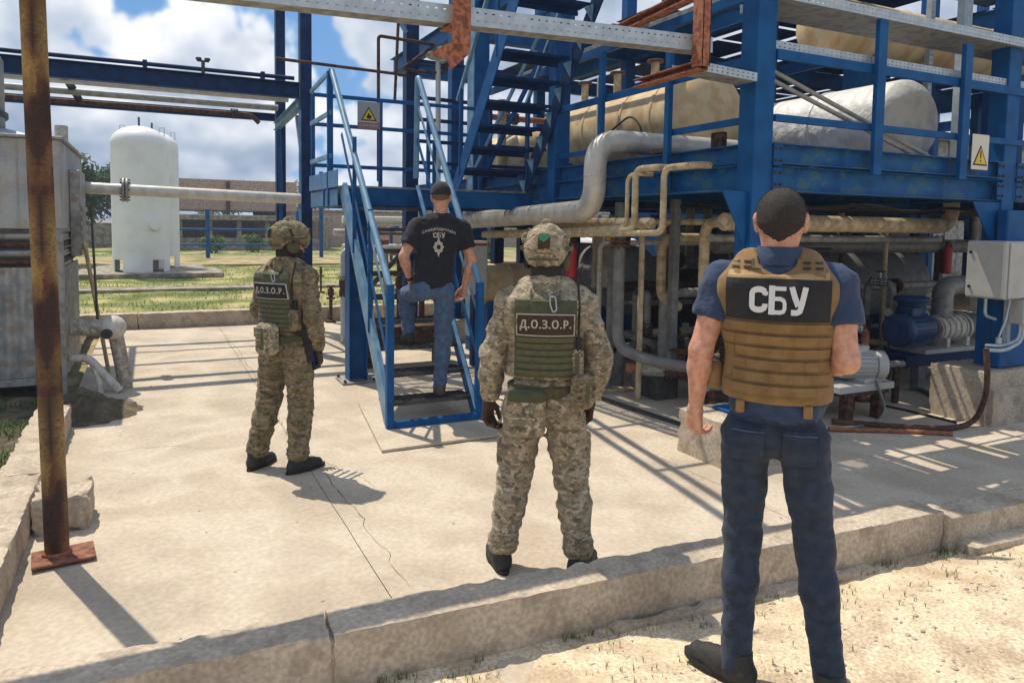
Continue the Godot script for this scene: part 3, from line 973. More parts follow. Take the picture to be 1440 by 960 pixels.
# U-shaped cable tray from a to b (horizontal run): two perforated sides and a perforated floor
func tray(t: Node3D, a: Vector3, b: Vector3, w: float, h: float) -> void:
	var l := a.distance_to(b)
	var x := (b - a).normalized()
	var y := Vector3.UP
	var z := x.cross(y).normalized()
	var bs := Basis(x, z.cross(x).normalized(), z)
	var side := perforated(l, h, 0.05, Vector2(0.016, 0.008), [h * 0.3, h * 0.75])
	var o := part(t, "side_wall", side, M.galv, Transform3D(bs, a + z * (w / 2 - 0.0025)))
	part(t, "side_wall", side, M.galv, Transform3D(bs, a - z * (w / 2)))
	part(t, "tray_floor", perforated(l, w - 0.006, 0.1, Vector2(0.02, 0.004), [w * 0.5]), M.galv_dull, Transform3D(Basis(x, z, -bs.y), a - z * (w / 2 - 0.003) + Vector3(0, 0.004, 0)))
	# rolled lip along the top of the front wall
	bar(t, "lip", a + z * (w / 2 - 0.008) + bs.y * (h + 0.001), b + z * (w / 2 - 0.008) + bs.y * (h + 0.001), 0.014, 0.003, M.galv, 0.001)

func handrail_panel(t: Node3D, a: Vector3, b: Vector3, heights: Array, posts: Array, mat: Material, s := 0.045) -> void:
	for hh in heights:
		bar(t, "rail", a + Vector3(0, hh, 0), b + Vector3(0, hh, 0), 0.03, s, mat)
	for p in posts:
		var q: Vector3 = a.lerp(b, p)
		bar(t, "post", q, q + Vector3(0, heights[0], 0), 0.045, 0.045, mat)

func grating_tread(w: float, d: float) -> ArrayMesh:      # serrated grating tread with a nosing, centred on its front edge
	var g := Geo.new()
	g.box(Vector3(-w / 2, -0.035, -0.006), Vector3(w / 2, 0.002, 0.0))
	g.box(Vector3(-w / 2, -0.03, -d), Vector3(w / 2, 0.0, -d + 0.005))
	for k in 7:
		var z := -0.006 - (d - 0.011) * (k + 1) / 8.0
		g.box(Vector3(-w / 2, -0.028, z - 0.0015), Vector3(w / 2, -0.001, z + 0.0015))
	for k in int(w / 0.04):
		var x := -w / 2 + 0.02 + k * 0.04
		g.box(Vector3(x - 0.0015, -0.012, -d + 0.005), Vector3(x + 0.0015, 0.0, -0.006))
	return g.mesh()

func grating(w: float, d: float) -> ArrayMesh:      # floor grating, x 0..w, z 0..d
	var g := Geo.new()
	for k in int(d / 0.045) + 1:
		g.box(Vector3(0, -0.03, k * 0.045), Vector3(w, 0, k * 0.045 + 0.004))
	for k in int(w / 0.11) + 1:
		g.box(Vector3(k * 0.11, -0.012, 0.004), Vector3(k * 0.11 + 0.004, -0.001, d))
	return g.mesh()

func base_plate(c: Node3D, at: Vector3, w: float, mat: Material) -> void:
	block(c, "base_plate", at + Vector3(-w, 0, -w), at + Vector3(w, 0.02, w), mat, 0.004)
	for k in 4:
		var p := at + Vector3((w - 0.03) * (1 if k & 1 else -1), 0.02, (w - 0.03) * (1 if k & 2 else -1))
		disc(c, "anchor_nut", p, p + Vector3(0, 0.03, 0), 0.018, M.rust_dark, 6)

func build_rack() -> void:
	var t := thing("pipe_rack", "long blue steel pipe rack crossing overhead behind the grey metal unit", "pipe rack")
	var z0 := -10.0
	var z1 := -12.85
	block(t, "column", Vector3(1.785, 0, z0 - 0.1), Vector3(1.93, 6.5, z0 + 0.06), M.blue_navy)
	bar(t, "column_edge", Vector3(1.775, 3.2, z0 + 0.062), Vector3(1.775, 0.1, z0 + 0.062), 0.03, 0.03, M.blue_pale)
	block(t, "column", Vector3(1.90, 0, z1 - 0.08), Vector3(2.05, 6.8, z1 + 0.08), M.blue_navy)
	base_plate(t, Vector3(1.86, 0, z0), 0.16, M.blue_navy)
	base_plate(t, Vector3(1.97, 0, z1), 0.16, M.blue_navy)
	for z in [z0, z1]:
		block(t, "column", Vector3(-5.2, 0, z - 0.08), Vector3(-5.05, 3.5, z + 0.08), M.blue_navy)
	i_beam(t, "rack_beam", Vector3(-9, 3.45, z0), Vector3(1.78, 3.45, z0), 0.12, 0.2, M.blue_navy)
	i_beam(t, "rack_beam", Vector3(-9, 3.46, z1), Vector3(1.89, 3.46, z1), 0.1, 0.12, M.blue_navy)
	i_beam(t, "cross_beam", Vector3(1.8, 3.3, z0 - 0.1), Vector3(1.9, 3.3, z1 + 0.08), 0.1, 0.12, M.blue_pale)
	for k in 3:
		i_beam(t, "cross_beam", Vector3(-0.9 - k * 2.2, 3.47, z0 - 0.062), Vector3(-0.9 - k * 2.2, 3.47, z1 + 0.052), 0.08, 0.06, M.blue_navy)
	bar(t, "brace", Vector3(1.86, 3.2, z1 + 0.6), Vector3(1.97, 1.6, z1 + 0.085), 0.06, 0.06, M.blue)
	bar(t, "brace", Vector3(1.86, 3.2, z0 - 0.6), Vector3(1.86, 2.4, z0 - 0.105), 0.06, 0.06, M.blue_pale)
	bar(t, "brace", Vector3(1.95, 2.6, z0 - 0.14), Vector3(2.0, 0.4, z1 + 0.1), 0.05, 0.05, M.blue)
	# pipes lying on the rack
	var specs := [[-10.03, 3.61, 0.026, "blue_navy"], [-10.5, 3.40, 0.035, "cladding"], [-11.4, 3.41, 0.045, "galv_dull"], [-12.3, 3.40, 0.035, "rust_dark"]]
	var lab := ["thin galvanised pipe along the top edge of the blue pipe rack", "bright silver pipe lying inside the blue pipe rack", "grey pipe lying in the middle of the blue pipe rack", "dark rusty pipe lying at the back of the blue pipe rack"]
	for k in 4:
		var s: Array = specs[k]
		var p := thing("rack_pipe", lab[k], "pipe", Vector3.ZERO, 0, "pipes on the overhead rack")
		var e := 1.6 if k != 3 else 1.45
		pipe(p, "run", [Vector3(-9, s[1], s[0]), Vector3(e, s[1], s[0]), Vector3(e + 0.12, s[1] - 0.12 if k == 3 else s[1], s[0])], s[2], M[s[3]])
		if k == 0:
			for q in [-0.05, 1.3]:
				block(p, "clamp", Vector3(q, s[1] - 0.058, s[0] - 0.05), Vector3(q + 0.05, s[1] + 0.04, s[0] + 0.05), M.blue_navy)
		if k == 3: flange(p, "flange", Vector3(1.2, s[1], s[0]), Vector3.RIGHT, 0.08, M.dark_steel, M.rust_dark)
	var v := thing("rack_valve", "small valve with two hand knobs standing on the top of the pipe rack", "valve", Vector3(0.62, 3.55, -10.03))
	pipe(v, "stem", [Vector3(0, 0, 0.03), Vector3(0, 0.16, 0.03)], 0.022, M.dark_steel)
	disc(v, "hand_knob", Vector3(-0.05, 0.165, 0.03), Vector3(-0.05, 0.195, 0.03), 0.035, M.dark_steel)
	disc(v, "hand_knob", Vector3(0.05, 0.165, 0.03), Vector3(0.05, 0.195, 0.03), 0.035, M.dark_steel)
	bar(v, "yoke", Vector3(-0.07, 0.155, 0.03), Vector3(0.07, 0.155, 0.03), 0.03, 0.02, M.dark_steel)
	# the flanged pipe from the grey unit to the landing
	var f := thing("flanged_pipe", "straight grey pipe with a bolted flange running level from the grey unit", "pipe")
	var y := 2.07
	pipe(f, "run", [Vector3(-0.95, y + 0.3, -10.7), Vector3(-0.72, y + 0.03, -9.85), Vector3(1.76, y - 0.03, -9.85)], 0.068, M.cladding, 0.12, 20)
	flange(f, "flange", Vector3(-0.26, y + 0.018, -9.85), Vector3(0.9997, -0.024, 0), 0.14, M.galv_dull, M.rust_dark)
	disc(f, "blind_cap", Vector3(-0.84, y + 0.16, -10.28), Vector3(-0.92, y + 0.26, -10.55), 0.11, M.rust_dark)
	var lf := thing("light_fitting", "small white lamp housing on a thin bent stalk above the flanged pipe", "lamp", Vector3(-0.86, y + 0.25, -10.3))
	pipe(lf, "stalk", [Vector3(0, 0, 0), Vector3(-0.04, 0.2, 0), Vector3(-0.07, 0.34, 0)], 0.012, M.dark_steel, 0.04)
	disc(lf, "housing", Vector3(-0.07, 0.3, 0), Vector3(-0.07, 0.52, 0), 0.07, M.white_pipe)

func build_stair() -> void:
	# landing on its column, reached by the stair
	var xl := 1.777
	var zf := -7.62
	var zb := -9.1
	var d := 2.12
	var t := thing("stair_landing", "blue steel landing with railing at the head of the lower stair", "landing")
	i_beam(t, "column", Vector3(2.02, 0.02, -7.98), Vector3(2.02, d - 0.2, -7.98), 0.2, 0.2, M.blue, Vector3.RIGHT)
	base_plate(t, Vector3(2.02, 0.0, -7.98), 0.19, M.galv_dull)
	for z in [zf, zb]:
		channel(t, "edge_beam", Vector3(xl + 0.01, d - 0.11, z), Vector3(FX - 0.02, d - 0.11, z), 0.07, 0.19, -1.0 if z == zf else 1.0, M.blue)
	channel(t, "edge_beam", Vector3(xl, d - 0.115, zf - 0.036), Vector3(xl, d - 0.115, zb + 0.036), 0.07, 0.19, 1.0, M.blue_mid)
	block(t, "toe_board", Vector3(xl - 0.05, d - 0.008, zb + 0.02), Vector3(xl - 0.04, d + 0.17, zf + 0.02), M.blue_mid)
	block(t, "joint_plate", Vector3(xl - 0.047, d - 0.2, -8.32), Vector3(xl - 0.037, d - 0.03, -8.28), M.blue)
	part(t, "floor_grating", grating(FX - xl - 0.06, zf - zb - 0.05), M.galv_dull, Transform3D(Basis(), Vector3(xl + 0.02, d + 0.012, zb + 0.02)))
	# railing at the back and on the left
	handrail_panel(t, Vector3(xl, d - 0.05, zb), Vector3(FX, d - 0.05, zb), [1.2, 0.85, 0.36], [0.0, 0.375, 0.66, 0.99], M.blue)
	for hh in [1.2, 0.82, 0.36]:
		bar(t, "rail", Vector3(xl - 0.02, d - 0.02 + hh, zb), Vector3(xl - 0.02, d - 0.02 + hh + (0.06 if hh > 1 else 0.0), zf - 0.42), 0.03, 0.05, M.blue_pale)
	bar(t, "post", Vector3(xl - 0.02, d - 0.2, -8.07), Vector3(xl - 0.02, 3.36, -8.07), 0.05, 0.06, M.blue)
	# knee brace and the short flat ties under the landing
	bar(t, "brace", Vector3(2.02, 0.9, -7.9), Vector3(2.9, 1.9, -7.7), 0.05, 0.05, M.dark_steel)
	# lower stair
	var s := thing("lower_stair", "blue steel stair with grating treads rising from the pad to the landing", "stair")
	var xr := 2.59
	var zfoot := -5.9
	var up := Vector3(0, d, zf - zfoot)
	for k in 2:
		var x: float = [xl, xr][k]
		var dir := up.normalized()
		var st := bar(s, "stringer", Vector3(x, 0.05, zfoot - 0.05), Vector3(x, 0.05, zfoot - 0.05) + up * 0.965, 0.012, 0.18, M.blue_pale if k == 0 else M.blue)
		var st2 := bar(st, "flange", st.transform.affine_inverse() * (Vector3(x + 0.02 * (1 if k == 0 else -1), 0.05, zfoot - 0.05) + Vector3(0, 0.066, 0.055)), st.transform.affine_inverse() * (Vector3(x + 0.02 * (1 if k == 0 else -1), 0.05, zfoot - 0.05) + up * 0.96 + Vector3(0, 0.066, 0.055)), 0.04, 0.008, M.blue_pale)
		var nx := x + (0.0 if k == 0 else 0.0)
		# newel posts and rails: the upper part of the handrail is bare grey pipe
		bar(s, "newel", Vector3(nx, 0.0, zfoot), Vector3(nx, 1.24, zfoot), 0.06, 0.06, M.blue)
		var top := Vector3(nx, 1.235, zfoot - 0.005)
		var head := Vector3(nx, 3.37 if k == 0 else 3.33, -8.07 if k == 0 else -7.62)
		pipe(s, "handrail", [top - Vector3(0, 0.02, 0), head, head - Vector3(0, 0.0 if k == 0 else 1.1, 0 if k == 0 else 0.03)] if k == 1 else [top - Vector3(0, 0.02, 0), head], 0.03, M.blue_pale, 0.09)
		bar(s, "mid_rail", Vector3(nx, 0.55, zfoot - 0.01), Vector3(nx, 0.55 + 2.1, zfoot - 1.72), 0.012, 0.045, M.blue)
		bar(s, "low_rail", Vector3(nx, 0.92, zfoot - 0.01), Vector3(nx, 0.92 + 2.1, zfoot - 1.72), 0.012, 0.035, M.blue_pale)
		for p in [0.33, 0.66]:
			var q = Vector3(x, 0.05, zfoot - 0.05) + up * p
			bar(s, "baluster", q, q + Vector3(0, 1.12, 0), 0.014, 0.04, M.blue)
	var tread := grating_tread(xr - xl - 0.02, 0.24)
	for k in range(1, 10):
		part(s, "tread", tread, M.dark_steel, Transform3D(Basis(), Vector3((xl + xr) / 2, 0.212 * k, zfoot - 0.045 - 0.172 * (k - 0.55))))
	bar(s, "foot_bar", Vector3(xl + 0.03, 0.045, zfoot + 0.01), Vector3(xr - 0.01, 0.045, zfoot + 0.01), 0.05, 0.075, M.blue)
	# upper stair climbing towards the front
	var u := thing("upper_stair", "steep blue stair seen from below climbing from the landing to the upper level", "stair")
	var ua := [Vector3(3.2, 2.16, -8.04), Vector3(4.0, 2.1, -7.84)]
	var run := Vector3(0, 2.6, 2.22)
	for k in 2:
		var a: Vector3 = ua[k] + Vector3(-0.035 if k == 1 else 0.0, 0.0, 0)
		bar(u, "stringer", a, a + run, 0.014, 0.2, M.blue if k == 0 else M.blue_navy)
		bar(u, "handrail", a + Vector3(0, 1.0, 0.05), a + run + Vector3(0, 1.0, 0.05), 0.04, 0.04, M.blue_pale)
		for p in [0.06, 0.5, 0.95]:
			bar(u, "baluster", a + run * p, a + run * p + Vector3(0, 1.0, 0.03), 0.03, 0.03, M.blue)
		if k == 1:      # welded triangular tread brackets seen from below
			for i in 10:
				var q: Vector3 = a + run * ((i + 0.6) / 11.0)
				var g := Geo.new()
				g.prism(PackedVector2Array([Vector2(0, 0.0), Vector2(0.17, 0.0), Vector2(0.02, -0.17)]), 0.006)
				part(u, "tread_bracket", g.mesh(), M.blue_pale, Transform3D(Basis(Vector3.UP, PI / 2), q + Vector3(-0.016, 0.03, 0.0)))
	var ut := grating_tread(0.74, 0.24)
	for k in 11:
		var q := Vector3(3.58, 2.16, -8.0) + run * ((k + 1) / 11.6)
		part(u, "tread", ut, M.blue_navy if k < 8 else M.galv_dull, Transform3D(Basis(Vector3.UP, PI), q + Vector3(0, 0, -0.14)))
		if k < 8: block(u, "riser_plate", q + Vector3(-0.37, -0.075, -0.145), q + Vector3(0.37, -0.035, -0.12), M.blue_navy)
	# warning sign on the back rail
	var w := thing("flammable_sign", "grey sign with yellow flame triangle and red strip on the landing rail", "sign", Vector3(2.31, 2.90, zb + 0.03))
	block(w, "panel", Vector3(0, 0.09, 0), Vector3(0.285, 0.335, 0.006), M.sign_grey, 0.002)
	block(w, "text_strip", Vector3(0, 0.0, 0), Vector3(0.285, 0.088, 0.006), M.sign_red, 0.002)
	warning_triangle(w, Vector3(0.142, 0.105, 0.0065), 0.195)
	var fl := Geo.new()
	fl.prism(PackedVector2Array([Vector2(-0.025, 0), Vector2(0.025, 0), Vector2(0.032, 0.025), Vector2(0.02, 0.05), Vector2(0.012, 0.04), Vector2(0.0, 0.075), Vector2(-0.02, 0.048), Vector2(-0.03, 0.02)]), 0.001)
	part(w, "flame_symbol", fl.mesh(), M.black, Transform3D(Basis(), Vector3(0.142, 0.128, 0.0115)))
	for k in 6:
		block(w, "lettering", Vector3(0.03 + k * 0.039, 0.03, 0.0062), Vector3(0.058 + k * 0.039, 0.058, 0.007), M.sign_grey, 0.0003)

func warning_triangle(w: Node3D, at: Vector3, size: float) -> void:
	var g := Geo.new()
	g.prism(PackedVector2Array([Vector2(-size / 2, 0), Vector2(size / 2, 0), Vector2(0, size * 0.87)]), 0.002)
	part(w, "triangle_border", g.mesh(), M.black, Transform3D(Basis(), at))
	var h := Geo.new()
	var s := size * 0.78
	h.prism(PackedVector2Array([Vector2(-s / 2, 0), Vector2(s / 2, 0), Vector2(0, s * 0.87)]), 0.002)
	part(w, "triangle_field", h.mesh(), M.yellow, Transform3D(Basis(), at + Vector3(0, size * 0.062, 0.0024)))

func exclamation_sign(called: String, label: String, at: Vector3, w: float, h: float, turn := 0.0) -> void:
	var t := thing(called, label, "sign", at, turn)
	block(t, "panel", Vector3(0, 0, 0), Vector3(w, h, 0.005), M.sign_white, 0.002)
	warning_triangle(t, Vector3(w / 2, h * 0.12, 0.0055), minf(w * 0.86, h * 0.9))
	var s := minf(w * 0.86, h * 0.9)
	block(t, "exclamation_stroke", Vector3(w / 2 - s * 0.04, h * 0.12 + s * 0.3, 0.0105), Vector3(w / 2 + s * 0.04, h * 0.12 + s * 0.62, 0.0115), M.black, 0.0004)
	block(t, "exclamation_dot", Vector3(w / 2 - s * 0.04, h * 0.12 + s * 0.15, 0.0105), Vector3(w / 2 + s * 0.04, h * 0.12 + s * 0.23, 0.0115), M.black, 0.0004)

func build_platform() -> void:
	var t := thing("process_platform", "large two level blue steel platform carrying vessels above pumps", "platform")
	# columns: grid lines in x and z
	var gx := [4.095, 7.15, 10.3, 13.4, 16.5, 19.6]
	var gz := [-4.215, -7.2, -10.3, -13.4]
	for i in gx.size():
		for j in gz.size():
			if i == 0 and j == 3: continue
			var x: float = gx[i]
			var z: float = gz[j]
			var b := 0.34 if not (i == 0 and j == 1) else 0.1
			var c := block(t, "column", Vector3(x - 0.095, b, z - 0.085), Vector3(x + 0.095, 7.2, z + 0.085), M.blue, 0.006)
			var w := 0.4 if j == 0 else 0.35
			part(t, "footing", worn_block(Vector3(x - w, -0.1, z - 0.3), Vector3(x + w, b, z + 0.3), 0.06, 0.02, 400 + i * 3 + j), M.kerb)
			block(c, "base_plate", Vector3(-0.18, -(7.2 - b) / 2, -0.17), Vector3(0.18, -(7.2 - b) / 2 + 0.025, 0.17), M.blue, 0.004)
			# gussets below the deck beams
			var g := Geo.new()
			g.prism(PackedVector2Array([Vector2(0.0, 0.0), Vector2(-0.24, 0.0), Vector2(0.0, -0.42)]), 0.012)
			var my := (2.02 - (7.2 + b) / 2)
			part(c, "gusset", g.mesh(), M.blue, Transform3D(Basis(), Vector3(-0.096, my, 0.03)))
			if j == 0 and i == 1:
				var g2 := Geo.new()
				g2.prism(PackedVector2Array([Vector2(0, 0), Vector2(-0.4, 0), Vector2(0, -0.5)]), 0.012)
				part(c, "gusset", g2.mesh(), M.blue, Transform3D(Basis(), Vector3(-0.096, my, 0.06)))
	# deep wide leg at the right: cladding plate round the second column
	block(t, "leg_casing", Vector3(6.98, 0.5, -4.12), Vector3(7.75, 1.95, -4.02), M.blue, 0.01)
	part(t, "leg_plinth", worn_block(Vector3(6.72, -0.1, -4.5), Vector3(8.0, 0.49, -3.97), 0.05, 0.02, 440), M.kerb)
	# front beams (two stacked), left face beam, inner beams
	for i in gx.size() - 1:
		var a: float = gx[i] + 0.1
		var b: float = gx[i + 1] - 0.1
		i_beam(t, "lower_beam", Vector3(a, 2.13, FZ - 0.085), Vector3(b, 2.13, FZ - 0.085), 0.12, 0.195, M.blue_worn)
		channel(t, "upper_beam", Vector3(a, 2.315, FZ - 0.02), Vector3(b, 2.315, FZ - 0.02), 0.07, 0.155, 1.0, M.blue_worn)
		for j in [1, 2, 3]:
			i_beam(t, "lower_beam", Vector3(a, 2.2, gz[j]), Vector3(b, 2.2, gz[j]), 0.14, 0.3, M.blue)
			i_beam(t, "upper_level_beam", Vector3(a, 4.6, gz[j]), Vector3(b, 4.6, gz[j]), 0.14, 0.26, M.blue)
		i_beam(t, "upper_level_beam", Vector3(a, 4.6, gz[0]), Vector3(b, 4.6, gz[0]), 0.14, 0.26, M.blue)
		for k in 3:
			var x := lerpf(a, b, (k + 0.5) / 3.0)
			i_beam(t, "joist", Vector3(x, 2.25, FZ - 0.17), Vector3(x, 2.25, gz[1] + 0.075), 0.08, 0.16, M.blue)
			i_beam(t, "joist", Vector3(x, 2.25, gz[1] - 0.075), Vector3(x, 2.25, gz[2] + 0.075), 0.08, 0.16, M.blue)
	for i in gx.size():
		for j in 3:
			var x: float = gx[i] - (0.03 if i == 0 else 0.0)
			i_beam(t, "side_beam", Vector3(x, 2.13, gz[j] - 0.09), Vector3(x, 2.13, gz[j + 1] + 0.09), 0.12, 0.195, M.blue_worn)
			channel(t, "side_beam", Vector3(x, 2.31, gz[j] - 0.09), Vector3(x, 2.31, gz[j + 1] + 0.09), 0.07, 0.15, -1.0, M.blue_worn)
			i_beam(t, "upper_level_beam", Vector3(x, 4.6, gz[j] - 0.09), Vector3(x, 4.6, gz[j + 1] + 0.09), 0.14, 0.26, M.blue)
	# chequer plates on the deck, laid with gaps and one left open by the front
	rng.seed = 77
	var nx := 20
	var nz := 13
	for i in nx:
		for j in nz:
			if (i * 7 + j * 5) % 11 == 0 and j < 7: continue
			if i < 2 and j > 8: continue
			var x0 := 4.14 + i * 0.77
			var z0 := -4.22 - j * 0.68
			var ex := rng.randf_range(0.03, 0.1) if j > 1 else rng.randf_range(0.08, 0.36)
			var ez := rng.randf_range(0.02, 0.09) if j > 1 else rng.randf_range(0.06, 0.28)
			block(t, "deck_plate", Vector3(x0, DECK + 0.002, z0 - 0.68 + ez), Vector3(x0 + 0.77 - ex, DECK + 0.008, z0), M.blue_navy, 0.002)
	# upper level deck: only some plates, the rest is open grating
	for i in 14:
		for j in 9:
			if (i + j * 2) % 3 == 0 and j < 3: continue
			if i < 2 and j > 0: continue
			if i == 2 and j > 0 and j < 4: continue
			var x0 := 4.2 + i * 1.0
			var z0 := -4.35 - j * 1.0
			block(t, "deck_plate", Vector3(x0, 4.735, z0 - 0.9), Vector3(x0 + 0.86, 4.743, z0), M.blue_navy, 0.002)
	# head platform of the upper stair
	block(t, "stair_head", Vector3(3.15, 4.68, -5.75), Vector3(3.98, 4.74, -4.5), M.blue_navy)
	for z in [-5.7, -4.55]:
		i_beam(t, "bracket_beam", Vector3(3.15, 4.6, z), Vector3(4.0, 4.6, z), 0.08, 0.14, M.blue)
	# front railing
	for k in [[5.27, 3.42, 2.19], [6.37, 3.36, 2.2], [8.3, 3.3, 2.25], [9.5, 3.3, 2.25]]:
		block(t, "rail_post", Vector3(k[0] - 0.05, k[2], FZ + 0.022), Vector3(k[0] + 0.05, k[1], FZ + 0.065), M.blue, 0.004)
	for k in [[3.04, 0.075], [2.575, 0.055]]:
		bar(t, "front_rail", Vector3(4.195, k[0], FZ), Vector3(19.5, k[0], FZ), 0.03, k[1], M.blue)
	# left face railing
	for z in [-5.15, -6.2]:
		block(t, "rail_post", Vector3(FX - 0.02, 2.06, z - 0.03), Vector3(FX + 0.03, 3.45, z + 0.03), M.blue, 0.004)
	bar(t, "side_rail", Vector3(FX + 0.045, 3.0, -4.3), Vector3(FX + 0.045, 3.0, -7.11), 0.02, 0.07, M.blue)
	bar(t, "side_rail", Vector3(FX + 0.045, 2.56, -4.3), Vector3(FX + 0.045, 2.56, -5.16), 0.02, 0.055, M.blue)
	bar(t, "side_rail", Vector3(FX + 0.045, 2.5, -6.2), Vector3(FX + 0.045, 2.5, -7.11), 0.02, 0.05, M.blue)
	# back columns by the landing with cross ties
	for p in [Vector3(3.3, 0, -10.0), Vector3(4.05, 0, -9.35)]:
		var w := 0.09 if p.x < 3.5 else 0.11
		var c := block(t, "landing_column", Vector3(p.x - w, 0, p.z - w), Vector3(p.x + w, 7.4, p.z + w), M.blue_navy if p.x < 3.5 else M.blue, 0.006)
	block(t, "column_face", Vector3(3.925, 0.2, -9.23), Vector3(3.94, 7.2, -9.45), M.blue_pale)
	bar(t, "knee_brace", Vector3(3.2, 4.35, -9.9), Vector3(2.9, 4.75, -9.9), 0.03, 0.05, M.blue_pale)
	for y in [2.6, 2.9, 3.2, 3.5, 4.0]:
		bar(t, "tie_rail", Vector3(3.4, y, -9.95), Vector3(5.9, y + 0.02, -10.2), 0.04, 0.05, M.blue_navy)
	for x in [4.55, 5.2]:
		bar(t, "tie_post", Vector3(x, 2.2, -10.0 - (x - 4.0) * 0.1), Vector3(x, 3.55, -10.0 - (x - 4.0) * 0.1), 0.05, 0.05, M.blue_navy)
	# slender diagonal bracing behind the upper stair
	bar(t, "diagonal_tie", Vector3(3.9, 2.4, -9.2), Vector3(4.5, 4.6, -7.9), 0.03, 0.045, M.blue_pale)
	bar(t, "diagonal_tie", Vector3(4.02, 2.3, -9.2), Vector3(4.7, 4.9, -7.6), 0.03, 0.06, M.blue)
	# light rails higher up, seen against the sky
	for k in [1, 2, 4]:
		var y: float = [3.42, 3.72, 3.96, 4.1, 4.3][k]
		var x: float = [4.35, 4.6, 5.0, 5.6, 4.3][k]
		bar(t, "service_rail", Vector3(x, y, -4.4), Vector3(x, y, -10.2), 0.05, [0.05, 0.09, 0.05, 0.08, 0.05][k], [M.blue_navy, M.blue, M.galv_dull, M.blue_navy, M.blue][k])
	# bolted end plates on the front columns
	for i in 2:
		for y in [2.13, 2.31]:
			var x: float = gx[i]
			for sg in [-1.0, 1.0]:
				if i == 0 and sg < 0: continue
				var pl := block(t, "end_plate", Vector3(x + sg * 0.1, y - 0.085, FZ + 0.001), Vector3(x + sg * 0.19, y + 0.075, FZ + 0.012), M.blue, 0.002)
				var bg := Geo.new()
				for k in 4:
					bg.lathe([Vector2(0.012, 0), Vector2(0.012, 0.012), Vector2(0.004, 0.014)], 6, Transform3D(Basis(Vector3.RIGHT, PI / 2), Vector3((k % 2 - 0.5) * 0.05, (k / 2 - 0.5) * 0.09, 0.006)))
				part(pl, "bolts", bg.mesh(), M.rust_dark)

	# ---- cable trays and hangers
	var c1 := thing("cable_tray", "long perforated galvanised cable tray crossing overhead in front of the stair", "cable tray")
	tray(c1, Vector3(-2.6, 2.73, -3.93), Vector3(3.42, 2.925, -4.0), 0.115, 0.1)
	var c4 := thing("cable_tray", "short dark end piece of cable tray meeting the main column", "cable tray")
	tray(c4, Vector3(3.36, 2.84, -4.19), Vector3(3.995, 2.82, -4.22), 0.2, 0.06)
	var c2 := thing("cable_tray", "perforated cable tray resting on the top rail of the platform", "cable tray")
	tray(c2, Vector3(4.2, 3.085, FZ - 0.13), Vector3(10.2, 3.085, FZ - 0.13), 0.22, 0.06)
	var c3 := thing("cable_tray", "highest wide cable tray over the platform railing with its dull floor seen from below", "cable tray")
	tray(c3, Vector3(4.2, 3.43, FZ - 0.18), Vector3(10.2, 3.43, FZ - 0.18), 0.46, 0.075)
	var hz := [[1.56, 2.77], [3.27, 2.83]]
	for k in 2:
		var h := thing("tray_hanger", ["rusty angle iron hanger holding the cable tray over the climbing man", "rusty channel hanger holding the cable tray beside the main column"][k], "bracket")
		var x: float = hz[k][0]
		var y: float = hz[k][1]
		if k == 0:
			block(h, "drop_plate", Vector3(x - 0.05, y - 0.03, -3.865), Vector3(x + 0.06, 3.6, -3.855), M.rust, 0.002)
			var g := Geo.new()
			g.prism(PackedVector2Array([Vector2(-0.2, -0.09), Vector2(-0.02, 0.02), Vector2(0.06, 0.02), Vector2(0.06, -0.05), Vector2(-0.06, -0.16), Vector2(-0.07, -0.1)]), 0.008)
			part(h, "foot_angle", g.mesh(), M.rust, Transform3D(Basis(), Vector3(x, y - 0.02, -3.87)))
			block(h, "seat", Vector3(x - 0.05, y + 0.078, -4.06), Vector3(x + 0.06, y + 0.085, -3.866), M.rust, 0.002)
		else:
			channel(h, "drop_channel", Vector3(x, y - 0.03, -3.88), Vector3(x, 3.7, -3.88), 0.1, 0.07, 1.0, M.rust)
			channel(h, "seat", Vector3(x, y - 0.02, -3.86), Vector3(x + 0.02, y - 0.02, -4.6), 0.09, 0.06, -1.0, M.rust)
			channel(h, "top_arm", Vector3(x, 3.3, -3.85), Vector3(x + 0.1, 3.3, -5.0), 0.08, 0.07, -1.0, M.rust)
	# overhead conduits along the left face that throw the two long shadows on the pad
	var oc := thing("overhead_conduit_pair", "pair of overhead blue rails beside the upper level above the pad", "rail")
	for k in 2:
		bar(oc, "rail", Vector3(2.72 - k * 0.16, 4.55, -7.7), Vector3(2.32 - k * 0.16, 4.55, -5.0), 0.06, 0.06, M.blue)
	for k in 3:
		var p := Vector3(2.62 - k * 0.17, 4.55, -7.4 + k * 1.1)
		bar(oc, "arm", p + Vector3(-0.08, 0.05, 0), Vector3(3.2, 4.6, p.z), 0.04, 0.04, M.blue)
	# perforated strut uprights on the right
	for k in 3:
		var x: float = [7.33, 7.42, 8.6][k]
		var su := thing("strut_upright", ["wide perforated galvanised upright behind the platform railing", "perforated galvanised upright beside the right column", "narrow perforated galvanised upright deep behind the railing"][k], "upright", Vector3(x, DECK + 0.01, [-4.75, -4.4, -6.0][k]))
		var w: float = [0.13, 0.07, 0.07][k]
		var hh: float = 2.2
		part(su, "face", perforated(hh, w, 0.06, Vector2(0.022, 0.014), [w * 0.3, w * 0.7]), M.galv, Transform3D(Basis(Vector3.UP, Vector3.LEFT, Vector3.BACK), Vector3(w / 2, 0, 0.03)))
		block(su, "flange", Vector3(-w / 2 - 0.003, 0, -0.04), Vector3(-w / 2, hh, 0.03), M.galv, 0.001)
		block(su, "flange", Vector3(w / 2, 0, -0.04), Vector3(w / 2 + 0.003, hh, 0.03), M.galv, 0.001)
	# pair of conduits sloping down behind the front rails
	var cd := thing("sloping_conduits", "two grey conduits sloping down behind the platform front rail", "conduit")
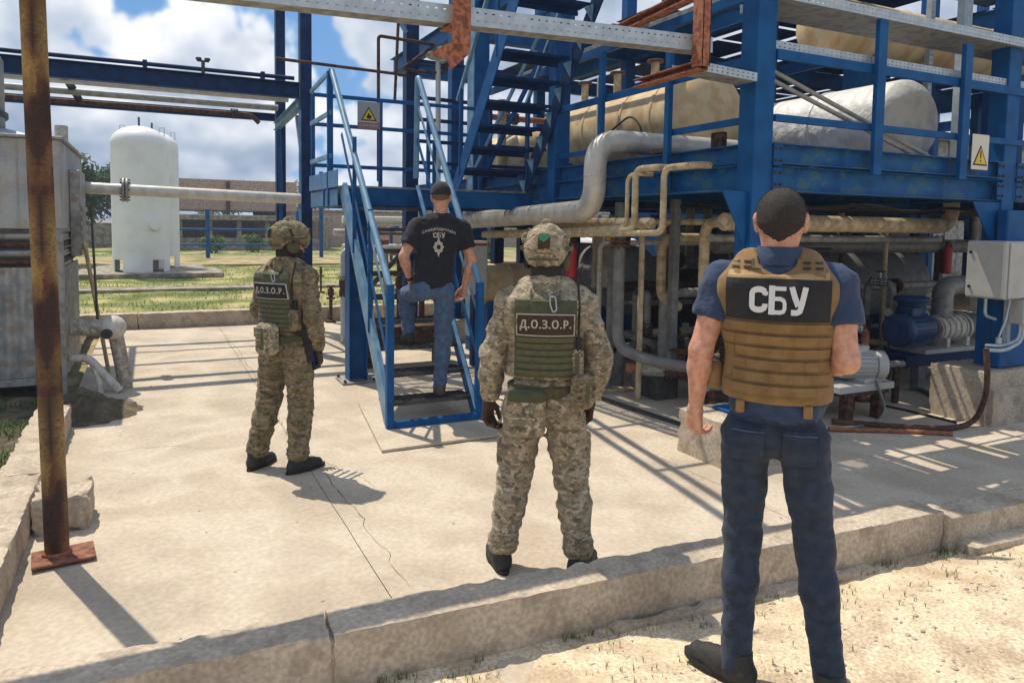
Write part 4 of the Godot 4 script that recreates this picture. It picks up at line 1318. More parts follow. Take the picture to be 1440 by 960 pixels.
	for k in 2:
		pipe(cd, "conduit", [Vector3(4.2, 2.96 - k * 0.07, FZ - 0.1), Vector3(6.33, 2.34 - k * 0.05, FZ - 0.1)], 0.018, M.galv_dull)
	exclamation_sign("warning_sign", "white sign with yellow exclamation triangle fixed to the platform front rail", Vector3(6.52, 2.30, FZ + 0.03), 0.24, 0.31)
# ---------------------------------------------------------------- vessels, pipes, pumps
# horizontal vessel with dished ends from a to b
func vessel(called: String, label: String, a: Vector3, b: Vector3, r: float, mat: Material, bands: Array, legs: float, group := "") -> Node3D:
	var t := thing(called, label, "vessel", Vector3.ZERO, 0, group)
	var l := a.distance_to(b)
	var pr := [Vector2(0.004, 0)]
	var e := r * 0.52
	for k in range(1, 9):
		var q := PI / 2 * k / 8.0
		pr.append(Vector2(r * sin(q), e * (1 - cos(q))))
	pr.append(Vector2(r, l * 0.5))
	for k in range(8, -1, -1):
		var q := PI / 2 * k / 8.0
		pr.append(Vector2(maxf(r * sin(q), 0.004), l - e * (1 - cos(q))))
	var g := Geo.new()
	g.lathe(pr, 40)
	var f := frame_y(a, b)
	part(t, "shell", g.mesh(), mat, f)
	for p in bands:
		var h := Geo.new()
		h.lathe([Vector2(r - 0.002, 0), Vector2(r + 0.01, 0.002), Vector2(r + 0.01, 0.04), Vector2(r - 0.002, 0.042)], 40)
		part(t, "band", h.mesh(), mat, f.translated_local(Vector3(0, l * p, 0)))
	for p in [0.2, 0.8]:
		var q: Vector3 = a.lerp(b, p)
		var s: Vector3 = (b - a).normalized() * 0.07
		var w := Vector3(absf((b - a).normalized().z), 0, absf((b - a).normalized().x)) * r * 0.75
		block(t, "saddle", q - s.abs() - w + Vector3(0, -legs, 0), q + s.abs() + w + Vector3(0, -r * 0.72, 0), M.blue, 0.01)
	return t

func valve(t: Node3D, at: Vector3, dir: Vector3, r: float, mat: Material) -> void:
	flange(t, "flange", at - dir * r * 1.7, dir, r * 1.5, mat, M.rust_dark)
	flange(t, "flange", at + dir * r * 1.7, dir, r * 1.5, mat, M.rust_dark)
	var v := disc(t, "valve_body", at - dir * r * 1.3, at + dir * r * 1.3, r * 1.25, mat)
	pipe(t, "valve_bonnet", [at, at + Vector3(0, r * 3.4, 0)], r * 0.45, mat)
	var g := Geo.new()
	var pts := []
	for k in 25:
		pts.append(at + Vector3(cos(TAU * k / 24) * r * 1.7, r * 3.5, sin(TAU * k / 24) * r * 1.7))
	g.tube(pts, r * 0.16, 6)
	for k in 2:
		var o := Vector3(cos(PI * k / 2), 0, sin(PI * k / 2)) * r * 1.7
		g.tube([at + Vector3(0, r * 3.5, 0) - o, at + Vector3(0, r * 3.5, 0) + o], r * 0.13, 6)
	part(t, "hand_wheel", g.mesh(), M.rust_dark)

func motor(t: Node3D, a: Vector3, b: Vector3, r: float, mat: Material) -> void:      # finned electric motor, fan cowl at a
	var d := (b - a).normalized()
	var l := a.distance_to(b)
	var m := disc(t, "motor_body", a + d * l * 0.22, b, r * 0.86, mat, 28)
	var cowl := Geo.new()
	cowl.lathe([Vector2(0.002, 0.012), Vector2(r * 0.3, 0.01), Vector2(r * 0.34, 0.0), Vector2(r * 0.84, 0.0), Vector2(r, 0.02), Vector2(r, l * 0.21), Vector2(r * 0.9, l * 0.22)], 28)
	part(t, "fan_cowl", cowl.mesh(), mat, frame_y(a, b))
	var g := Geo.new()
	var f := frame_y(a, b)
	for k in 20:
		var o := Vector3(cos(TAU * k / 20), 0, sin(TAU * k / 20))
		var s := Vector3(-o.z, 0, o.x) * 0.003
		var p0 := o * r * 0.84
		var p1 := o * r * 0.99
		var y0 := Vector3(0, l * 0.25, 0)
		var y1 := Vector3(0, l * 0.95, 0)
		g.quad(f * (p0 + s + y0), f * (p0 + s + y1), f * (p1 + s + y1), f * (p1 + s + y0))
		g.quad(f * (p0 - s + y1), f * (p0 - s + y0), f * (p1 - s + y0), f * (p1 - s + y1))
		g.quad(f * (p1 + s + y0), f * (p1 + s + y1), f * (p1 - s + y1), f * (p1 - s + y0))
	part(t, "cooling_fins", g.mesh(), mat)
	for k in 3:      # rings of the fan grille
		var h := Geo.new()
		var pts := []
		for i in 25: pts.append(f * Vector3(cos(TAU * i / 24) * r * (0.42 + k * 0.17), -0.002, sin(TAU * i / 24) * r * (0.42 + k * 0.17)))
		h.tube(pts, 0.004, 5)
		part(t, "fan_grille", h.mesh(), M.dark_steel)
	block(t, "terminal_box", (a + b) * 0.5 + Vector3(-r * 0.4, r * 0.8, -r * 0.4), (a + b) * 0.5 + Vector3(r * 0.4, r * 1.35, r * 0.4), mat, 0.01)

func build_vessels() -> void:
	var v := vessel("process_vessel", "long cream insulated vessel with rust stains on the platform beside the stair", Vector3(5.62, 2.98, -6.3), Vector3(5.62, 2.98, -9.6), 0.52, M.cream, [0.18, 0.36, 0.62, 0.8], 0.58)
	for k in 3:
		var z := -7.35 - k * 0.8
		pipe(v, "nozzle", [Vector3(5.5, 3.45, z), Vector3(5.5, 3.72, z)], 0.05, M.cream_pipe)
		disc(v, "nozzle_flange", Vector3(5.5, 3.72, z), Vector3(5.5, 3.75, z), 0.1, M.rust_dark)
	pipe(v, "cable", [Vector3(5.07, 2.65, -8.2), Vector3(5.06, 2.95, -7.5), Vector3(5.06, 3.05, -7.2), Vector3(5.06, 2.9, -7.0), Vector3(5.08, 2.6, -6.95)], 0.012, M.rubber, 0.2)
	pipe(v, "riser", [Vector3(4.98, 2.45, -7.75), Vector3(4.98, 3.55, -7.75)], 0.04, M.cladding)
	var v2 := vessel("process_vessel", "rear cream vessel seen through the upper stair treads", Vector3(5.6, 2.72, -10.35), Vector3(5.6, 2.72, -12.6), 0.55, M.cream, [0.3, 0.7], 0.85)
	pipe(v2, "riser", [Vector3(4.95, 2.2, -11.2), Vector3(4.95, 4.4, -11.2)], 0.09, M.cream_pipe)
	pipe(v2, "riser", [Vector3(5.0, 2.2, -10.6), Vector3(5.0, 3.7, -10.6)], 0.07, M.cream_pipe)
	var sup := thing("rear_stand", "blue steel stand under the rear cream vessel", "stand")
	for x in [4.9, 6.3]:
		for z in [-10.5, -12.4]:
			block(sup, "leg", Vector3(x - 0.08, 0, z - 0.08), Vector3(x + 0.08, 1.7, z + 0.08), M.blue_navy)
	block(sup, "top_frame", Vector3(4.8, 1.7, -12.6), Vector3(6.4, 1.868, -10.45), M.blue_navy)
	var vv := thing("vessel_valve", "rusty gate valve with hand wheel on the pipe above the rear vessel", "valve")
	pipe(vv, "line", [Vector3(4.95, 3.5, -11.1), Vector3(6.3, 3.5, -11.1)], 0.05, M.rust)
	valve(vv, Vector3(5.35, 3.5, -11.1), Vector3.RIGHT, 0.07, M.dark_steel)
	vessel("wrapped_vessel", "vessel wrapped in white sheeting behind the platform front rail", Vector3(6.75, 2.82, -4.72), Vector3(6.75, 2.82, -8.2), 0.42, M.white_wrap, [0.3, 0.62], 0.42)
	var hv := vessel("upper_vessel", "large ochre stained vessel high under the upper level", Vector3(6.9, 4.12, -6.3), Vector3(11.6, 4.12, -6.3), 0.34, M.cream, [0.3, 0.7], 1.72)
	# small relief valve on bent pipe by the back column
	var rp := thing("relief_line", "bare steel instrument line bent round a shiny relief valve by the back column", "pipe")
	var zz := -9.6
	pipe(rp, "line", [on_z(532, 255, zz), on_z(532, 50, zz), on_z(612, 63, zz), on_z(566, 96, zz), on_z(588, 100, zz), on_z(625, 103, zz), on_z(629, 80, zz)], 0.022, M.rust_dark, 0.05)
	pipe(rp, "downpipe", [on_z(616, 285, zz), on_z(616, 85, zz), on_z(625, 83, zz)], 0.035, M.cladding)
	disc(rp, "relief_body", on_z(622, 88, zz), on_z(622, 66, zz), 0.07, M.galv)
	disc(rp, "relief_flange", on_z(611, 82, zz), on_z(612, 76, zz), 0.12, M.galv)
	pipe(rp, "cross_line", [on_z(388, 82, zz), on_z(575, 106, zz)], 0.02, M.rust_dark)
	pipe(rp, "drop_line", [on_z(560, 30, zz), on_z(555, 140, zz)], 0.02, M.rust_dark)

func build_pipes() -> void:
	var s := thing("process_pipe", "thick white clad pipe rising in an S beside the platform left face", "pipe")
	pipe(s, "run", [Vector3(3.8, 1.795, -9.05), Vector3(3.8, 1.9, -5.97), Vector3(3.8, 2.56, -5.97), Vector3(5.6, 2.56, -5.97), Vector3(5.6, 2.45, -5.97)], 0.108, M.cladding, 0.26, 28)
	for p in [[Vector3(3.8, 2.22, -5.97), Vector3.UP], [Vector3(4.35, 2.56, -5.97), Vector3.RIGHT], [Vector3(3.8, 1.858, -7.2), Vector3.BACK]]:
		var q: Vector3 = p[0]
		var d: Vector3 = p[1]
		disc(s, "cladding_seam", q - d * 0.006, q + d * 0.006, 0.112, M.cladding, 28)
	# supports: hangers from the landing and the platform
	bar(s, "hanger", Vector3(3.8, 1.9, -8.6), Vector3(3.8, 2.1, -8.6), 0.03, 0.03, M.rust_dark)
	# three small traced lines
	var y := 1.85
	for k in 3:
		var u: float = [882, 893, 933][k]
		var t := thing("small_pipe", ["thin cream pipe turning up first beside the thick white pipe", "thin cream pipe turning up in the middle of the three small pipes", "thin cream pipe turning up nearest the main column"][k], "pipe", Vector3.ZERO, 0, "three small pipes on the left face")
		var x := 3.86 - k * 0.0
		var p := on_x(u, 292, x)
		var q := on_x(u + 3, [246, 238, 236][k], x)
		pipe(t, "run", [Vector3(x, 1.64 - 0.02 * k, -8.7), Vector3(x, 1.74 - 0.02 * k, p.z), Vector3(x, q.y, p.z), Vector3(x, q.y, p.z + [0.2, 0.3, 0.42][k]), Vector3(x + 0.12, q.y, p.z + [0.2, 0.3, 0.42][k])], [0.02, 0.03, 0.028][k], M.cream_pipe, 0.09)
		for i in 12:
			var z := -8.5 + i * 0.2
			if z < p.z - 0.1: disc(t, "clamp", Vector3(x, 1.64 - 0.02 * k + 0.1 * (z + 8.7) / (p.z + 8.7), z), Vector3(x, 1.64 - 0.02 * k + 0.1 * (z + 8.7) / (p.z + 8.7), z + 0.02), [0.027, 0.039, 0.037][k], M.cream_pipe, 10)
	# support bracket for the lines
	var br := thing("pipe_bracket", "rusty bracket under the thick white pipe by the main column", "bracket")
	block(br, "plate", Vector3(4.12, 2.41, -5.55), Vector3(4.2, 2.46, -5.35), M.rust_dark)
	block(br, "stub", Vector3(4.13, 2.4, -4.75), Vector3(4.19, 2.52, -4.62), M.rust_dark)
	# big pipes crossing below the deck
	var a := thing("under_deck_pipe", "cream pipe crossing below the deck and turning up at its right end", "pipe")
	var e := on_z(1337, 318, -4.75)
	pipe(a, "run", [Vector3(4.3, 1.80, -4.75), Vector3(e.x, 1.80, -4.75), Vector3(e.x, 2.2, -4.75)], 0.075, M.cream_pipe, 0.2, 20)
	pipe(a, "drop", [Vector3(4.75, 1.8, -4.8), Vector3(4.75, 1.8, -5.5), Vector3(4.75, 1.2, -5.5)], 0.05, M.cream_pipe, 0.15)
	var b := thing("under_deck_pipe", "thin grey pipe just under the cream pipe below the deck", "pipe")
	pipe(b, "run", [Vector3(4.35, 1.66, -4.95), Vector3(on_z(1322, 330, -4.95).x, 1.66, -4.95)], 0.035, M.galv_dull)
	var c := thing("under_deck_pipe", "dark lagged pipe deeper below the deck behind the pumps", "pipe")
	pipe(c, "run", [Vector3(5.6, 1.55, -6.3), Vector3(10.5, 1.55, -6.3)], 0.09, M.grey_paint)
	pipe(c, "drop", [Vector3(6.9, 1.55, -6.3), Vector3(6.9, 0.1, -6.3)], 0.06, M.grey_paint)
	var d2 := thing("under_deck_pipe", "cream pipe running left below the deck from the main column towards the stair", "pipe")
	pipe(d2, "run", [Vector3(4.05, 1.78, -5.4), Vector3(4.05, 1.78, -7.6), Vector3(4.05, 1.2, -7.6)], 0.05, M.cream_pipe, 0.12)
	# bundles of cable and conduit right under the deck
	for k in 5:
		var q := thing("cable_run", "black cables slung in loops under the deck beams", "cable", Vector3.ZERO, 0, "cable runs under the deck")
		var pts := []
		for i in 9: pts.append(Vector3(4.4 + i * 0.65, 1.98 - 0.06 * absf(sin(i * 1.57 + k)), -4.55 - k * 0.22))
		pipe(q, "cable", pts, 0.014, M.rubber, 0.2, 8)
	# vertical pipe with elbow left of the man in the vest
	var f := thing("elbow_pipe", "grey vertical pipe bending level above the floor beside the round vessel end", "pipe")
	var ft := on_z(872, 335, -6.0)
	pipe(f, "run", [ft + Vector3(0, 0.35, 0), Vector3(ft.x, 0.55, -6.0), Vector3(ft.x + 0.15, 0.47, -5.6), Vector3(ft.x + 0.5, 0.44, -5.1)], 0.055, M.grey_paint, 0.16, 18)
	flange(f, "flange", ft + Vector3(0, -0.05, 0), Vector3.UP, 0.1, M.rust_dark, M.rust_dark)
	var g := thing("elbow_pipe", "tall cream loop of pipe standing behind the valve beside the main column", "pipe")
	var gt := on_z(931, 345, -6.2)
	pipe(g, "run", [gt + Vector3(0.55, 0.08, 0), gt + Vector3(0, 0.08, 0), Vector3(gt.x, 1.0, -6.2), Vector3(gt.x + 0.25, 0.9, -6.2)], 0.05, M.cream_pipe, 0.16, 18)
	var h := thing("pipe_post", "grey support post under the deck beside the cream loop of pipe", "post")
	block(h, "post", Vector3(4.76, 0, -6.05), Vector3(4.84, 2.03, -5.97), M.grey_paint)
	# flanged manifold near the floor
	var m := thing("floor_manifold", "rusty flanged valve manifold low on the floor beside the man's bare arm", "valve")
	var mp := on_y(925, 520, 0.3)
	var md := Vector3(0.72, 0, 0.69)
	pipe(m, "line", [mp - md * 0.2, mp + md * 1.3], 0.07, M.insul)
	valve(m, mp + md * 0.22, md, 0.06, M.rust_dark)
	valve(m, mp + md * 0.8, md, 0.06, M.cream_pipe)
	disc(m, "orange_cap", mp - md * 0.32, mp - md * 0.2, 0.055, M.rust)
	block(m, "stand", mp + Vector3(0.4, -0.3, 0.2), mp + Vector3(0.65, -0.06, 0.5), M.dark_steel)
	block(m, "stand", mp + Vector3(-0.05, -0.3, -0.2), mp + Vector3(0.22, -0.06, 0.06), M.dark_steel)
	var k2 := thing("steel_bucket", "dark round pedestal standing under the flanged manifold", "pedestal", on_y(905, 545, 0.0))
	var kg := Geo.new()
	kg.lathe([Vector2(0.01, 0), Vector2(0.13, 0), Vector2(0.16, 0.22), Vector2(0.15, 0.22), Vector2(0.12, 0.02), Vector2(0.01, 0.02)], 20)
	part(k2, "shell", kg.mesh(), M.grey_paint)
	# low bund frames on the floor
	for k in 3:
		var fr := thing("floor_angle", ["long pale steel angle lying on the floor by the manifold", "dark steel plate edge lying on the floor before the manifold", "dark steel strip on the floor behind the pump stand"][k], "steel strip")
		var p0: Vector3 = [on_y(845, 550, 0.02), on_y(845, 560, 0.01), on_y(1290, 545, 0.02)][k]
		var p1: Vector3 = [on_y(945, 543, 0.02), on_y(960, 598, 0.01), on_y(1350, 575, 0.02)][k]
		bar(fr, "strip", p0, p1, 0.06, 0.03, [M.cream_pipe, M.dark_steel, M.dark_steel][k])
	# insulated elbow legs by the left unit
	var w := thing("lagged_elbow", "ragged lagged pipe with a white ball elbow standing beside the grey unit", "pipe")
	var z := -8.5
	pipe(w, "header", [Vector3(-0.75, 0.66, z), Vector3(-0.36, 0.63, z)], 0.085, M.insul, 0.1, 18)
	var ball := Geo.new()
	var pr := []
	for i in 13: pr.append(Vector2(maxf(0.125 * sin(PI * i / 12.0), 0.002), -0.125 * cos(PI * i / 12.0)))
	ball.lathe(pr, 24)
	part(w, "elbow_ball", ball.mesh(), M.white_pipe, Transform3D(Basis(), Vector3(-0.36, 0.64, z + 0.02)))
	disc(w, "end_cap", Vector3(-0.4, 0.6, z + 0.11), Vector3(-0.42, 0.59, z + 0.16), 0.05, M.dark_steel)
	pipe(w, "leg", [Vector3(-0.34, 0.58, z), Vector3(-0.28, 0.2, z - 0.02), Vector3(-0.26, -0.02, z - 0.03)], 0.07, M.insul, 0.1, 16)
	var w2 := thing("white_drain_pipe", "bent white drain pipe sloping to the pad beside the grey unit", "pipe")
	pipe(w2, "run", [Vector3(-0.76, 0.36, z + 0.12), Vector3(-0.58, 0.36, z + 0.12), Vector3(-0.3, 0.02, z + 0.2)], 0.04, M.white_pipe, 0.06)
	pipe(w2, "branch", [Vector3(-0.56, 0.33, z + 0.12), Vector3(-0.48, 0.12, z + 0.2), Vector3(-0.47, 0.0, z + 0.2)], 0.025, M.white_pipe, 0.04)
	var w3 := thing("tripod_stake", "thin leaning wooden stakes beside the lagged elbow", "stake")
	pipe(w3, "stake", [Vector3(-0.62, 1.5, z - 0.35), Vector3(-0.40, 0.0, z - 0.25)], 0.02, M.cream_pipe)
	pipe(w3, "stake", [Vector3(-0.55, 1.9, z - 0.3), Vector3(-0.5, 0.6, z - 0.12)], 0.012, M.dark_steel)

func build_pumps() -> void:
	# white motor pump on a rusty frame behind the man in the vest
	var c := on_y(1197, 585, 0.0)
	var t := thing("motor_pump", "pale grey motor pump with round fan cowl on a rusty frame", "pump", c)
	for x in [-0.22, 0.2]:
		for z in [-0.2, 0.12]:
			block(t, "frame_leg", Vector3(x - 0.04, 0, z - 0.05), Vector3(x + 0.04, 0.24, z + 0.05), M.rust_dark)
	block(t, "frame_top", Vector3(-0.32, 0.24, -0.26), Vector3(0.28, 0.28, 0.18), M.rust_dark)
	block(t, "bed_plate", Vector3(-0.4, 0.282, -0.28), Vector3(0.32, 0.345, 0.2), M.box_grey)
	motor(t, Vector3(0.22, 0.50, 0.16), Vector3(-0.16, 0.50, -0.06), 0.135, M.box_grey)
	disc(t, "coupling", Vector3(-0.16, 0.50, -0.06), Vector3(-0.26, 0.50, -0.118), 0.06, M.galv)
	disc(t, "pump_head", Vector3(-0.26, 0.50, -0.118), Vector3(-0.42, 0.50, -0.21), 0.1, M.insul)
	block(t, "foot", Vector3(-0.05, 0.345, -0.05), Vector3(0.2, 0.39, 0.17), M.box_grey)
	pipe(t, "power_cable", [Vector3(0.06, 0.38, 0.2), Vector3(0.1, 0.1, 0.3), Vector3(-0.1, 0.015, 0.32), Vector3(-0.6, 0.015, 0.3)], 0.012, M.grey_paint, 0.15)
	# blue motor multistage pump on a skid
	var z := -5.35
	var p0 := on_z(1262, 520, z)
	var s := thing("skid_pump", "blue motor driving a pale rust streaked multistage pump on a blue skid", "pump")
	var x0 := p0.x
	block(s, "skid", Vector3(x0 - 0.15, 0.28, z - 0.25), Vector3(x0 + 1.35, 0.40, z + 0.2), M.blue_navy)
	block(s, "bed_plate", Vector3(x0 + 0.15, 0.402, z - 0.22), Vector3(x0 + 1.3, 0.45, z + 0.22), M.box_grey)
	for x in [0.15, 1.15]:
		for q in [-0.2, 0.14]:
			block(s, "leg", Vector3(x0 + x - 0.06, 0, z + q - 0.05), Vector3(x0 + x + 0.06, 0.28, z + q + 0.05), M.grey_paint)
	motor(s, Vector3(x0 - 0.12, 0.66, z + 0.05), Vector3(x0 + 0.42, 0.66, z), 0.18, M.motor_blue)
	var bl := Geo.new()
	bl.lathe([Vector2(0.01, 0), Vector2(0.13, 0), Vector2(0.15, 0.06), Vector2(0.14, 0.2), Vector2(0.19, 0.23), Vector2(0.17, 0.27), Vector2(0.01, 0.28)], 20)
	part(s, "blue_bell", bl.mesh(), M.motor_blue, Transform3D(Basis(), Vector3(x0 + 0.3, 0.74, z - 0.08)))
	disc(s, "coupling_guard", Vector3(x0 + 0.44, 0.64, z), Vector3(x0 + 0.55, 0.64, z), 0.1, M.rust_dark)
	disc(s, "pump_casing", Vector3(x0 + 0.56, 0.64, z), Vector3(x0 + 1.02, 0.64, z), 0.14, M.white_pipe, 28)
	for k in 5:
		disc(s, "stage_ring", Vector3(x0 + 0.58 + k * 0.1, 0.64, z), Vector3(x0 + 0.61 + k * 0.1, 0.64, z), 0.155, M.white_pipe, 28)
	for q in [0.62, 0.97]:
		block(s, "pump_foot", Vector3(x0 + q - 0.03, 0.45, z - 0.15), Vector3(x0 + q + 0.03, 0.55, z + 0.17), M.white_pipe)
	disc(s, "suction_flange", Vector3(x0 + 1.03, 0.64, z), Vector3(x0 + 1.07, 0.64, z), 0.17, M.cladding)
	pipe(s, "suction_pipe", [Vector3(x0 + 1.07, 0.64, z), Vector3(x0 + 1.7, 0.64, z), Vector3(x0 + 1.7, 0.02, z)], 0.13, M.grey_paint, 0.25, 20)
	pipe(s, "lagged_bend", [Vector3(x0 + 0.72, 0.78, z), Vector3(x0 + 0.72, 1.12, z), Vector3(x0 + 1.3, 1.12, z - 0.1)], 0.11, M.galv_dull, 0.22, 20)
	for k in 4:
		disc(s, "lagging_seam", Vector3(x0 + 0.72, 0.84 + k * 0.05, z), Vector3(x0 + 0.72, 0.845 + k * 0.05, z), 0.114, M.galv_dull, 20)
	# electrical cabinet and switch on the right leg
	var b0 := on_x(1361, 338, 6.62)
	var b1 := on_x(1412, 422, 6.62)
	var e := thing("control_cabinet", "grey steel control cabinet hanging on the right leg of the platform", "cabinet")
	block(e, "housing", Vector3(6.62, b1.y, b0.z), Vector3(7.35, b0.y, b1.z), M.box_grey, 0.012)
	block(e, "door", Vector3(6.606, b1.y + 0.012, b0.z + 0.012), Vector3(6.619, b0.y - 0.012, b1.z - 0.012), M.box_grey, 0.005)
	block(e, "door", Vector3(6.66, b1.y + 0.012, b1.z + 0.001), Vector3(7.34, b0.y - 0.012, b1.z + 0.014), M.box_grey, 0.005)
	for y in [b0.y - 0.1, b1.y + 0.1]:
		disc(e, "lock", Vector3(6.606, y, b0.z + 0.05), Vector3(6.592, y, b0.z + 0.05), 0.014, M.black)
	bar(e, "mounting_strut", Vector3(6.9, b1.y, b1.z - 0.12), Vector3(6.9, 0.74, b1.z - 0.12), 0.05, 0.04, M.galv)
	bar(e, "mounting_arm", Vector3(6.9, 1.3, b1.z - 0.14), Vector3(7.0, 1.3, -4.02), 0.04, 0.04, M.galv)
	pipe(e, "conduit", [Vector3(6.7, b1.y, b1.z - 0.2), Vector3(6.7, b1.y - 0.16, b1.z - 0.2), Vector3(6.86, b1.y - 0.2, b1.z - 0.2)], 0.014, M.galv, 0.05)
	pipe(e, "conduit", [Vector3(6.8, b1.y, b1.z - 0.05), Vector3(6.76, b1.y - 0.18, b1.z - 0.05), Vector3(6.72, b1.y - 0.34, b1.z - 0.08)], 0.01, M.galv, 0.05)
	disc(e, "cable_gland", Vector3(6.72, b1.y - 0.34, b1.z - 0.08), Vector3(6.72, b1.y - 0.4, b1.z - 0.08), 0.025, M.galv)
	pipe(e, "conduit", [Vector3(7.1, b1.y, b1.z - 0.05), Vector3(7.05, b1.y - 0.06, b1.z - 0.03), Vector3(6.95, b1.y - 0.07, b1.z - 0.03)], 0.016, M.galv, 0.04)
	var sw := thing("isolator_switch", "small grey isolator switch box with dark rotary handle below the control cabinet", "switch", Vector3(6.86, 0.94, b1.z - 0.09))
	block(sw, "housing", Vector3(0, 0, 0), Vector3(0.21, 0.22, 0.13), M.box_grey, 0.008)
	disc(sw, "dial", Vector3(0.09, 0.12, 0.131), Vector3(0.09, 0.12, 0.137), 0.045, M.sign_white)
	block(sw, "handle", Vector3(0.055, 0.108, 0.138), Vector3(0.125, 0.132, 0.16), M.black, 0.004)
	block(sw, "side_plate", Vector3(0.212, 0.02, 0.02), Vector3(0.222, 0.2, 0.12), M.cream_pipe, 0.002)
	pipe(sw, "conduit", [Vector3(0.12, 0, 0.06), Vector3(0.12, -0.16, 0.06), Vector3(-0.1, -0.24, 0.04), Vector3(-0.3, -0.22, 0.0)], 0.018, M.galv, 0.12)
	pipe(sw, "conduit", [Vector3(0.08, 0, 0.06), Vector3(0.08, -0.14, 0.06), Vector3(-0.1, -0.2, 0.02), Vector3(-0.3, -0.18, 0.0)], 0.012, M.galv, 0.1)
	# brown hose from the switch along the floor
	var hz := thing("brown_hose", "brown rubber hose dropping from the switch and curving along the floor", "hose")
	var h0 := Vector3(6.57, 0.73, -3.9)
	pipe(hz, "hose", [h0, on_x(1390, 545, 6.55), on_y(1375, 592, 0.03), on_y(1340, 603, 0.03), on_y(1270, 600, 0.03), on_y(1170, 592, 0.03)], 0.024, M.rust_dark, 0.25)
	var hz2 := thing("brown_hose", "second thin brown hose lying on the floor before the pump frame", "hose")
	pipe(hz2, "hose", [on_y(1340, 610, 0.02), on_y(1290, 607, 0.02), on_y(1165, 603, 0.02)], 0.02, M.rust, 0.2)
	var hz3 := thing("floor_cable", "black cable lying slack on the floor behind the pump frame", "cable")
	pipe(hz3, "cable", [on_y(1225, 566, 0.012), on_y(1290, 580, 0.012), on_y(1345, 594, 0.012)], 0.012, M.rubber, 0.2)
	# dark vessels and columns under the deck
	var rv := vessel("drum", "round grey end of a horizontal drum under the deck beside the soldier", Vector3(5.55, 1.05, -7.6), Vector3(5.55, 1.05, -9.9), 0.46, M.grey_paint, [0.3], 1.05)
	vessel("drum", "small cream drum on the floor behind the stair", Vector3(3.75, 0.95, -8.9), Vector3(5.0, 0.95, -8.9), 0.28, M.cream, [0.4], 0.95)
	vessel("drum", "grey horizontal drum deep under the deck behind the skid pump", Vector3(7.2, 1.0, -7.4), Vector3(10.4, 1.0, -7.4), 0.5, M.grey_paint, [0.4], 1.0)
	vessel("drum", "white drum standing on the lawn beyond the platform", Vector3(7.6, 1.05, -14.5), Vector3(10.5, 1.05, -14.5), 0.42, M.tank_white, [0.25, 0.5], 1.0)
	for k in 3:
		var x: float = [6.55, 7.4, 8.3][k]
		var u := thing("upright_cylinder", ["grey upright cylinder standing behind the pumps with a cap on top", "dark upright vessel behind the skid pump", "grey upright filter vessel deep under the deck"][k], "cylinder", Vector3(x, 0, [-6.0, -6.9, -8.6][k]))
		var r: float = [0.13, 0.24, 0.3][k]
		disc(u, "shell", Vector3.ZERO, Vector3(0, [1.25, 1.55, 1.8][k], 0), r, [M.grey_paint, M.dark_steel, M.grey_paint][k])
		disc(u, "cap", Vector3(0, [1.25, 1.55, 1.8][k], 0), Vector3(0, [1.33, 1.62, 1.86][k], 0), r * 1.15, M.dark_steel)
		pipe(u, "outlet", [Vector3(0, [1.3, 1.6, 1.84][k], 0), Vector3(0, [1.5, 1.8, 1.98][k], 0), Vector3(0.5, [1.5, 1.8, 1.98][k], 0)], 0.04, M.dark_steel)
	vessel("drum", "long grey drum along the back of the pump bay", Vector3(8.0, 1.15, -10.0), Vector3(13.2, 1.15, -10.0), 0.62, M.grey_paint, [0.3, 0.6], 1.15)
	vessel("drum", "brown rust stained drum low behind the white motor pump", Vector3(6.4, 0.72, -8.6), Vector3(8.1, 0.72, -8.9), 0.4, M.rust_dark, [0.5], 0.72)
	for k in 4:
		var bk := thing("equipment_cubicle", "grey steel equipment cubicle standing in the row at the back of the pump bay", "cubicle", Vector3(9.2 + k * 1.25, 0, -11.6), 0, "cubicles at the back of the pump bay")
		block(bk, "housing", Vector3(0, 0.1, -0.5), Vector3(1.1, 1.9, 0.0), M.grey_paint, 0.01)
		block(bk, "door", Vector3(0.04, 0.16, 0.001), Vector3(1.06, 1.84, 0.02), M.grey_paint, 0.006)
		block(bk, "plinth", Vector3(0.02, 0, -0.48), Vector3(1.08, 0.1, -0.02), M.dark_steel)
		block(bk, "handle", Vector3(0.92, 0.9, 0.021), Vector3(0.95, 1.1, 0.045), M.black)
	# further process lines threading the bay
	rng.seed = 404
	for k in 16:
		var ln := thing("process_line", "pipe run threading between the pumps and posts under the deck", "pipe", Vector3.ZERO, 0, "process lines in the pump bay")
		var y := rng.randf_range(0.35, 1.85)
		var zz := -6.05 - k * 0.21
		var xa := rng.randf_range(4.4, 5.6)
		var xb := rng.randf_range(7.0, 11.0)
		var r: float = [0.03, 0.05, 0.022, 0.065][k % 4]
		var mm: Material = [M.cream_pipe, M.galv_dull, M.rust_dark, M.grey_paint, M.white_pipe][k % 5]
		pipe(ln, "run", [Vector3(xa, 0.0, zz), Vector3(xa, y, zz), Vector3(xb, y, zz), Vector3(xb, 2.05 if k % 2 else 0.0, zz)], r, mm, r * 3.0, 12)
		for i in 2:
			flange(ln, "flange", Vector3(lerpf(xa, xb, 0.3 + 0.4 * i), y, zz), Vector3.RIGHT, r * 1.9, M.rust_dark, M.rust_dark)
	# valve stations standing among the pumps
	var vs := [Vector3(4.85, 0, -5.0), Vector3(5.25, 0, -5.7), Vector3(5.0, 0, -6.7), Vector3(6.1, 0, -5.6), Vector3(6.55, 0, -5.1), Vector3(6.35, 0, -6.9), Vector3(7.2, 0, -6.4), Vector3(7.7, 0, -6.0), Vector3(8.6, 0, -6.2), Vector3(5.9, 0, -6.6)]
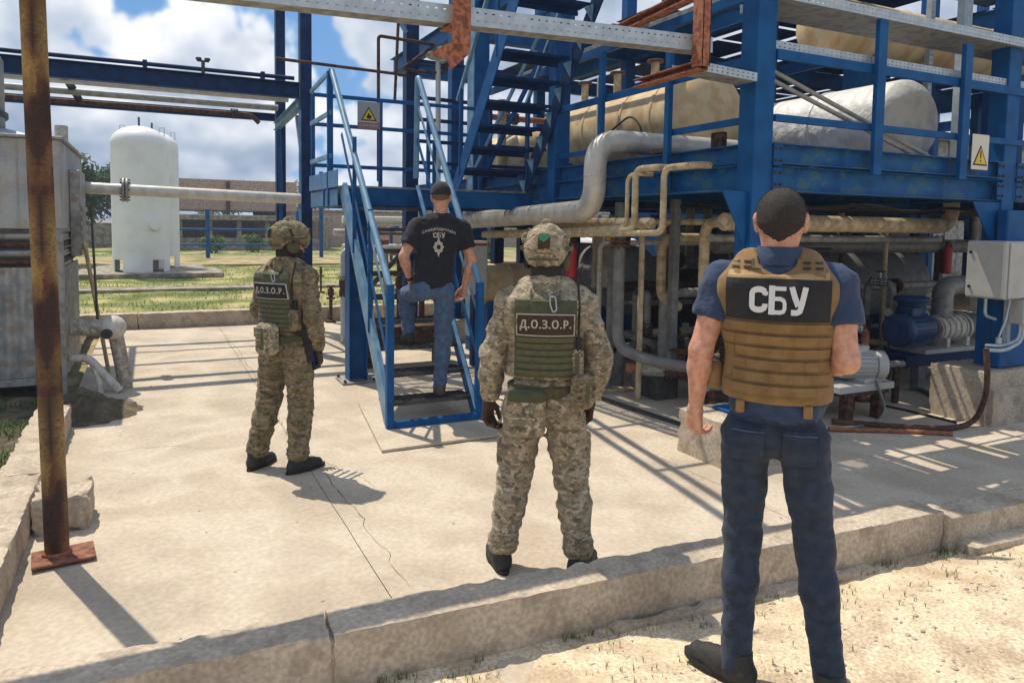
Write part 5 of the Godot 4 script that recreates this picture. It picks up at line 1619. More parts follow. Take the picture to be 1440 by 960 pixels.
	for k in vs.size():
		var st := thing("valve_station", "upright valve and flange assembly standing among the pumps under the deck", "valve", vs[k], k * 0.7, "valve stations under the deck")
		var hh: float = 0.75 + 0.13 * (k % 4)
		var mm: Material = [M.cream_pipe, M.rust_dark, M.galv_dull, M.white_pipe, M.rust][k % 5]
		pipe(st, "riser", [Vector3(0, 0, 0), Vector3(0, hh, 0), Vector3(0.3, hh, 0), Vector3(0.3, 0.25, 0), Vector3(0.55, 0.25, 0)], 0.04, mm, 0.1)
		valve(st, Vector3(0, hh * 0.5, 0), Vector3.UP, 0.045, M.rust_dark)
		valve(st, Vector3(0.15, hh, 0), Vector3.RIGHT, 0.035, [M.rust, M.galv, M.motor_blue][k % 3])
		disc(st, "gauge", Vector3(0.3, hh * 0.7, 0.05), Vector3(0.3, hh * 0.7, 0.08), 0.05, M.sign_white)
		block(st, "foot_plate", Vector3(-0.1, 0, -0.1), Vector3(0.1, 0.02, 0.1), M.rust_dark)
		pipe(st, "cross_pipe", [Vector3(-0.35, 0.3 + 0.1 * (k % 3), -0.12), Vector3(0.6, 0.3 + 0.1 * (k % 3), -0.12)], 0.035, [M.galv_dull, M.cream_pipe][k % 2])
		block(st, "cross_stand", Vector3(-0.3, 0, -0.15), Vector3(-0.25, 0.28 + 0.1 * (k % 3), -0.09), M.rust_dark)
	for k in 2:
		var fe := thing("fire_extinguisher", ["red fire extinguisher hanging on the post behind the helmeted soldier", "red fire extinguisher hanging deep under the deck above the skid pump", "red fire extinguisher on the landing column side"][k], "extinguisher", [on_z(803, 392, -6.6), on_z(1331, 385, -6.15), Vector3(3.3, 0.9, -9.86)][k])
		var fg := Geo.new()
		fg.lathe([Vector2(0.005, 0), Vector2(0.055, 0.005), Vector2(0.06, 0.03), Vector2(0.06, 0.3), Vector2(0.045, 0.35), Vector2(0.02, 0.38), Vector2(0.005, 0.385)], 18)
		part(fe, "cylinder", fg.mesh(), M.red)
		block(fe, "valve_head", Vector3(-0.02, 0.38, -0.02), Vector3(0.05, 0.42, 0.02), M.black)
		pipe(fe, "hose", [Vector3(0.03, 0.4, 0.0), Vector3(0.09, 0.36, 0.0), Vector3(0.075, 0.12, 0.0)], 0.01, M.rubber, 0.04)
	for k in 2:
		var po := thing("extinguisher_post", ["narrow dark post holding the extinguisher behind the soldier", "narrow dark post holding the extinguisher deep under the deck"][k], "post")
		var q: Vector3 = [on_z(803, 392, -6.6), on_z(1331, 385, -6.15)][k]
		block(po, "post", Vector3(q.x - 0.04, 0, q.z - 0.15), Vector3(q.x + 0.04, q.y + 0.5, q.z - 0.07), M.dark_steel)
	# pale board with a warning sign under the deck
	var bo := thing("pale_board", "pale speckled board standing under the deck behind the soldier's shoulder", "board")
	var q0 := on_z(834, 405, -6.9)
	block(bo, "board", Vector3(q0.x, q0.y, -6.95), Vector3(q0.x + 0.2, q0.y + 0.62, -6.9), M.old_concrete, 0.01)
	block(bo, "stake", Vector3(q0.x + 0.06, 0, -7.0), Vector3(q0.x + 0.13, q0.y + 0.5, -6.952), M.dark_steel)
	var q1 := on_z(848, 342, -6.5)
	exclamation_sign("warning_sign", "small yellow triangle sign below the deck behind the soldier's helmet", q1, 0.14, 0.2)
	var sp := thing("sign_post", "thin grey post carrying the small triangle sign below the deck", "post")
	block(sp, "post", Vector3(q1.x + 0.1, 0, -6.56), Vector3(q1.x + 0.16, q1.y + 0.3, -6.505), M.grey_paint)
	# grey cabinet by the stair
	var ca := thing("junction_cabinet", "tall pale grey junction cabinet standing behind the stair handrail", "cabinet")
	var c0 := on_z(661, 415, -8.2)
	block(ca, "housing", Vector3(c0.x, c0.y, -8.4), Vector3(c0.x + 0.23, c0.y + 0.66, -8.2), M.box_grey, 0.008)
	block(ca, "door", Vector3(c0.x + 0.015, c0.y + 0.02, -8.198), Vector3(c0.x + 0.215, c0.y + 0.64, -8.188), M.box_grey, 0.004)
	block(ca, "stand", Vector3(c0.x + 0.06, 0, -8.35), Vector3(c0.x + 0.17, c0.y, -8.25), M.blue_navy)
	block(ca, "red_strip", Vector3(c0.x + 0.02, c0.y + 0.6, -8.187), Vector3(c0.x + 0.21, c0.y + 0.63, -8.183), M.red, 0.001)
	# small pipework behind the stair and below the landing
	for k in 6:
		var sm := thing("manifold_branch", "small valved branch of silver and rusty pipework behind the stair", "pipe", Vector3(2.5 + k * 0.42, 0, -10.6 - (k % 2) * 0.5), 0, "manifold branches behind the stair")
		pipe(sm, "riser", [Vector3(0, 0, 0), Vector3(0, 1.35, 0), Vector3(0.35, 1.35, 0), Vector3(0.35, 0.1, 0)], 0.045, [M.galv, M.cream_pipe, M.rust_dark][k % 3], 0.1)
		valve(sm, Vector3(0, 0.8, 0), Vector3.UP, 0.045, M.rust_dark)
		pipe(sm, "header", [Vector3(-0.1, 1.6 - (k % 3) * 0.15, -0.2), Vector3(0.45, 1.6 - (k % 3) * 0.15, -0.2)], 0.05, [M.cladding, M.rust, M.galv_dull][k % 3])
		block(sm, "support", Vector3(0.14, 0, -0.24), Vector3(0.2, 1.6, -0.16), M.dark_steel)
	# low steel table behind the stair treads
	var tb := thing("pipe_trough", "low brown steel trough on the floor behind the stair", "trough")
	block(tb, "trough", Vector3(2.2, 0.25, -8.9), Vector3(3.4, 0.5, -8.5), M.rust_dark)
	for x in [2.3, 3.2]: block(tb, "leg", Vector3(x, 0, -8.8), Vector3(x + 0.08, 0.25, -8.6), M.rust_dark)

func build_shed() -> void:
	# enclosed process house closing the view behind the platform
	var t := thing("process_house", "grey sheet clad process house closing the view behind the platform", "building", Vector3(13.0, 0, -14.2))
	block(t, "plinth_wall", Vector3(0, 0, -5), Vector3(16, 0.5, 0.05), M.old_concrete, 0.02)
	for k in 14:
		block(t, "cladding_sheet", Vector3(0.01 + k * 1.14, 0.5, -0.04), Vector3(1.14 + k * 1.14, 4.4, 0.0), M.sheet, 0.01)
		block(t, "cladding_rib", Vector3(0.5 + k * 1.14, 0.5, 0.001), Vector3(0.56 + k * 1.14, 4.4, 0.03), M.sheet, 0.01)
	block(t, "side_wall", Vector3(0.0, 0.5, -5), Vector3(0.04, 4.4, -0.05), M.blue_navy, 0.01)
	block(t, "roof", Vector3(-0.3, 4.4, -5.2), Vector3(16.2, 4.55, 0.3), M.galv_dull, 0.02)
	for k in 3:
		block(t, "door", Vector3(2.0 + k * 4.0, 0.5, 0.032), Vector3(3.0 + k * 4.0, 2.6, 0.06), M.dark_steel, 0.01)

func build_left_unit() -> void:
	var t := thing("grey_unit", "large grey metal process unit with corrugated lower panels behind the rusty pole", "process unit")
	var x1 := -0.75
	var zf := -8.15
	block(t, "upper_panel", Vector3(-4.5, 1.64, -10.6), Vector3(x1, 2.48, zf), M.unit_grey, 0.008)
	for k in 3:
		block(t, "panel_seam", Vector3(-1.1 - k * 1.2, 1.66, zf + 0.001), Vector3(-1.09 - k * 1.2, 2.46, zf + 0.008), M.unit_grey, 0.001)
	block(t, "roof_edge", Vector3(-4.55, 2.48, -10.65), Vector3(x1 + 0.03, 2.51, zf + 0.03), M.galv_dull, 0.004)
	block(t, "inner_frame", Vector3(-4.3, 0.3, -10.4), Vector3(x1 - 0.12, 1.64, zf - 0.12), M.galv_dull, 0.01)
	for k in 4:
		pipe(t, "header_pipe", [Vector3(-4.5, 1.33 + k * 0.08, zf - 0.05), Vector3(x1 - 0.04, 1.33 + k * 0.08, zf - 0.05), Vector3(x1 - 0.04, 1.33 + k * 0.08, -9.6)], 0.032, M.rust_dark if k % 2 == 0 else M.galv_dull, 0.05)
	# corrugated sheets, one by one
	for k in 4:
		var g := Geo.new()
		var rs := []
		var w := 0.95
		var n := 48
		for i in n + 1:
			var x := -w / 2 + w * i / n
			var q := 0.018 * sin(i * PI / 3.0)
			rs.append([Vector3(x, 0.24, q), Vector3(x, 1.28, q), Vector3(x, 1.28, q - 0.006), Vector3(x, 0.24, q - 0.006)])
		g.rings(rs)
		part(t, "corrugated_sheet", g.mesh(), M.sheet, Transform3D(Basis(), Vector3(x1 - 0.48 - k * 0.955, 0, zf)))
	var g2 := Geo.new()
	var rs2 := []
	for i in 49:
		var z := -0.7 + 1.4 * i / 48.0
		var q := 0.018 * sin(i * PI / 3.0)
		rs2.append([Vector3(q, 0.24, z), Vector3(q - 0.006, 0.24, z), Vector3(q - 0.006, 1.28, z), Vector3(q, 1.28, z)])
	g2.rings(rs2)
	part(t, "corrugated_sheet", g2.mesh(), M.sheet, Transform3D(Basis(), Vector3(x1, 0, zf - 0.74)))
	block(t, "corner_post", Vector3(x1 - 0.07, 0.0, zf - 0.05), Vector3(x1 + 0.005, 1.64, zf + 0.03), M.galv_dull)
	block(t, "sill", Vector3(-4.5, 0.17, zf - 0.04), Vector3(x1 - 0.08, 0.235, zf + 0.04), M.galv_dull)
	for k in 3: block(t, "leg", Vector3(x1 - 0.2 - k * 1.6, 0, zf - 0.3), Vector3(x1 - 0.08 - k * 1.6, 0.3, zf - 0.18), M.rust_dark)
	block(t, "side_louvre_box", Vector3(x1, 1.35, -9.6), Vector3(x1 + 0.1, 2.25, -8.9), M.sheet, 0.01)
	for k in 5: block(t, "louvre", Vector3(x1 + 0.101, 1.42 + k * 0.1, -9.55), Vector3(x1 + 0.12, 1.47 + k * 0.1, -8.95), M.sheet, 0.003)
	# hood and round tank on the roof
	var hg := Geo.new()
	var a := Vector3(-2.6, 2.511, -10.4)
	var b := Vector3(-0.85, 2.511, -8.6)
	var c := Vector3(-1.62, 2.74, -9.4)
	hg.tri(Vector3(a.x, a.y, b.z), b, c)
	hg.tri(b, Vector3(b.x, a.y, a.z), c)
	hg.tri(Vector3(b.x, a.y, a.z), a, c)
	hg.tri(a, Vector3(a.x, a.y, b.z), c)
	part(t, "roof_hood", hg.mesh(), M.galv)
	var k := thing("round_stack", "grey round steel stack with a dark ring on the roof of the grey unit", "stack", Vector3(-2.05, 2.6, -9.2))
	var sg := Geo.new()
	sg.lathe([Vector2(0.01, 0.0), Vector2(0.72, 0.0), Vector2(0.72, 0.75), Vector2(0.68, 0.82), Vector2(0.01, 0.84)], 40)
	part(k, "shell", sg.mesh(), M.unit_grey)
	disc(k, "ring", Vector3(0, 0.16, 0), Vector3(0, 0.22, 0), 0.75, M.dark_steel, 40)

func build_pole() -> void:
	var base := Vector3(-0.459, 0.0, -4.324)
	var top := on_z(45, 0, -4.32)
	var dir := (top - base).normalized()
	var t := thing("rusty_pole", "tall rusty steel pole with flaking ochre paint on a rusty base plate", "pole")
	var g := Geo.new()
	g.tube([base + Vector3(0, 0.02, 0), base + dir * 1.2, base + dir * 2.6, base + dir * 4.6], 0.056, 28)
	part(t, "shaft", g.mesh(), M.pole)
	var p := Geo.new()
	p.cham(Vector3(0.28, 0.014, 0.24), 0.003)
	part(t, "base_plate", p.mesh(), M.rust_plate, Transform3D(Basis(Vector3.UP, 0.12) * Basis(Vector3.RIGHT, -0.05), base + Vector3(0.03, 0.02, 0.02)))
	var w := Geo.new()
	w.lathe([Vector2(0.056, 0), Vector2(0.07, 0.0), Vector2(0.058, 0.02)], 24)
	part(t, "weld_collar", w.mesh(), M.rust, Transform3D(Basis(), base + Vector3(0, 0.026, 0)))
	var b := thing("concrete_lump", "broken concrete block lying beside the kerb behind the rusty pole", "block")
	part(b, "block", worn_block(Vector3(-0.61, -0.01, -5.0), Vector3(-0.33, 0.21, -4.66), 0.02, 0.035, 33), M.kerb)
	# dark spoil heap where the kerb ends
	var s := thing("spoil_heap", "low heap of dark oily soil at the end of the left kerb", "heap", Vector3(-0.55, 0, -7.55))
	var hs := FastNoiseLite.new()
	hs.seed = 5
	hs.frequency = 5.0
	var fn := func(x: float, z: float) -> float: return maxf(-0.02, 0.2 * exp(-(x * x * 14.0 + z * z * 9.0)) * (1.0 + 0.6 * hs.get_noise_2d(x, z)) - 0.015)
	part(s, "soil", sheet(-0.5, 0.5, -0.6, 0.6, 40, 40, fn), M.soil)
# ---------------------------------------------------------------- figures from a distance field
class Field:
	var o: Vector3
	var c: float
	var nx: int
	var ny: int
	var nz: int
	var d := PackedFloat32Array()
	func _init(mn: Vector3, mx: Vector3, cell: float) -> void:
		o = mn
		c = cell
		nx = int((mx.x - mn.x) / c) + 2
		ny = int((mx.y - mn.y) / c) + 2
		nz = int((mx.z - mn.z) / c) + 2
		d.resize(nx * ny * nz)
		d.fill(0.2)
	# tapered capsule a-b, stretched by (sx, 1, sz), joined with softness k; flat: the b end is cut off square
	func cap(a: Vector3, b: Vector3, ra: float, rb: float, k := 0.02, sx := 1.0, sz := 1.0, flat := false, minus := false) -> void:
		var m := maxf(ra, rb) * maxf(1.0, maxf(sx, sz)) + 0.045
		var x0 := maxi(0, int((minf(a.x, b.x) - m - o.x) / c))
		var x1 := mini(nx - 1, int((maxf(a.x, b.x) + m - o.x) / c) + 1)
		var y0 := maxi(0, int((minf(a.y, b.y) - m - o.y) / c))
		var y1 := mini(ny - 1, int((maxf(a.y, b.y) + m - o.y) / c) + 1)
		var z0 := maxi(0, int((minf(a.z, b.z) - m - o.z) / c))
		var z1 := mini(nz - 1, int((maxf(a.z, b.z) + m - o.z) / c) + 1)
		var ix := 1.0 / sx
		var iz := 1.0 / sz
		var pa := Vector3(a.x * ix, a.y, a.z * iz)
		var ab := Vector3(b.x * ix, b.y, b.z * iz) - pa
		var l2 := maxf(ab.length_squared(), 1e-9)
		var sc := minf(sx, minf(sz, 1.0))
		if sx > 1.0 and sz > 1.0: sc = minf(sx, sz)
		var bd := (b - a).normalized()
		for z in range(z0, z1 + 1):
			for y in range(y0, y1 + 1):
				var i := (z * ny + y) * nx + x0
				var p := Vector3((o.x + x0 * c) * ix, o.y + y * c, (o.z + z * c) * iz)
				for x in range(x0, x1 + 1):
					var q := p - pa
					var t := clampf(q.dot(ab) / l2, 0.0, 1.0)
					var e := ((q - ab * t).length() - lerpf(ra, rb, t)) * sc
					if flat:
						e = maxf(e, (Vector3(o.x + x * c, o.y + y * c, o.z + z * c) - b).dot(bd))
					var f := d[i]
					if minus:
						d[i] = maxf(f, -e)
					elif k <= 0.0:
						d[i] = minf(f, e)
					else:
						var h := clampf(0.5 + 0.5 * (f - e) / k, 0.0, 1.0)
						d[i] = lerpf(f, e, h) - k * h * (1.0 - h)
					p.x += c * ix
					i += 1
	func cut(n: Vector3, h: float) -> void:      # keep n . p < h
		for z in nz:
			for y in ny:
				var i := (z * ny + y) * nx
				var w := n.y * (o.y + y * c) + n.z * (o.z + z * c) - h
				for x in nx:
					var e := w + n.x * (o.x + x * c)
					if e > d[i]: d[i] = e
					i += 1
	func wrinkle(seed_: int, amp: float, scale_: Vector3, sharp := false) -> void:
		var n := FastNoiseLite.new()
		n.seed = seed_
		n.frequency = 1.0
		n.fractal_octaves = 2
		if sharp: n.fractal_type = FastNoiseLite.FRACTAL_RIDGED
		for z in nz:
			for y in ny:
				var i := (z * ny + y) * nx
				for x in nx:
					if absf(d[i]) < 0.05:
						d[i] += amp * n.get_noise_3d((o.x + x * c) * scale_.x, (o.y + y * c) * scale_.y, (o.z + z * c) * scale_.z)
					i += 1
	func at(p: Vector3) -> float:
		var q := (p - o) / c
		var x := clampi(int(q.x), 0, nx - 2)
		var y := clampi(int(q.y), 0, ny - 2)
		var z := clampi(int(q.z), 0, nz - 2)
		var f := Vector3(q.x - x, q.y - y, q.z - z).clampf(0, 1)
		var i := (z * ny + y) * nx + x
		var a := lerpf(lerpf(d[i], d[i + 1], f.x), lerpf(d[i + nx], d[i + nx + 1], f.x), f.y)
		i += nx * ny
		var b := lerpf(lerpf(d[i], d[i + 1], f.x), lerpf(d[i + nx], d[i + nx + 1], f.x), f.y)
		return lerpf(a, b, f.z)
	func back_z(x: float, y: float) -> float:      # where the surface lies on the +z side
		var z := o.z + (nz - 2) * c
		while z > o.z:
			if at(Vector3(x, y, z)) < 0.0: break
			z -= 0.004
		return z + 0.002
	func to_geo(g: Geo, t: Transform3D = Transform3D()) -> void:
		var base := g.v.size()
		var ids := PackedInt32Array()
		ids.resize(d.size())
		ids.fill(-1)
		var lim := c * 3.2
		var off := [0, 1, nx, nx + 1, nx * ny, nx * ny + 1, nx * ny + nx, nx * ny + nx + 1]
		var flip := t.basis.determinant() < 0
		for z in nz - 1:
			for y in ny - 1:
				var i := (z * ny + y) * nx - 1
				for x in nx - 1:
					i += 1
					if absf(d[i]) > lim: continue
					var mask := 0
					for k in 8:
						if d[i + off[k]] < 0.0: mask |= 1 << k
					if mask == 0 or mask == 255: continue
					var s := Vector3.ZERO
					var n := 0
					for k in 8:
						for b in 3:
							if k & (1 << b): continue
							var m := k | (1 << b)
							var va := d[i + off[k]]
							var vb := d[i + off[m]]
							if (va < 0.0) == (vb < 0.0): continue
							var f := va / (va - vb)
							var pk := Vector3(k & 1, (k >> 1) & 1, (k >> 2) & 1)
							pk[b] += f
							s += pk
							n += 1
					ids[i] = g.v.size()
					g.v.append(t * (o + (Vector3(x, y, z) + s / n) * c))
					g.n.append(Vector3.ZERO)
		var st := [1, nx, nx * ny]
		for z in range(1, nz - 1):
			for y in range(1, ny - 1):
				for x in range(1, nx - 1):
					var i := (z * ny + y) * nx + x
					if absf(d[i]) > lim: continue
					for a in 3:
						var va := d[i]
						var vb := d[i + st[a]]
						if (va < 0.0) == (vb < 0.0): continue
						var u: int = st[(a + 1) % 3]
						var w: int = st[(a + 2) % 3]
						var q0 := ids[i]
						var q1 := ids[i - u]
						var q2 := ids[i - u - w]
						var q3 := ids[i - w]
						if q0 < 0 or q1 < 0 or q2 < 0 or q3 < 0: continue
						# inside to outside along +a: counter-clockwise from outside is q2, q3?, ...
						if (va < 0.0) != flip: _quad(g, q2, q3, q0, q1)
						else: _quad(g, q1, q0, q3, q2)
		for i in range(base, g.v.size()):
			g.n[i] = g.n[i].normalized()
	func _quad(g: Geo, a: int, b: int, cc: int, e: int) -> void:      # counter-clockwise from outside
		var m := (g.v[cc] - g.v[a]).cross(g.v[e] - g.v[b])
		g.n[a] += m
		g.n[b] += m
		g.n[cc] += m
		g.n[e] += m
		g.idx.append_array(PackedInt32Array([a, cc, b, a, e, cc]))

var hand_field: Field
var head_field: Field
func hand_shape() -> Field:      # a relaxed right hand hanging down: palm towards -x, thumb forward (-z)
	if hand_field == null:
		var f := Field.new(Vector3(-0.1, -0.21, -0.09), Vector3(0.04, 0.05, 0.07), 0.0035)
		f.cap(Vector3(0, 0.045, 0), Vector3(0, -0.005, 0), 0.026, 0.024, 0.01, 0.8, 1.15)
		var len := [0.043, 0.048, 0.044, 0.034]
		for k in 4:
			var kn := Vector3(0.004 - absf(k - 1.3) * 0.003, -0.088 + absf(k - 1.0) * 0.004, -0.032 + k * 0.0205)
			f.cap(Vector3(0, -0.005, -0.014 + k * 0.009), kn, 0.016, 0.0122, 0.014)
			var p := kn
			var ang := 0.62 + k * 0.08
			var l: float = len[k]
			for s in 3:
				var q := p + Vector3(-sin(ang), -cos(ang), 0.0) * l
				f.cap(p, q, 0.0104 - s * 0.0012, 0.0094 - s * 0.0013, 0.004)
				p = q
				ang += 0.78
				l *= 0.66
		f.cap(Vector3(-0.002, -0.012, -0.016), Vector3(-0.016, -0.045, -0.044), 0.016, 0.0125, 0.012)
		f.cap(Vector3(-0.016, -0.045, -0.044), Vector3(-0.026, -0.077, -0.05), 0.0115, 0.0102, 0.006)
		f.cap(Vector3(-0.026, -0.077, -0.05), Vector3(-0.038, -0.098, -0.045), 0.0102, 0.0085, 0.004)
		hand_field = f
	return hand_field
func head_shape() -> Field:
	if head_field == null:
		var f := Field.new(Vector3(-0.11, -0.17, -0.14), Vector3(0.11, 0.13, 0.13), 0.0055)
		f.cap(Vector3(0, 0.022, 0.016), Vector3(0, 0.022, -0.012), 0.094, 0.09, 0.02, 0.80, 1.0)
		f.cap(Vector3(0, -0.04, -0.03), Vector3(0, -0.088, -0.062), 0.062, 0.034, 0.035, 0.92, 1.0)
		f.cap(Vector3(0, -0.02, 0.03), Vector3(0, -0.16, 0.03), 0.058, 0.056, 0.03)
		for s in [-1.0, 1.0]:
			f.cap(Vector3(s * 0.03, -0.03, -0.082), Vector3(s * 0.045, -0.035, -0.065), 0.018, 0.02, 0.02)
			f.cap(Vector3(s * 0.078, 0.012, 0.016), Vector3(s * 0.076, -0.026, 0.008), 0.02, 0.013, 0.006, 0.5, 1.0)
			f.cap(Vector3(s * 0.014, 0.016, -0.092), Vector3(s * 0.045, 0.014, -0.08), 0.011, 0.011, 0.012)
			f.cap(Vector3(s * 0.032, -0.002, -0.104), Vector3(s * 0.034, -0.002, -0.1), 0.014, 0.014, 0.0, 1.0, 1.0, false, true)
		f.cap(Vector3(0, 0.004, -0.094), Vector3(0, -0.034, -0.112), 0.009, 0.0135, 0.01)
		f.cap(Vector3(-0.018, -0.066, -0.092), Vector3(0.018, -0.066, -0.092), 0.009, 0.009, 0.008, 1.0, 1.0)
		head_field = f
	return head_field

func hand_frame(elbow: Vector3, wrist: Vector3, inward: Vector3, right: bool) -> Transform3D:
	var y := (elbow - wrist).normalized()
	var x := -(inward - y * inward.dot(y)).normalized()      # back of the hand, away from the body
	var z := x.cross(y)
	if right: return Transform3D(Basis(x, y, z), wrist)
	return Transform3D(Basis(x, y, x.cross(y)) * Basis(), wrist)

# j: joints; s: overall size. Returns the thing; the body is one mesh, clothes are its siblings under the person
func person_root(label: String, at_: Vector3, turn: float, sc: float) -> Node3D:
	var t := thing("person", label, "person", at_, turn)
	t.scale = Vector3.ONE * sc
	return t

func lerp_j(j: Dictionary, a: String, b: String, t: float) -> Vector3:
	return (j[a] as Vector3).lerp(j[b], t)

func build_body(t: Node3D, j: Dictionary, head_turn: Basis, cell: float, hands: bool) -> MeshInstance3D:
	var f := Field.new(Vector3(-0.46, 0.0, -0.5), Vector3(0.46, 1.7, 0.36), cell)
	f.cap(j.pelvis, j.pelvis + Vector3(0, 0.12, 0), 0.095, 0.092, 0.04, 1.3, 0.95)
	f.cap(j.pelvis + Vector3(0, 0.1, 0), j.chest, 0.092, 0.108, 0.04, 1.25, 0.9)
	f.cap(j.chest, j.neck + Vector3(0, -0.07, 0), 0.108, 0.074, 0.05, 1.28, 0.85)
	f.cap(j.neck + Vector3(0, -0.09, 0), j.head + Vector3(0, -0.05, 0.02), 0.062, 0.055, 0.05)
	for s in ["l", "r"]:
		f.cap(j["sh" + s], lerp_j(j, "sh" + s, "el" + s, 0.45), 0.047, 0.048, 0.04)
		f.cap(lerp_j(j, "sh" + s, "el" + s, 0.45), j["el" + s], 0.05, 0.041, 0.02)
		f.cap(j["el" + s], lerp_j(j, "el" + s, "wr" + s, 0.3), 0.041, 0.043, 0.02)
		f.cap(lerp_j(j, "el" + s, "wr" + s, 0.3), j["wr" + s], 0.042, 0.026, 0.02)
		f.cap(j["hip" + s], j["kn" + s], 0.074, 0.046, 0.04)
		f.cap(j["kn" + s], lerp_j(j, "kn" + s, "an" + s, 0.3), 0.045, 0.046, 0.03)
		f.cap(lerp_j(j, "kn" + s, "an" + s, 0.3), j["an" + s], 0.046, 0.032, 0.03)
		f.cap(j["an" + s], j["toe" + s] + Vector3(0, 0.03, 0), 0.024, 0.018, 0.02)
	var g := Geo.new()
	f.to_geo(g)
	head_shape().to_geo(g, Transform3D(head_turn, j.head))
	if hands:
		for s in ["l", "r"]:
			hand_shape().to_geo(g, hand_place(j, s))
	return part(t, "body", g.mesh(), M.skin)

func hand_place(j: Dictionary, s: String) -> Transform3D:
	var e: Vector3 = lerp_j(j, "el" + s, "wr" + s, 0.3)
	var w: Vector3 = j["wr" + s]
	var y := (e - w).normalized()
	var inn: Vector3 = j.get("palm" + s, Vector3(-1 if s == "r" else 1, 0, 0))
	var x := -(inn - y * inn.dot(y)).normalized()
	var z := x.cross(y)
	if s == "l":
		z = -z      # mirrored hand: the thumb still points forward
	return Transform3D(Basis(x, y, z), w)

func trousers(t: Node3D, j: Dictionary, mat: Material, add: float, waist: float, wr: float, seed_: int, bottom: float, cell := 0.0115) -> MeshInstance3D:
	var f := Field.new(Vector3(-0.4, 0.0, -0.5), Vector3(0.4, waist + 0.06, 0.34), cell)
	f.cap(j.pelvis + Vector3(0, -0.01, 0.012), j.pelvis + Vector3(0, 0.16, 0), 0.103 + add, 0.097 + add, 0.04, 1.3, 0.98)
	for s in ["l", "r"]:
		f.cap(j["hip" + s] + Vector3(0, 0.0, 0.02), lerp_j(j, "hip" + s, "kn" + s, 0.5), 0.09 + add, 0.078 + add, 0.035)
		f.cap(lerp_j(j, "hip" + s, "kn" + s, 0.5), j["kn" + s], 0.078 + add, 0.067 + add, 0.03)
		f.cap(j["kn" + s], lerp_j(j, "kn" + s, "an" + s, 0.35), 0.066 + add, 0.065 + add, 0.03)
		var en: Vector3 = lerp_j(j, "kn" + s, "an" + s, bottom)
		f.cap(lerp_j(j, "kn" + s, "an" + s, 0.35), en, 0.063 + add, 0.053 + add, 0.03, 1.0, 1.0, true)
	f.cut(Vector3.UP, waist)
	f.wrinkle(seed_, wr, Vector3(11, 19, 11))
	f.wrinkle(seed_ + 5, -wr * 0.75, Vector3(5, 13, 5), true)
	var g := Geo.new()
	f.to_geo(g)
	return part(t, "trousers", g.mesh(), mat)

func torso_caps(f: Field, j: Dictionary, add: float) -> void:
	f.cap(j.pelvis + Vector3(0, 0.02, 0), j.pelvis + Vector3(0, 0.14, 0), 0.1 + add, 0.097 + add, 0.04, 1.32, 0.98)
	f.cap(j.pelvis + Vector3(0, 0.1, 0), j.chest, 0.097 + add, 0.115 + add, 0.05, 1.27, 0.95)
	f.cap(j.chest, j.neck + Vector3(0, -0.08, 0.005), 0.115 + add, 0.08 + add, 0.05, 1.3, 0.92)

func upper_garment(t: Node3D, called: String, j: Dictionary, mat: Material, add: float, hem: float, sleeve: float, wr: float, seed_: int, collar: float, cell := 0.0115) -> Field:
	var f := Field.new(Vector3(-0.46, hem - 0.06, -0.42), Vector3(0.46, (j.neck as Vector3).y + 0.09, 0.3), cell)
	torso_caps(f, j, add)
	for s in ["l", "r"]:
		var sh: Vector3 = j["sh" + s]
		var el: Vector3 = j["el" + s]
		f.cap((j.neck as Vector3).lerp(sh, 0.3) + Vector3(0, -0.035, 0), sh, 0.05 + add, 0.054 + add, 0.05)
		if sleeve <= 1.0:
			f.cap(sh, sh.lerp(el, sleeve), 0.057 + add, 0.056 + add, 0.03, 1.0, 1.0, true)
		else:
			var wv: Vector3 = j["wr" + s]
			f.cap(sh, el, 0.058 + add, 0.053 + add, 0.03)
			f.cap(el, el.lerp(wv, 0.35), 0.053 + add, 0.054 + add, 0.025)
			f.cap(el.lerp(wv, 0.35), el.lerp(wv, sleeve - 1.0), 0.054 + add, 0.04 + add, 0.025, 1.0, 1.0, true)
	if collar > 0:
		f.cap(j.neck + Vector3(0, -0.06, 0.01), j.neck + Vector3(0, collar, 0.0), 0.072, 0.068, 0.03, 1.05, 1.0, true)
	f.cut(Vector3.DOWN, -hem)
	f.wrinkle(seed_, wr, Vector3(12, 15, 12))
	f.wrinkle(seed_ + 5, -wr * 0.75, Vector3(6, 9, 6), true)
	var g := Geo.new()
	f.to_geo(g)
	part(t, called, g.mesh(), mat)
	return f

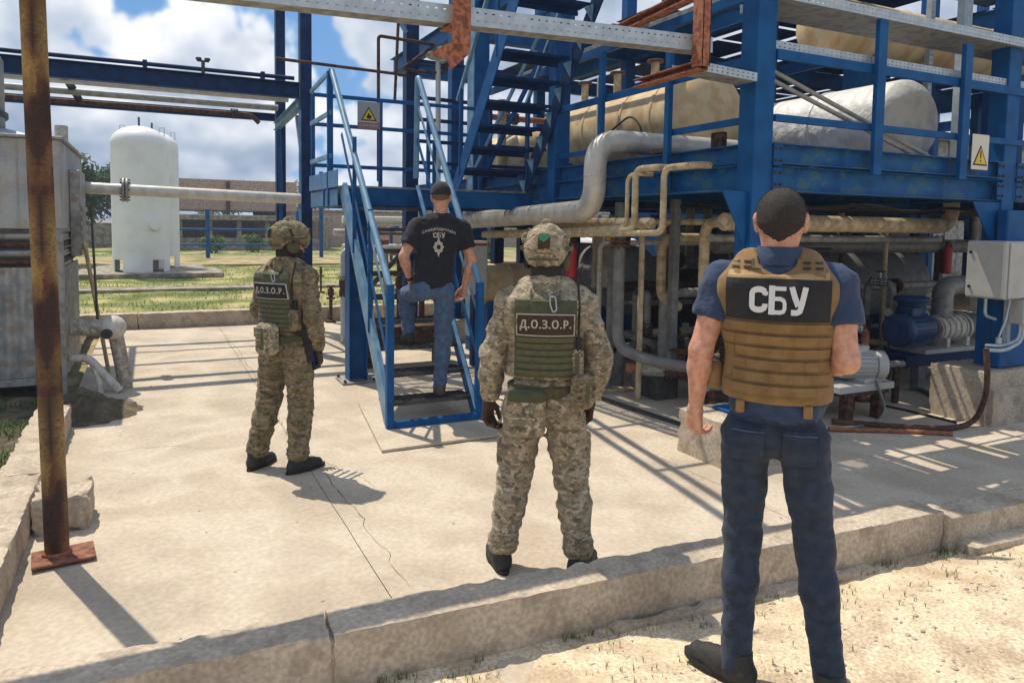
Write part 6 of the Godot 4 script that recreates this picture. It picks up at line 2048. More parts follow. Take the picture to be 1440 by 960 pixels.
func footwear(t: Node3D, called: String, an: Vector3, toe: Vector3, mat: Material, high: float) -> void:
	var fl := Vector3(toe.x - an.x, 0, toe.z - an.z).normalized()
	var fy := minf(an.y, toe.y + 0.08) - 0.085      # sole level
	var f := Field.new(Vector3(-0.08, -0.02, -0.26), Vector3(0.08, high + 0.06, 0.12), 0.007)
	f.cap(Vector3(0, 0.045, 0.04), Vector3(0, 0.042, -0.06), 0.042, 0.046, 0.02, 0.95, 1.0)
	f.cap(Vector3(0, 0.042, -0.06), Vector3(0, 0.034, -0.17), 0.046, 0.036, 0.02, 1.12, 1.0)
	f.cap(Vector3(0, 0.05, 0.02), Vector3(0, high, 0.015), 0.045, 0.046, 0.03, 1.0, 1.05, true)
	f.cap(Vector3(0, 0.07, -0.02), Vector3(0, 0.055, -0.12), 0.034, 0.026, 0.03)
	f.cut(Vector3.DOWN, -0.016)
	f.wrinkle(3, 0.003, Vector3(30, 30, 30))
	var g := Geo.new()
	f.to_geo(g)
	var xf := Transform3D(Basis(Vector3.UP.cross(-fl), Vector3.UP, -fl), Vector3(an.x, fy, an.z))
	var o := part(t, called, g.mesh(), mat, xf)
	var s := Geo.new()
	var out := PackedVector2Array()
	for k in 28:
		var a := TAU * k / 28
		var y := 0.165 * sin(a) + 0.068
		out.append(Vector2(cos(a) * (0.046 if y < 0.05 else 0.052), y))
	s.prism(out, 0.024, Transform3D(Basis(Vector3.RIGHT, -PI / 2), Vector3(0, 0, 0)))
	part(o, "sole", s.mesh(), M.rubber)

# a piece of cloth or webbing that follows the back of a garment
func on_back(parent: Node, called: String, f: Field, x0: float, x1: float, y0: float, y1: float, off: float, mat: Material, nxs := 12, nys := 6) -> MeshInstance3D:
	var g := Geo.new()
	var zs := []
	for i in nxs + 1:
		var col := []
		for k in nys + 1:
			var x := lerpf(x0, x1, float(i) / nxs)
			var y := lerpf(y0, y1, float(k) / nys)
			col.append(Vector3(x, y, f.back_z(x, y)))
		zs.append(col)
	# smooth the sheet a little so that it does not follow every fold
	for it in 2:
		for i in range(1, nxs):
			for k in range(0, nys + 1):
				zs[i][k].z = (zs[i - 1][k].z + zs[i + 1][k].z + zs[i][k].z * 2.0) / 4.0
	var rs := []
	for i in nxs + 1:
		var ring := []
		for k in nys + 1: ring.append(zs[i][k] + Vector3(0, 0, off))
		for k in range(nys, -1, -1): ring.append(zs[i][k] + Vector3(0, 0, -0.004))
		rs.append(ring)
	for i in nxs:
		for k in nys:
			g.quad(rs[i][k], rs[i + 1][k], rs[i + 1][k + 1], rs[i][k + 1])
	for i in nxs:
		g.quad(rs[i][nys], rs[i + 1][nys], rs[i + 1][nys + 1], rs[i][nys + 1])
		g.quad(rs[i + 1][0], rs[i][0], rs[i][2 * nys + 1], rs[i + 1][2 * nys + 1])
	for k in nys:
		g.quad(rs[0][k + 1], rs[0][2 * nys - k], rs[0][2 * nys + 1 - k], rs[0][k])
		g.quad(rs[nxs][k], rs[nxs][2 * nys + 1 - k], rs[nxs][2 * nys - k], rs[nxs][k + 1])
	return part(parent, called, g.mesh(), mat)

# lettering laid on the back of a garment, centre (cx, cy), w wide
func back_text(parent: Node, called: String, words: String, f: Field, cx: float, cy: float, w: float, h: float, off: float, mat: Material, bold := true, arch := 0.0, heavy := 0.0) -> void:
	var tm := TextMesh.new()
	var fo := SystemFont.new()
	fo.font_names = PackedStringArray(["Droid Sans"])
	fo.font_weight = 700 if bold else 400
	var fv := FontVariation.new()
	fv.base_font = fo
	fv.variation_embolden = heavy
	tm.font = fv
	tm.text = words
	tm.font_size = 64
	tm.pixel_size = 0.01
	tm.depth = 0.0
	var arr := tm.get_mesh_arrays()
	var vs: PackedVector3Array = arr[Mesh.ARRAY_VERTEX]
	if vs.is_empty(): return
	var bb := AABB(vs[0], Vector3.ZERO)
	for p in vs: bb = bb.expand(p)
	var g := Geo.new()
	for p in vs:
		var u := (p.x - bb.position.x) / bb.size.x - 0.5
		var x := cx + u * w
		var y := cy + ((p.y - bb.position.y) / bb.size.y - 0.5) * h - arch * u * u * 4.0
		g.v.append(Vector3(x, y, f.back_z(x, y) * 0.4 + f.back_z(x + 0.012, y) * 0.3 + f.back_z(x - 0.012, y) * 0.3 + off))
		g.n.append(Vector3.BACK)
	if arr[Mesh.ARRAY_INDEX] != null and (arr[Mesh.ARRAY_INDEX] as PackedInt32Array).size() > 0: g.idx = arr[Mesh.ARRAY_INDEX]
	else:
		for k in g.v.size(): g.idx.append(k)
	part(parent, called, g.mesh(), mat)

func pouch(parent: Node, called: String, size: Vector3, t: Transform3D, mat: Material, flap := true) -> MeshInstance3D:
	var f := Field.new(-size * 0.5 - Vector3.ONE * 0.03, size * 0.5 + Vector3.ONE * 0.03, 0.008)
	var r := minf(size.x, minf(size.y, size.z)) * 0.5
	var hx := size.x / 2 - r
	var hy := size.y / 2 - r
	for k in 5:
		var y := lerpf(-hy, hy, k / 4.0)
		f.cap(Vector3(-hx, y, 0), Vector3(hx, y, 0), r, r, 0.0)
	f.cap(Vector3(0, -hy, 0), Vector3(0, hy, 0), r * 0.9, r * 0.9, 0.02, maxf(size.x / (2 * r) * 0.98, 1.0), 1.0)
	f.wrinkle(int(size.x * 9000), 0.004, Vector3(22, 22, 22))
	var g := Geo.new()
	f.to_geo(g)
	var o := part(parent, called, g.mesh(), mat, t)
	if flap:
		part(o, "flap", box_mesh(Vector3(size.x * 0.86, size.y * 0.3, 0.006), 0.003), mat, Transform3D(Basis(), Vector3(0, size.y * 0.22, size.z / 2 + 0.001)))
		part(o, "strap", box_mesh(Vector3(0.022, size.y * 0.62, 0.004), 0.0015), M.olive_web, Transform3D(Basis(), Vector3(0, 0, size.z / 2 + 0.004)))
	return o

# heavy block capitals С Б У laid on the back of a garment
func block_capitals(parent: Node, called: String, f: Field, cx: float, cy: float, w: float, h: float, off: float, mat: Material) -> void:
	var bands := []      # each: [points, half width], in a unit square per letter
	var arc := []
	arc.append(Vector2(0.85, 0.66))
	arc.append(Vector2(0.85, 0.78))
	for k in 9: arc.append(Vector2(0.5 + 0.35 * cos(PI * k / 8.0 * 1.0), 0.72 + 0.14 * sin(PI * k / 8.0)))
	for k in 9: arc.append(Vector2(0.5 + 0.35 * cos(PI + PI * k / 8.0), 0.28 + 0.14 * sin(PI + PI * k / 8.0)))
	arc.append(Vector2(0.85, 0.36))
	bands.append([0, arc, 0.145])
	bands.append([1, [Vector2(0.16, 0.0), Vector2(0.16, 1.0)], 0.16])
	bands.append([1, [Vector2(0.3, 0.9), Vector2(0.9, 0.9)], 0.1])
	bands.append([1, [Vector2(0.3, 0.55), Vector2(0.62, 0.55), Vector2(0.78, 0.5), Vector2(0.84, 0.4), Vector2(0.84, 0.22), Vector2(0.78, 0.12), Vector2(0.62, 0.085), Vector2(0.3, 0.085)], 0.1])
	bands.append([2, [Vector2(0.14, 1.0), Vector2(0.32, 0.62), Vector2(0.5, 0.33)], 0.15])
	bands.append([2, [Vector2(0.87, 1.0), Vector2(0.7, 0.42), Vector2(0.6, 0.16), Vector2(0.44, 0.09), Vector2(0.14, 0.09)], 0.145])
	var g := Geo.new()
	for b in bands:
		var pts: Array = b[1]
		# resample so that the letters can bend with the cloth
		var fine := []
		for i in pts.size() - 1:
			var n := maxi(1, int(ceil((pts[i] as Vector2).distance_to(pts[i + 1]) / 0.12)))
			for k in n: fine.append((pts[i] as Vector2).lerp(pts[i + 1], float(k) / n))
		fine.append(pts[-1])
		var rim := []
		for i in fine.size():
			var d: Vector2 = (fine[mini(i + 1, fine.size() - 1)] - fine[maxi(i - 1, 0)]).normalized()
			var nn := Vector2(-d.y, d.x) * float(b[2])
			# strokes keep their width across, so scale by the letter's shape
			nn = Vector2(nn.x, nn.y * 0.72)
			var pair := []
			for sgn in [-1.0, 1.0]:
				var q: Vector2 = fine[i] + nn * sgn
				q.y = clampf(q.y, 0.0, 1.0)
				var x := cx + ((float(b[0]) * 1.04 + q.x) / 3.08 - 0.5) * w
				var y := cy + (q.y - 0.5) * h
				pair.append(Vector3(x, y, f.back_z(x, y) * 0.5 + f.back_z(x + 0.01, y) * 0.25 + f.back_z(x - 0.01, y) * 0.25 + off + 0.0002 * bands.find(b)))
			rim.append(pair)
		for i in rim.size() - 1:
			g.quad(rim[i][0], rim[i + 1][0], rim[i + 1][1], rim[i][1])
	for i in g.n.size(): g.n[i] = Vector3.BACK
	part(parent, called, g.mesh(), mat)
func vest_field(j: Dictionary, add: float, y0: float, y1: float, cell := 0.012) -> Field:
	var f := Field.new(Vector3(-0.32, y0 - 0.05, -0.3), Vector3(0.32, y1 + 0.06, 0.3), cell)
	torso_caps(f, j, add)
	for s in [-1.0, 1.0]:
		f.cap(Vector3(s * 0.115, y1 - 0.11, 0.05), Vector3(s * 0.1, y1 - 0.025, 0.0), 0.07 + add * 0.6, 0.045, 0.04)
		f.cap(Vector3(s * 0.32, y1 - 0.3, 0.0), Vector3(s * 0.265, y1 + 0.1, 0.0), 0.1, 0.095, 0.0, 1.0, 2.6, false, true)
	f.cap(Vector3(0, y1 + 0.13, 0.03), Vector3(0, y1 - 0.005, 0.05), 0.085, 0.06, 0.0, 1.1, 2.2, false, true)
	f.cut(Vector3.DOWN, -y0)
	return f

func molle(parent: Node, f: Field, x: float, rows: Array, h: float, mat: Material) -> void:
	for y in rows:
		on_back(parent, "webbing", f, -x, x, y, y + h, 0.009, mat, 14, 1)

func build_vest_man() -> void:
	var j := {"pelvis": Vector3(0.012, 0.955, 0), "chest": Vector3(0.01, 1.355, 0.0), "neck": Vector3(0.005, 1.565, 0.01), "head": Vector3(0.005, 1.678, -0.01),
		"shl": Vector3(-0.185, 1.455, 0.0), "ell": Vector3(-0.25, 1.215, 0.04), "wrl": Vector3(-0.268, 0.985, -0.03),
		"shr": Vector3(0.19, 1.455, 0.0), "elr": Vector3(0.232, 1.21, 0.05), "wrr": Vector3(0.15, 1.15, -0.17),
		"hipl": Vector3(-0.085, 0.92, 0), "knl": Vector3(-0.085, 0.53, -0.02), "anl": Vector3(-0.09, 0.085, 0.03), "toel": Vector3(-0.24, 0.0, -0.07),
		"hipr": Vector3(0.108, 0.92, 0), "knr": Vector3(0.16, 0.53, -0.01), "anr": Vector3(0.225, 0.085, 0.05), "toer": Vector3(0.255, 0.0, -0.13),
		"palml": Vector3(0.5, 0, -0.6), "palmr": Vector3(0, -0.4, 0.6)}
	var p := Vector3(1.985, 0.095, -1.912)
	var t := person_root("person in tan vest with white lettering, navy polo and dark jeans outside the kerb", p, deg_to_rad(-46), 1.0)
	build_body(t, j, Basis(Vector3.UP, -0.03).scaled(Vector3(1.07, 1.0, 1.04)), 0.0135, true)
	# hair, cropped
	var hf := Field.new(Vector3(-0.11, -0.1, -0.13), Vector3(0.11, 0.14, 0.13), 0.006)
	hf.cap(Vector3(0, 0.022, 0.017), Vector3(0, 0.026, -0.01), 0.0975, 0.094, 0.02, 0.795, 1.0)
	hf.cap(Vector3(0, -0.01, 0.042), Vector3(0, -0.06, 0.042), 0.063, 0.047, 0.02, 0.95, 1.0)
	hf.cut(Vector3(0, -0.75, -0.66).normalized(), 0.052)
	hf.wrinkle(4, 0.0016, Vector3(70, 70, 70))
	var hg := Geo.new()
	hf.to_geo(hg)
	rng.seed = 61
	var nv := hg.v.size()
	for i in 9000:      # cropped strands
		var q := rng.randi() % nv
		var a: Vector3 = hg.v[q] + Vector3(rng.randfn(), rng.randfn(), rng.randfn()) * 0.0025
		var d: Vector3 = (hg.n[q] + Vector3(rng.randfn() * 0.5, -0.5 + rng.randfn() * 0.4, rng.randfn() * 0.5)).normalized()
		var sd := d.cross(Vector3(rng.randfn(), rng.randfn(), rng.randfn())).normalized() * 0.0007
		hg.tri(a - sd, a + sd, a + d * rng.randf_range(0.002, 0.005))
	part(t, "hair", hg.mesh(), M.hair, Transform3D(Basis(Vector3.UP, -0.03).scaled(Vector3(1.07, 1.0, 1.04)), j.head))
	trousers(t, j, M.denim_dark, -0.003, 1.03, 0.0055, 11, 1.12)
	var sf := upper_garment(t, "polo_shirt", j, M.polo, 0.014, 0.99, 0.52, 0.008, 12, 0.0)
	# collar: a folded band round the neck
	var cg := Geo.new()
	var rs := []
	for k in 25:
		var a := -0.5 + (PI + 1.0) * k / 24.0
		var o := Vector3(cos(a), 0, sin(a))
		var n: Vector3 = j.neck
		rs.append([n + o * 0.092 + Vector3(0, -0.035, 0.004), n + o * 0.074 + Vector3(0, 0.028, 0.0), n + o * 0.066 + Vector3(0, 0.026, 0.0), n + o * 0.078 + Vector3(0, -0.03, 0.0)])
	cg.rings(rs)
	part(t, "collar", cg.mesh(), M.polo)
	footwear(t, "shoe", j.anl, j.toel, M.boot, 0.125)
	footwear(t, "shoe", j.anr, j.toer, M.boot, 0.125)
	# jeans details: back pockets and yoke seam
	var tf := Field.new(Vector3(-0.3, 0.6, -0.2), Vector3(0.3, 1.06, 0.3), 0.014)
	tf.cap(j.pelvis + Vector3(0, -0.01, 0.012), j.pelvis + Vector3(0, 0.16, 0), 0.106, 0.1, 0.04, 1.3, 0.98)
	for s in ["l", "r"]: tf.cap(j["hip" + s] + Vector3(0, 0.0, 0.02), lerp_j(j, "hip" + s, "kn" + s, 0.5), 0.093, 0.08, 0.035)
	for s in [-1.0, 1.0]:
		on_back(t, "back_pocket", tf, 0.01 + s * 0.085 - 0.055, 0.01 + s * 0.085 + 0.055, 0.845, 0.965, 0.008, M.denim_dark, 6, 6)
		on_back(t, "pocket_stitching", tf, 0.01 + s * 0.085 - 0.055, 0.01 + s * 0.085 + 0.055, 0.952, 0.955, 0.0105, M.denim, 6, 1)
	on_back(t, "waistband", tf, -0.12, 0.14, 0.985, 1.01, 0.008, M.denim_dark, 10, 1)
	# the vest
	var vf := vest_field(j, 0.034, 1.055, 1.56)
	var vg := Geo.new()
	vf.to_geo(vg)
	var v := part(t, "vest", vg.mesh(), M.coyote)
	on_back(v, "upper_panel", vf, -0.16, 0.165, 1.487, 1.512, 0.006, M.coyote_pale, 12, 3)
	on_back(v, "back_patch", vf, -0.165, 0.172, 1.345, 1.486, 0.009, M.patch_black, 16, 8)
	block_capitals(v, "lettering", vf, 0.006, 1.416, 0.186, 0.096, 0.013, M.white_print)
	for y in [1.305, 1.262, 1.219, 1.176, 1.133, 1.09]:
		for k in 9:
			on_back(v, "webbing", vf, -0.172 + k * 0.039, -0.171 + (k + 1) * 0.039, y, y + 0.031, 0.0095 + 0.0015 * ((k + int(y * 500)) % 2), M.coyote, 3, 1)
	for s in [-1.0, 1.0]:
		for k in 2:
			on_back(v, "shoulder_loop", vf, s * 0.115 - 0.035 + k * 0.04, s * 0.115 - 0.01 + k * 0.04, 1.522, 1.527, 0.009, M.patch_black, 2, 1)
			on_back(v, "shoulder_loop", vf, s * 0.115 - 0.035 + k * 0.04, s * 0.115 - 0.01 + k * 0.04, 1.54, 1.545, 0.009, M.patch_black, 2, 1)
	on_back(v, "shoulder_badge", vf, -0.085, -0.055, 1.52, 1.55, 0.010, M.ranger, 3, 3)
	for x in [-0.105, 0.115]:
		part(v, "hanging_buckle", box_mesh(Vector3(0.03, 0.045, 0.012), 0.004), M.coyote, Transform3D(Basis(), Vector3(x, 1.037, vf.back_z(x, 1.08) - 0.005)))
	pouch(v, "side_strap", Vector3(0.05, 0.1, 0.05), Transform3D(Basis(), Vector3(-0.2, 1.12, 0.0)), M.coyote, false)

func soldier_gear(t: Node3D, j: Dictionary, face: Basis, camo: Material, gear: Material, patch_mat: Material, seed_: int) -> void:
	# helmet shell, rails, ear cups, goggle strap
	var head: Vector3 = j.head
	var hf := Field.new(Vector3(-0.17, -0.1, -0.17), Vector3(0.17, 0.18, 0.17), 0.0075)
	hf.cap(Vector3(0, 0.026, 0.02), Vector3(0, 0.026, -0.022), 0.126, 0.122, 0.02, 0.9, 1.0)
	for s in [-1.0, 1.0]: hf.cap(Vector3(s * 0.15, -0.075, -0.01), Vector3(s * 0.11, -0.075, -0.01), 0.085, 0.085, 0.0, 1.0, 1.0, false, true)
	hf.cut(Vector3(0, -1, -0.12).normalized(), 0.05)
	hf.cap(Vector3(0, -0.05, 0.01), Vector3(0, 0.01, -0.01), 0.098, 0.1, 0.0, 0.85, 1.0, false, true)
	hf.wrinkle(seed_, 0.005, Vector3(25, 25, 25))
	var hg := Geo.new()
	hf.to_geo(hg)
	var h := part(t, "helmet", hg.mesh(), camo, Transform3D(face, head))
	var rail := Geo.new()
	for s in [-1.0, 1.0]:
		rail.tube([Vector3(s * 0.112, 0.03, 0.08), Vector3(s * 0.122, 0.025, 0.0), Vector3(s * 0.112, 0.03, -0.08)], 0.012, 8)
	part(h, "side_rail", rail.mesh(), gear)
	for s in [-1.0, 1.0]:
		var eg := Geo.new()
		eg.lathe([Vector2(0.002, 0), Vector2(0.034, 0.0), Vector2(0.044, 0.012), Vector2(0.044, 0.03), Vector2(0.002, 0.036)], 18, Transform3D(Basis(Vector3.BACK, -s * PI / 2), Vector3(s * 0.078, -0.035, 0.0)))
		part(h, "ear_cup", eg.mesh(), M.black if s < 0 else M.ranger)
		var wg := Geo.new()
		wg.tube(bends([Vector3(s * 0.1, -0.03, 0.0), Vector3(s * 0.125, 0.03, 0.01), Vector3(s * 0.105, 0.085, 0.02)], 0.02, 4), 0.006, 6)
		part(h, "headset_arm", wg.mesh(), M.black)
		pouch(h, "helmet_pouch", Vector3(0.035, 0.05, 0.05), Transform3D(Basis(), Vector3(s * 0.1, 0.075, 0.05)), camo, false)
	on_back(h, "rear_band", hf, -0.075, 0.075, -0.03, -0.018, 0.006, gear, 8, 1)
	on_back(h, "rear_band", hf, -0.06, 0.06, 0.095, 0.103, 0.005, M.coyote_pale, 8, 1)
	on_back(h, "emblem_field", hf, -0.024, 0.034, 0.03, 0.086, 0.006, M.patch_brown, 5, 5)
	var sg := Geo.new()
	var sh := PackedVector2Array([Vector2(-0.02, 0.082), Vector2(0.03, 0.082), Vector2(0.028, 0.055), Vector2(0.005, 0.036), Vector2(-0.018, 0.055)])
	sg.prism(sh, 0.003, Transform3D(Basis(Vector3.RIGHT, -0.42), Vector3(0, 0.026, hf.back_z(0.0, 0.06) + 0.029)))
	part(h, "green_shield", sg.mesh(), M.green_patch)
	on_back(h, "name_tape", hf, -0.026, 0.036, 0.012, 0.023, 0.006, M.coyote_pale, 5, 1)
	pouch(h, "counterweight", Vector3(0.05, 0.035, 0.025), Transform3D(Basis(), Vector3(0.0, 0.15, 0.02)), camo, false)
	part(h, "front_mount", box_mesh(Vector3(0.05, 0.05, 0.02), 0.006), M.black, Transform3D(Basis(Vector3.RIGHT, 0.35), Vector3(0, 0.07, -0.142)))
	# face cloth
	var mf := Field.new(Vector3(-0.12, -0.2, -0.14), Vector3(0.12, 0.02, 0.12), 0.007)
	mf.cap(Vector3(0, -0.03, -0.02), Vector3(0, -0.09, -0.05), 0.082, 0.05, 0.03, 0.95, 1.0)
	mf.cap(Vector3(0, -0.03, 0.02), Vector3(0, -0.17, 0.02), 0.072, 0.075, 0.03)
	mf.cut(Vector3.UP, -0.012)
	mf.wrinkle(seed_ + 2, 0.006, Vector3(18, 40, 18))
	var mg := Geo.new()
	mf.to_geo(mg)
	part(t, "neck_gaiter", mg.mesh(), M.mask, Transform3D(face, head))
	# plate carrier
	var vf := vest_field(j, 0.045, 1.0, 1.455)
	var vg := Geo.new()
	vf.to_geo(vg)
	var v := part(t, "plate_carrier", vg.mesh(), camo)
	on_back(v, "back_panel", vf, -0.148, 0.148, 1.02, 1.39, 0.022, M.ranger, 12, 12)
	var bp := Field.new(Vector3(-0.3, 0.95, -0.3), Vector3(0.3, 1.5, 0.34), 0.012)
	torso_caps(bp, j, 0.067)
	var zc := vf.back_z(0, 1.2)
	on_back(v, "text_patch", vf, -0.138, 0.138, 1.222, 1.326, 0.028, patch_mat, 10, 5)
	var fr := [[-0.138, 0.138, 1.322, 1.327], [-0.138, 0.138, 1.22, 1.225], [-0.14, -0.135, 1.22, 1.327], [0.135, 0.14, 1.22, 1.327]]
	for q in fr: on_back(v, "patch_border", vf, q[0], q[1], q[2], q[3], 0.031, M.grey_print, 10 if q[1] - q[0] > 0.1 else 1, 1)
	back_text(v, "lettering", "Д.О.З.О.Р.", vf, 0.0, 1.273, 0.246, 0.054, 0.0315, M.grey_print)
	for y in [1.19, 1.158, 1.126, 1.094, 1.062, 1.03]:
		on_back(v, "webbing", vf, -0.138, 0.138, y, y + 0.022, 0.027, M.olive_web, 12, 1)
	for x in [-0.075, 0.04]:
		on_back(v, "drag_strap", vf, x, x + 0.03, 1.33, 1.44, 0.024, M.olive_web, 2, 5)
	on_back(v, "drag_handle", vf, -0.07, 0.07, 1.385, 1.4, 0.032, M.olive_web, 6, 1)
	var cg := Geo.new()
	var cz := vf.back_z(0.02, 1.37) + 0.036
	cg.tube(bends([Vector3(0.02, 1.41, cz), Vector3(0.045, 1.41, cz), Vector3(0.052, 1.345, cz), Vector3(0.034, 1.335, cz), Vector3(0.02, 1.375, cz), Vector3(0.02, 1.405, cz)], 0.008, 4), 0.0035, 8)
	part(v, "carabiner", cg.mesh(), M.galv)
	for s in [-1.0, 1.0]:
		pouch(v, "shoulder_pad", Vector3(0.075, 0.05, 0.15), Transform3D(Basis(Vector3.BACK, -s * 0.42), Vector3(s * 0.125, 1.445, 0.01)), M.ranger, false)
	# radio with antenna on the right of the back, belt and pouches
	pouch(v, "radio_pouch", Vector3(0.06, 0.15, 0.05), Transform3D(Basis(), Vector3(0.155, 1.08, vf.back_z(0.145, 1.08) + 0.01)), camo)
	var ag := Geo.new()
	ag.tube(bends([Vector3(0.158, 1.14, 0.13), Vector3(0.162, 1.34, 0.14), Vector3(0.155, 1.47, 0.09)], 0.05), 0.006, 7)
	part(v, "antenna", ag.mesh(), M.black)
	part(v, "radio", box_mesh(Vector3(0.05, 0.09, 0.035), 0.006), M.black, Transform3D(Basis(), Vector3(0.155, 1.165, vf.back_z(0.145, 1.1) + 0.008)))
	var bf := Field.new(Vector3(-0.32, 0.84, -0.3), Vector3(0.32, 1.05, 0.3), 0.012)
	torso_caps(bf, j, 0.036)
	bf.cut(Vector3.UP, 0.965)
	bf.cut(Vector3.DOWN, -0.9)
	var bg := Geo.new()
	bf.to_geo(bg)
	var belt := part(t, "belt", bg.mesh(), gear)
	for x in [-0.12, -0.06, 0.0, 0.05]:
		on_back(belt, "belt_loop", bf, x, x + 0.022, 0.905, 0.985, 0.01, M.olive_web, 1, 3)

func camo_legs(t: Node3D, j: Dictionary, camo: Material, seed_: int) -> void:
	trousers(t, j, camo, 0.014, 0.99, 0.012, seed_, 0.9)
	for s in ["l", "r"]:
		# bloused cuff over the boot, thigh pocket
		var g := Geo.new()
		var a: Vector3 = lerp_j(j, "kn" + s, "an" + s, 0.86)
		var pr := []
		for k in 9: pr.append(Vector2(0.066 + 0.014 * sin(PI * k / 8.0) + 0.004 * sin(k * 2.4), -0.05 + 0.1 * k / 8.0))
		g.lathe(pr, 24, Transform3D(Basis(), a))
		part(t, "trouser_cuff", g.mesh(), camo)
		var q: Vector3 = lerp_j(j, "hip" + s, "kn" + s, 0.62)
		pouch(t, "cargo_pocket", Vector3(0.045, 0.19, 0.13), Transform3D(Basis(), q + Vector3(0.088 * (1 if s == "r" else -1), 0.0, 0.01)), camo, false)
		footwear(t, "boot", j["an" + s], j["toe" + s], M.boot, 0.16)

func gloves(t: Node3D, j: Dictionary) -> void:
	for s in ["l", "r"]:
		var g := Geo.new()
		var x := hand_place(j, s)
		hand_shape().to_geo(g, x.scaled_local(Vector3(1.12, 1.06, 1.12)))
		part(t, "glove", g.mesh(), M.glove)

func build_soldiers() -> void:
	var j := {"pelvis": Vector3(0, 0.9, 0), "chest": Vector3(0.0, 1.29, 0.0), "neck": Vector3(0, 1.47, 0.0), "head": Vector3(0.0, 1.605, -0.03),
		"shl": Vector3(-0.18, 1.37, 0.0), "ell": Vector3(-0.258, 1.1, 0.03), "wrl": Vector3(-0.282, 0.85, -0.04),
		"shr": Vector3(0.18, 1.37, 0.0), "elr": Vector3(0.272, 1.11, 0.03), "wrr": Vector3(0.232, 0.86, -0.05),
		"hipl": Vector3(-0.095, 0.86, 0), "knl": Vector3(-0.14, 0.475, -0.03), "anl": Vector3(-0.205, 0.085, 0.0), "toel": Vector3(-0.25, 0.0, -0.14),
		"hipr": Vector3(0.095, 0.86, 0), "knr": Vector3(0.145, 0.475, -0.02), "anr": Vector3(0.19, 0.085, 0.03), "toer": Vector3(0.25, 0.0, -0.12),
		"palml": Vector3(0.8, 0, 0.5), "palmr": Vector3(-0.8, 0, 0.5)}
	var t := person_root("person in camouflage uniform and helmet seen square from behind at the front kerb", Vector3(1.76, 0.003, -3.19), deg_to_rad(-29), 1.0)
	build_body(t, j, Basis(Vector3.UP, -0.1), 0.02, false)
	upper_garment(t, "combat_shirt", j, M.camo, 0.007, 0.86, 1.93, 0.011, 31, 0.02)
	camo_legs(t, j, M.camo, 33)
	gloves(t, j)
	soldier_gear(t, j, Basis(Vector3.UP, -0.14), M.camo, M.olive_web, M.patch_brown, 35)
	pouch(t, "dump_pouch", Vector3(0.19, 0.2, 0.07), Transform3D(Basis(), Vector3(-0.09, 0.83, 0.165)), M.camo, false)
	pouch(t, "roll_pouch", Vector3(0.18, 0.065, 0.06), Transform3D(Basis(), Vector3(-0.085, 0.925, 0.175)), M.ranger, false)
	pouch(t, "medical_pouch", Vector3(0.12, 0.17, 0.085), Transform3D(Basis(Vector3.UP, 0.5), Vector3(0.185, 0.95, 0.135)), M.camo_dark)
	# the second soldier, turned to the right
	var k := j.duplicate()
	k.merge({"shr": Vector3(0.18, 1.37, 0.0), "elr": Vector3(0.245, 1.1, 0.03), "wrr": Vector3(0.225, 0.85, -0.06), "ell": Vector3(-0.25, 1.12, 0.0), "wrl": Vector3(-0.215, 0.95, -0.17),
		"knl": Vector3(-0.15, 0.475, 0.02), "anl": Vector3(-0.2, 0.085, 0.1), "toel": Vector3(-0.22, 0.0, -0.05),
		"knr": Vector3(0.11, 0.475, -0.01), "anr": Vector3(0.12, 0.085, 0.04), "toer": Vector3(0.16, 0.0, -0.13), "palml": Vector3(0.6, 0.3, 0.2), "head": Vector3(0.0, 1.605, -0.03)}, true)
	var u := person_root("person in camouflage uniform and helmet turned to the right on the middle of the pad", Vector3(0.85, 0.003, -5.29), deg_to_rad(-50), 1.0)
	build_body(u, k, Basis(Vector3.UP, -0.55), 0.02, false)
	upper_garment(u, "combat_shirt", k, M.camo_dark, 0.006, 0.86, 1.93, 0.011, 41, 0.02)
	camo_legs(u, k, M.camo_dark, 43)
	gloves(u, k)
	soldier_gear(u, k, Basis(Vector3.UP, -0.6), M.camo_dark, M.ranger, M.patch_black, 45)
	pouch(u, "back_pouch", Vector3(0.17, 0.22, 0.09), Transform3D(Basis(), Vector3(0.0, 0.95, 0.2)), M.camo)
	pouch(u, "holster", Vector3(0.06, 0.26, 0.11), Transform3D(Basis(Vector3.RIGHT, 0.1), Vector3(0.195, 0.9, 0.02)), M.patch_black, false)
	pouch(u, "magazine_pouch", Vector3(0.06, 0.2, 0.14), Transform3D(Basis(), Vector3(0.2, 1.05, 0.04)), M.patch_black, false)
	part(u, "blue_tablet", box_mesh(Vector3(0.016, 0.17, 0.1), 0.004), M.blue_navy, Transform3D(Basis(Vector3.UP, 0.2), Vector3(0.2, 0.80, -0.07)))

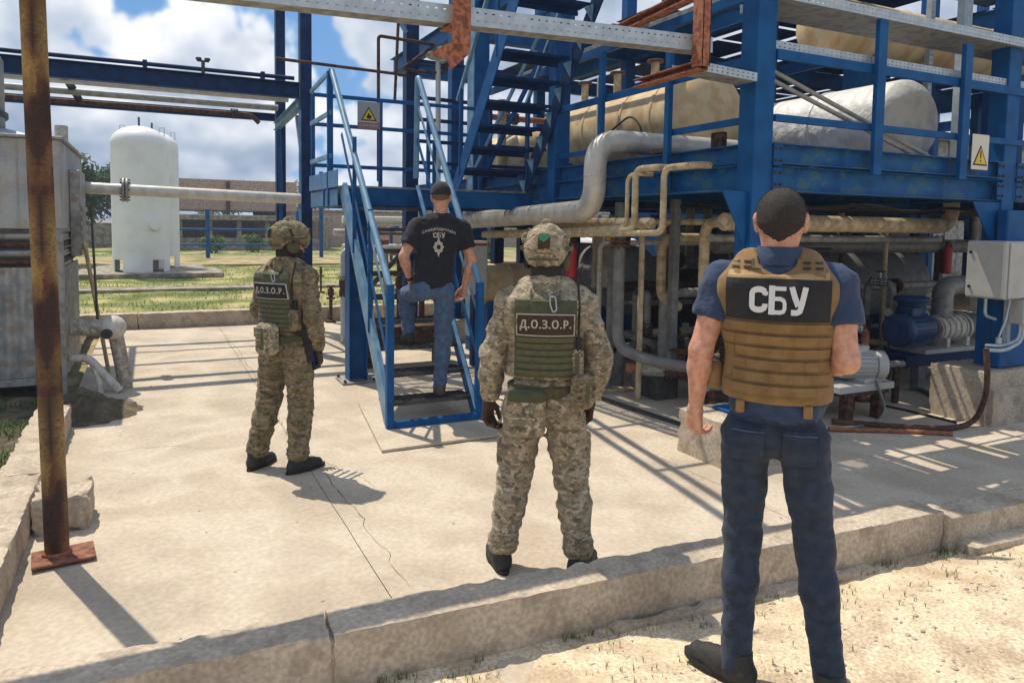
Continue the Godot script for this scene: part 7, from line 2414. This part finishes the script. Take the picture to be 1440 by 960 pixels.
func build_climber() -> void:
	var j := {"pelvis": Vector3(-0.06, 0.94, 0.02), "chest": Vector3(-0.02, 1.32, 0.0), "neck": Vector3(0.0, 1.53, -0.02), "head": Vector3(0.012, 1.672, -0.045),
		"shl": Vector3(-0.19, 1.42, 0.0), "ell": Vector3(-0.315, 1.18, 0.06), "wrl": Vector3(-0.245, 0.98, -0.06),
		"shr": Vector3(0.18, 1.41, 0.0), "elr": Vector3(0.265, 1.15, 0.04), "wrr": Vector3(0.215, 0.91, -0.02),
		"hipl": Vector3(-0.15, 0.9, 0.02), "knl": Vector3(-0.235, 0.82, -0.36), "anl": Vector3(-0.225, 0.49, -0.25), "toel": Vector3(-0.235, 0.405, -0.4),
		"hipr": Vector3(0.03, 0.89, 0.02), "knr": Vector3(0.035, 0.48, 0.0), "anr": Vector3(0.0, 0.085, 0.03), "toer": Vector3(0.02, 0.0, -0.12),
		"palml": Vector3(0.7, 0.2, 0.4), "palmr": Vector3(-0.8, 0, 0.4)}
	var t := person_root("person in a black lettered shirt, cap and blue jeans climbing the lower stair", Vector3(2.31, 0.214, -6.15), deg_to_rad(-10), 1.055)
	build_body(t, j, Basis(Vector3.UP, -0.25), 0.015, true)
	trousers(t, j, M.denim, 0.0, 1.0, 0.009, 51, 1.04)
	var f := upper_garment(t, "t_shirt", j, M.tee, 0.02, 0.92, 0.62, 0.010, 52, 0.0)
	footwear(t, "shoe", j.anl, j.toel, M.boot, 0.1)
	footwear(t, "shoe", j.anr, j.toer, M.boot_brown, 0.1)
	back_text(t, "shirt_lettering", "Спецпідрозділ", f, -0.03, 1.41, 0.28, 0.034, 0.006, M.grey_print, true, 0.035)
	block_capitals(t, "shirt_lettering", f, -0.035, 1.36, 0.1, 0.045, 0.006, M.grey_print)
	# emblem: pointed cross over a ring
	var e := Geo.new()
	var cx := -0.04
	var cy := 1.262
	var zb := f.back_z(cx, cy) + 0.009
	var star := PackedVector2Array()
	for k in 16:
		var a := TAU * k / 16 + PI / 2
		var r: float = [0.085, 0.045, 0.056, 0.045][k % 4] if k % 8 == 0 or k % 4 != 0 else 0.058
		star.append(Vector2(cos(a) * r * 0.8, sin(a) * r))
	e.prism(star, 0.002, Transform3D(Basis(), Vector3(cx, cy, zb)))
	part(t, "shirt_emblem", e.mesh(), M.grey_print)
	var e2 := Geo.new()
	var ci := PackedVector2Array()
	for k in 20: ci.append(Vector2(cos(TAU * k / 20) * 0.017, sin(TAU * k / 20) * 0.02))
	e2.prism(ci, 0.002, Transform3D(Basis(), Vector3(cx, cy, zb + 0.003)))
	part(t, "shirt_emblem", e2.mesh(), M.tee)
	# hair and cap
	var turn := Basis(Vector3.UP, -0.25)
	var hf := Field.new(Vector3(-0.11, -0.1, -0.13), Vector3(0.11, 0.14, 0.13), 0.007)
	hf.cap(Vector3(0, 0.022, 0.018), Vector3(0, 0.022, -0.01), 0.097, 0.092, 0.02, 0.80, 1.0)
	hf.cut(Vector3(0, -0.75, -0.66).normalized(), 0.045)
	var hg := Geo.new()
	hf.to_geo(hg)
	part(t, "hair", hg.mesh(), M.hair_fair, Transform3D(turn, j.head))
	var cf := Field.new(Vector3(-0.13, 0.0, -0.24), Vector3(0.13, 0.16, 0.14), 0.007)
	cf.cap(Vector3(0, 0.034, 0.02), Vector3(0, 0.034, -0.015), 0.105, 0.1, 0.02, 0.84, 1.0)
	cf.cap(Vector3(0, 0.03, -0.1), Vector3(0, 0.022, -0.15), 0.07, 0.05, 0.01, 1.0, 1.0)
	cf.cut(Vector3.DOWN, -0.022)
	cf.cap(Vector3(0, 0.115, -0.2), Vector3(0, 0.09, -0.14), 0.075, 0.055, 0.0, 1.3, 1.0, false, true)
	var cg := Geo.new()
	cf.to_geo(cg)
	part(t, "cap", cg.mesh(), M.patch_black, Transform3D(turn, j.head))
	# wrist watch
	var w := Geo.new()
	w.lathe([Vector2(0.03, -0.012), Vector2(0.036, -0.008), Vector2(0.036, 0.008), Vector2(0.03, 0.012)], 16)
	part(t, "watch_strap", w.mesh(), M.black, Transform3D(hand_place(j, "l").basis.orthonormalized(), lerp_j(j, "ell", "wrl", 0.92)))
func _ready() -> void:
	# camera
	cam_basis = Basis(Vector3.UP, deg_to_rad(-26.2)) * Basis(Vector3.RIGHT, deg_to_rad(-4.0)) * Basis(Vector3.BACK, deg_to_rad(0.87))
	var cam := Camera3D.new()
	cam.name = "camera"
	cam.projection = Camera3D.PROJECTION_FRUSTUM
	cam.near = 0.05
	cam.far = 1500.0
	cam.size = 0.05 * 960.0 / FOCAL
	cam.frustum_offset = Vector2(0, -0.05 * (480.0 - MID_V) / FOCAL)
	cam.transform = Transform3D(cam_basis, EYE)
	add_child(cam)
	cam.current = true
	# sky
	var env := Environment.new()
	env.background_mode = Environment.BG_SKY
	var sky := Sky.new()
	var pm := PanoramaSkyMaterial.new()
	pm.panorama = ImageTexture.create_from_image(sky_panorama())
	pm.energy_multiplier = 1.12
	sky.sky_material = pm
	env.sky = sky
	env.background_energy_multiplier = 1.0
	env.tonemap_mode = Environment.TONE_MAPPER_LINEAR
	env.tonemap_exposure = 1.03
	env.sdfgi_enabled = true
	env.ssao_enabled = true
	env.ssil_enabled = true
	env.fog_enabled = true
	env.fog_density = 0.0018
	env.fog_light_color = Color(0.78, 0.84, 0.92)
	var we := WorldEnvironment.new()
	we.name = "environment"
	we.environment = env
	add_child(we)
	# sun
	var sun := DirectionalLight3D.new()
	sun.name = "sun"
	sun.light_energy = 1.5
	sun.light_color = Color(1.0, 0.955, 0.88)
	sun.light_angular_distance = 0.5
	sun.shadow_enabled = true
	add_child(sun)
	sun.look_at_from_position(Vector3.ZERO, SUN_SHIFT, Vector3.UP)
	make_materials()
	build_ground()
	build_background()
	build_rack()
	build_stair()
	build_platform()
	build_vessels()
	build_pipes()
	build_shed()
	build_left_unit()
	build_pole()
	build_pumps()
	build_vest_man()
	build_soldiers()
	build_climber()
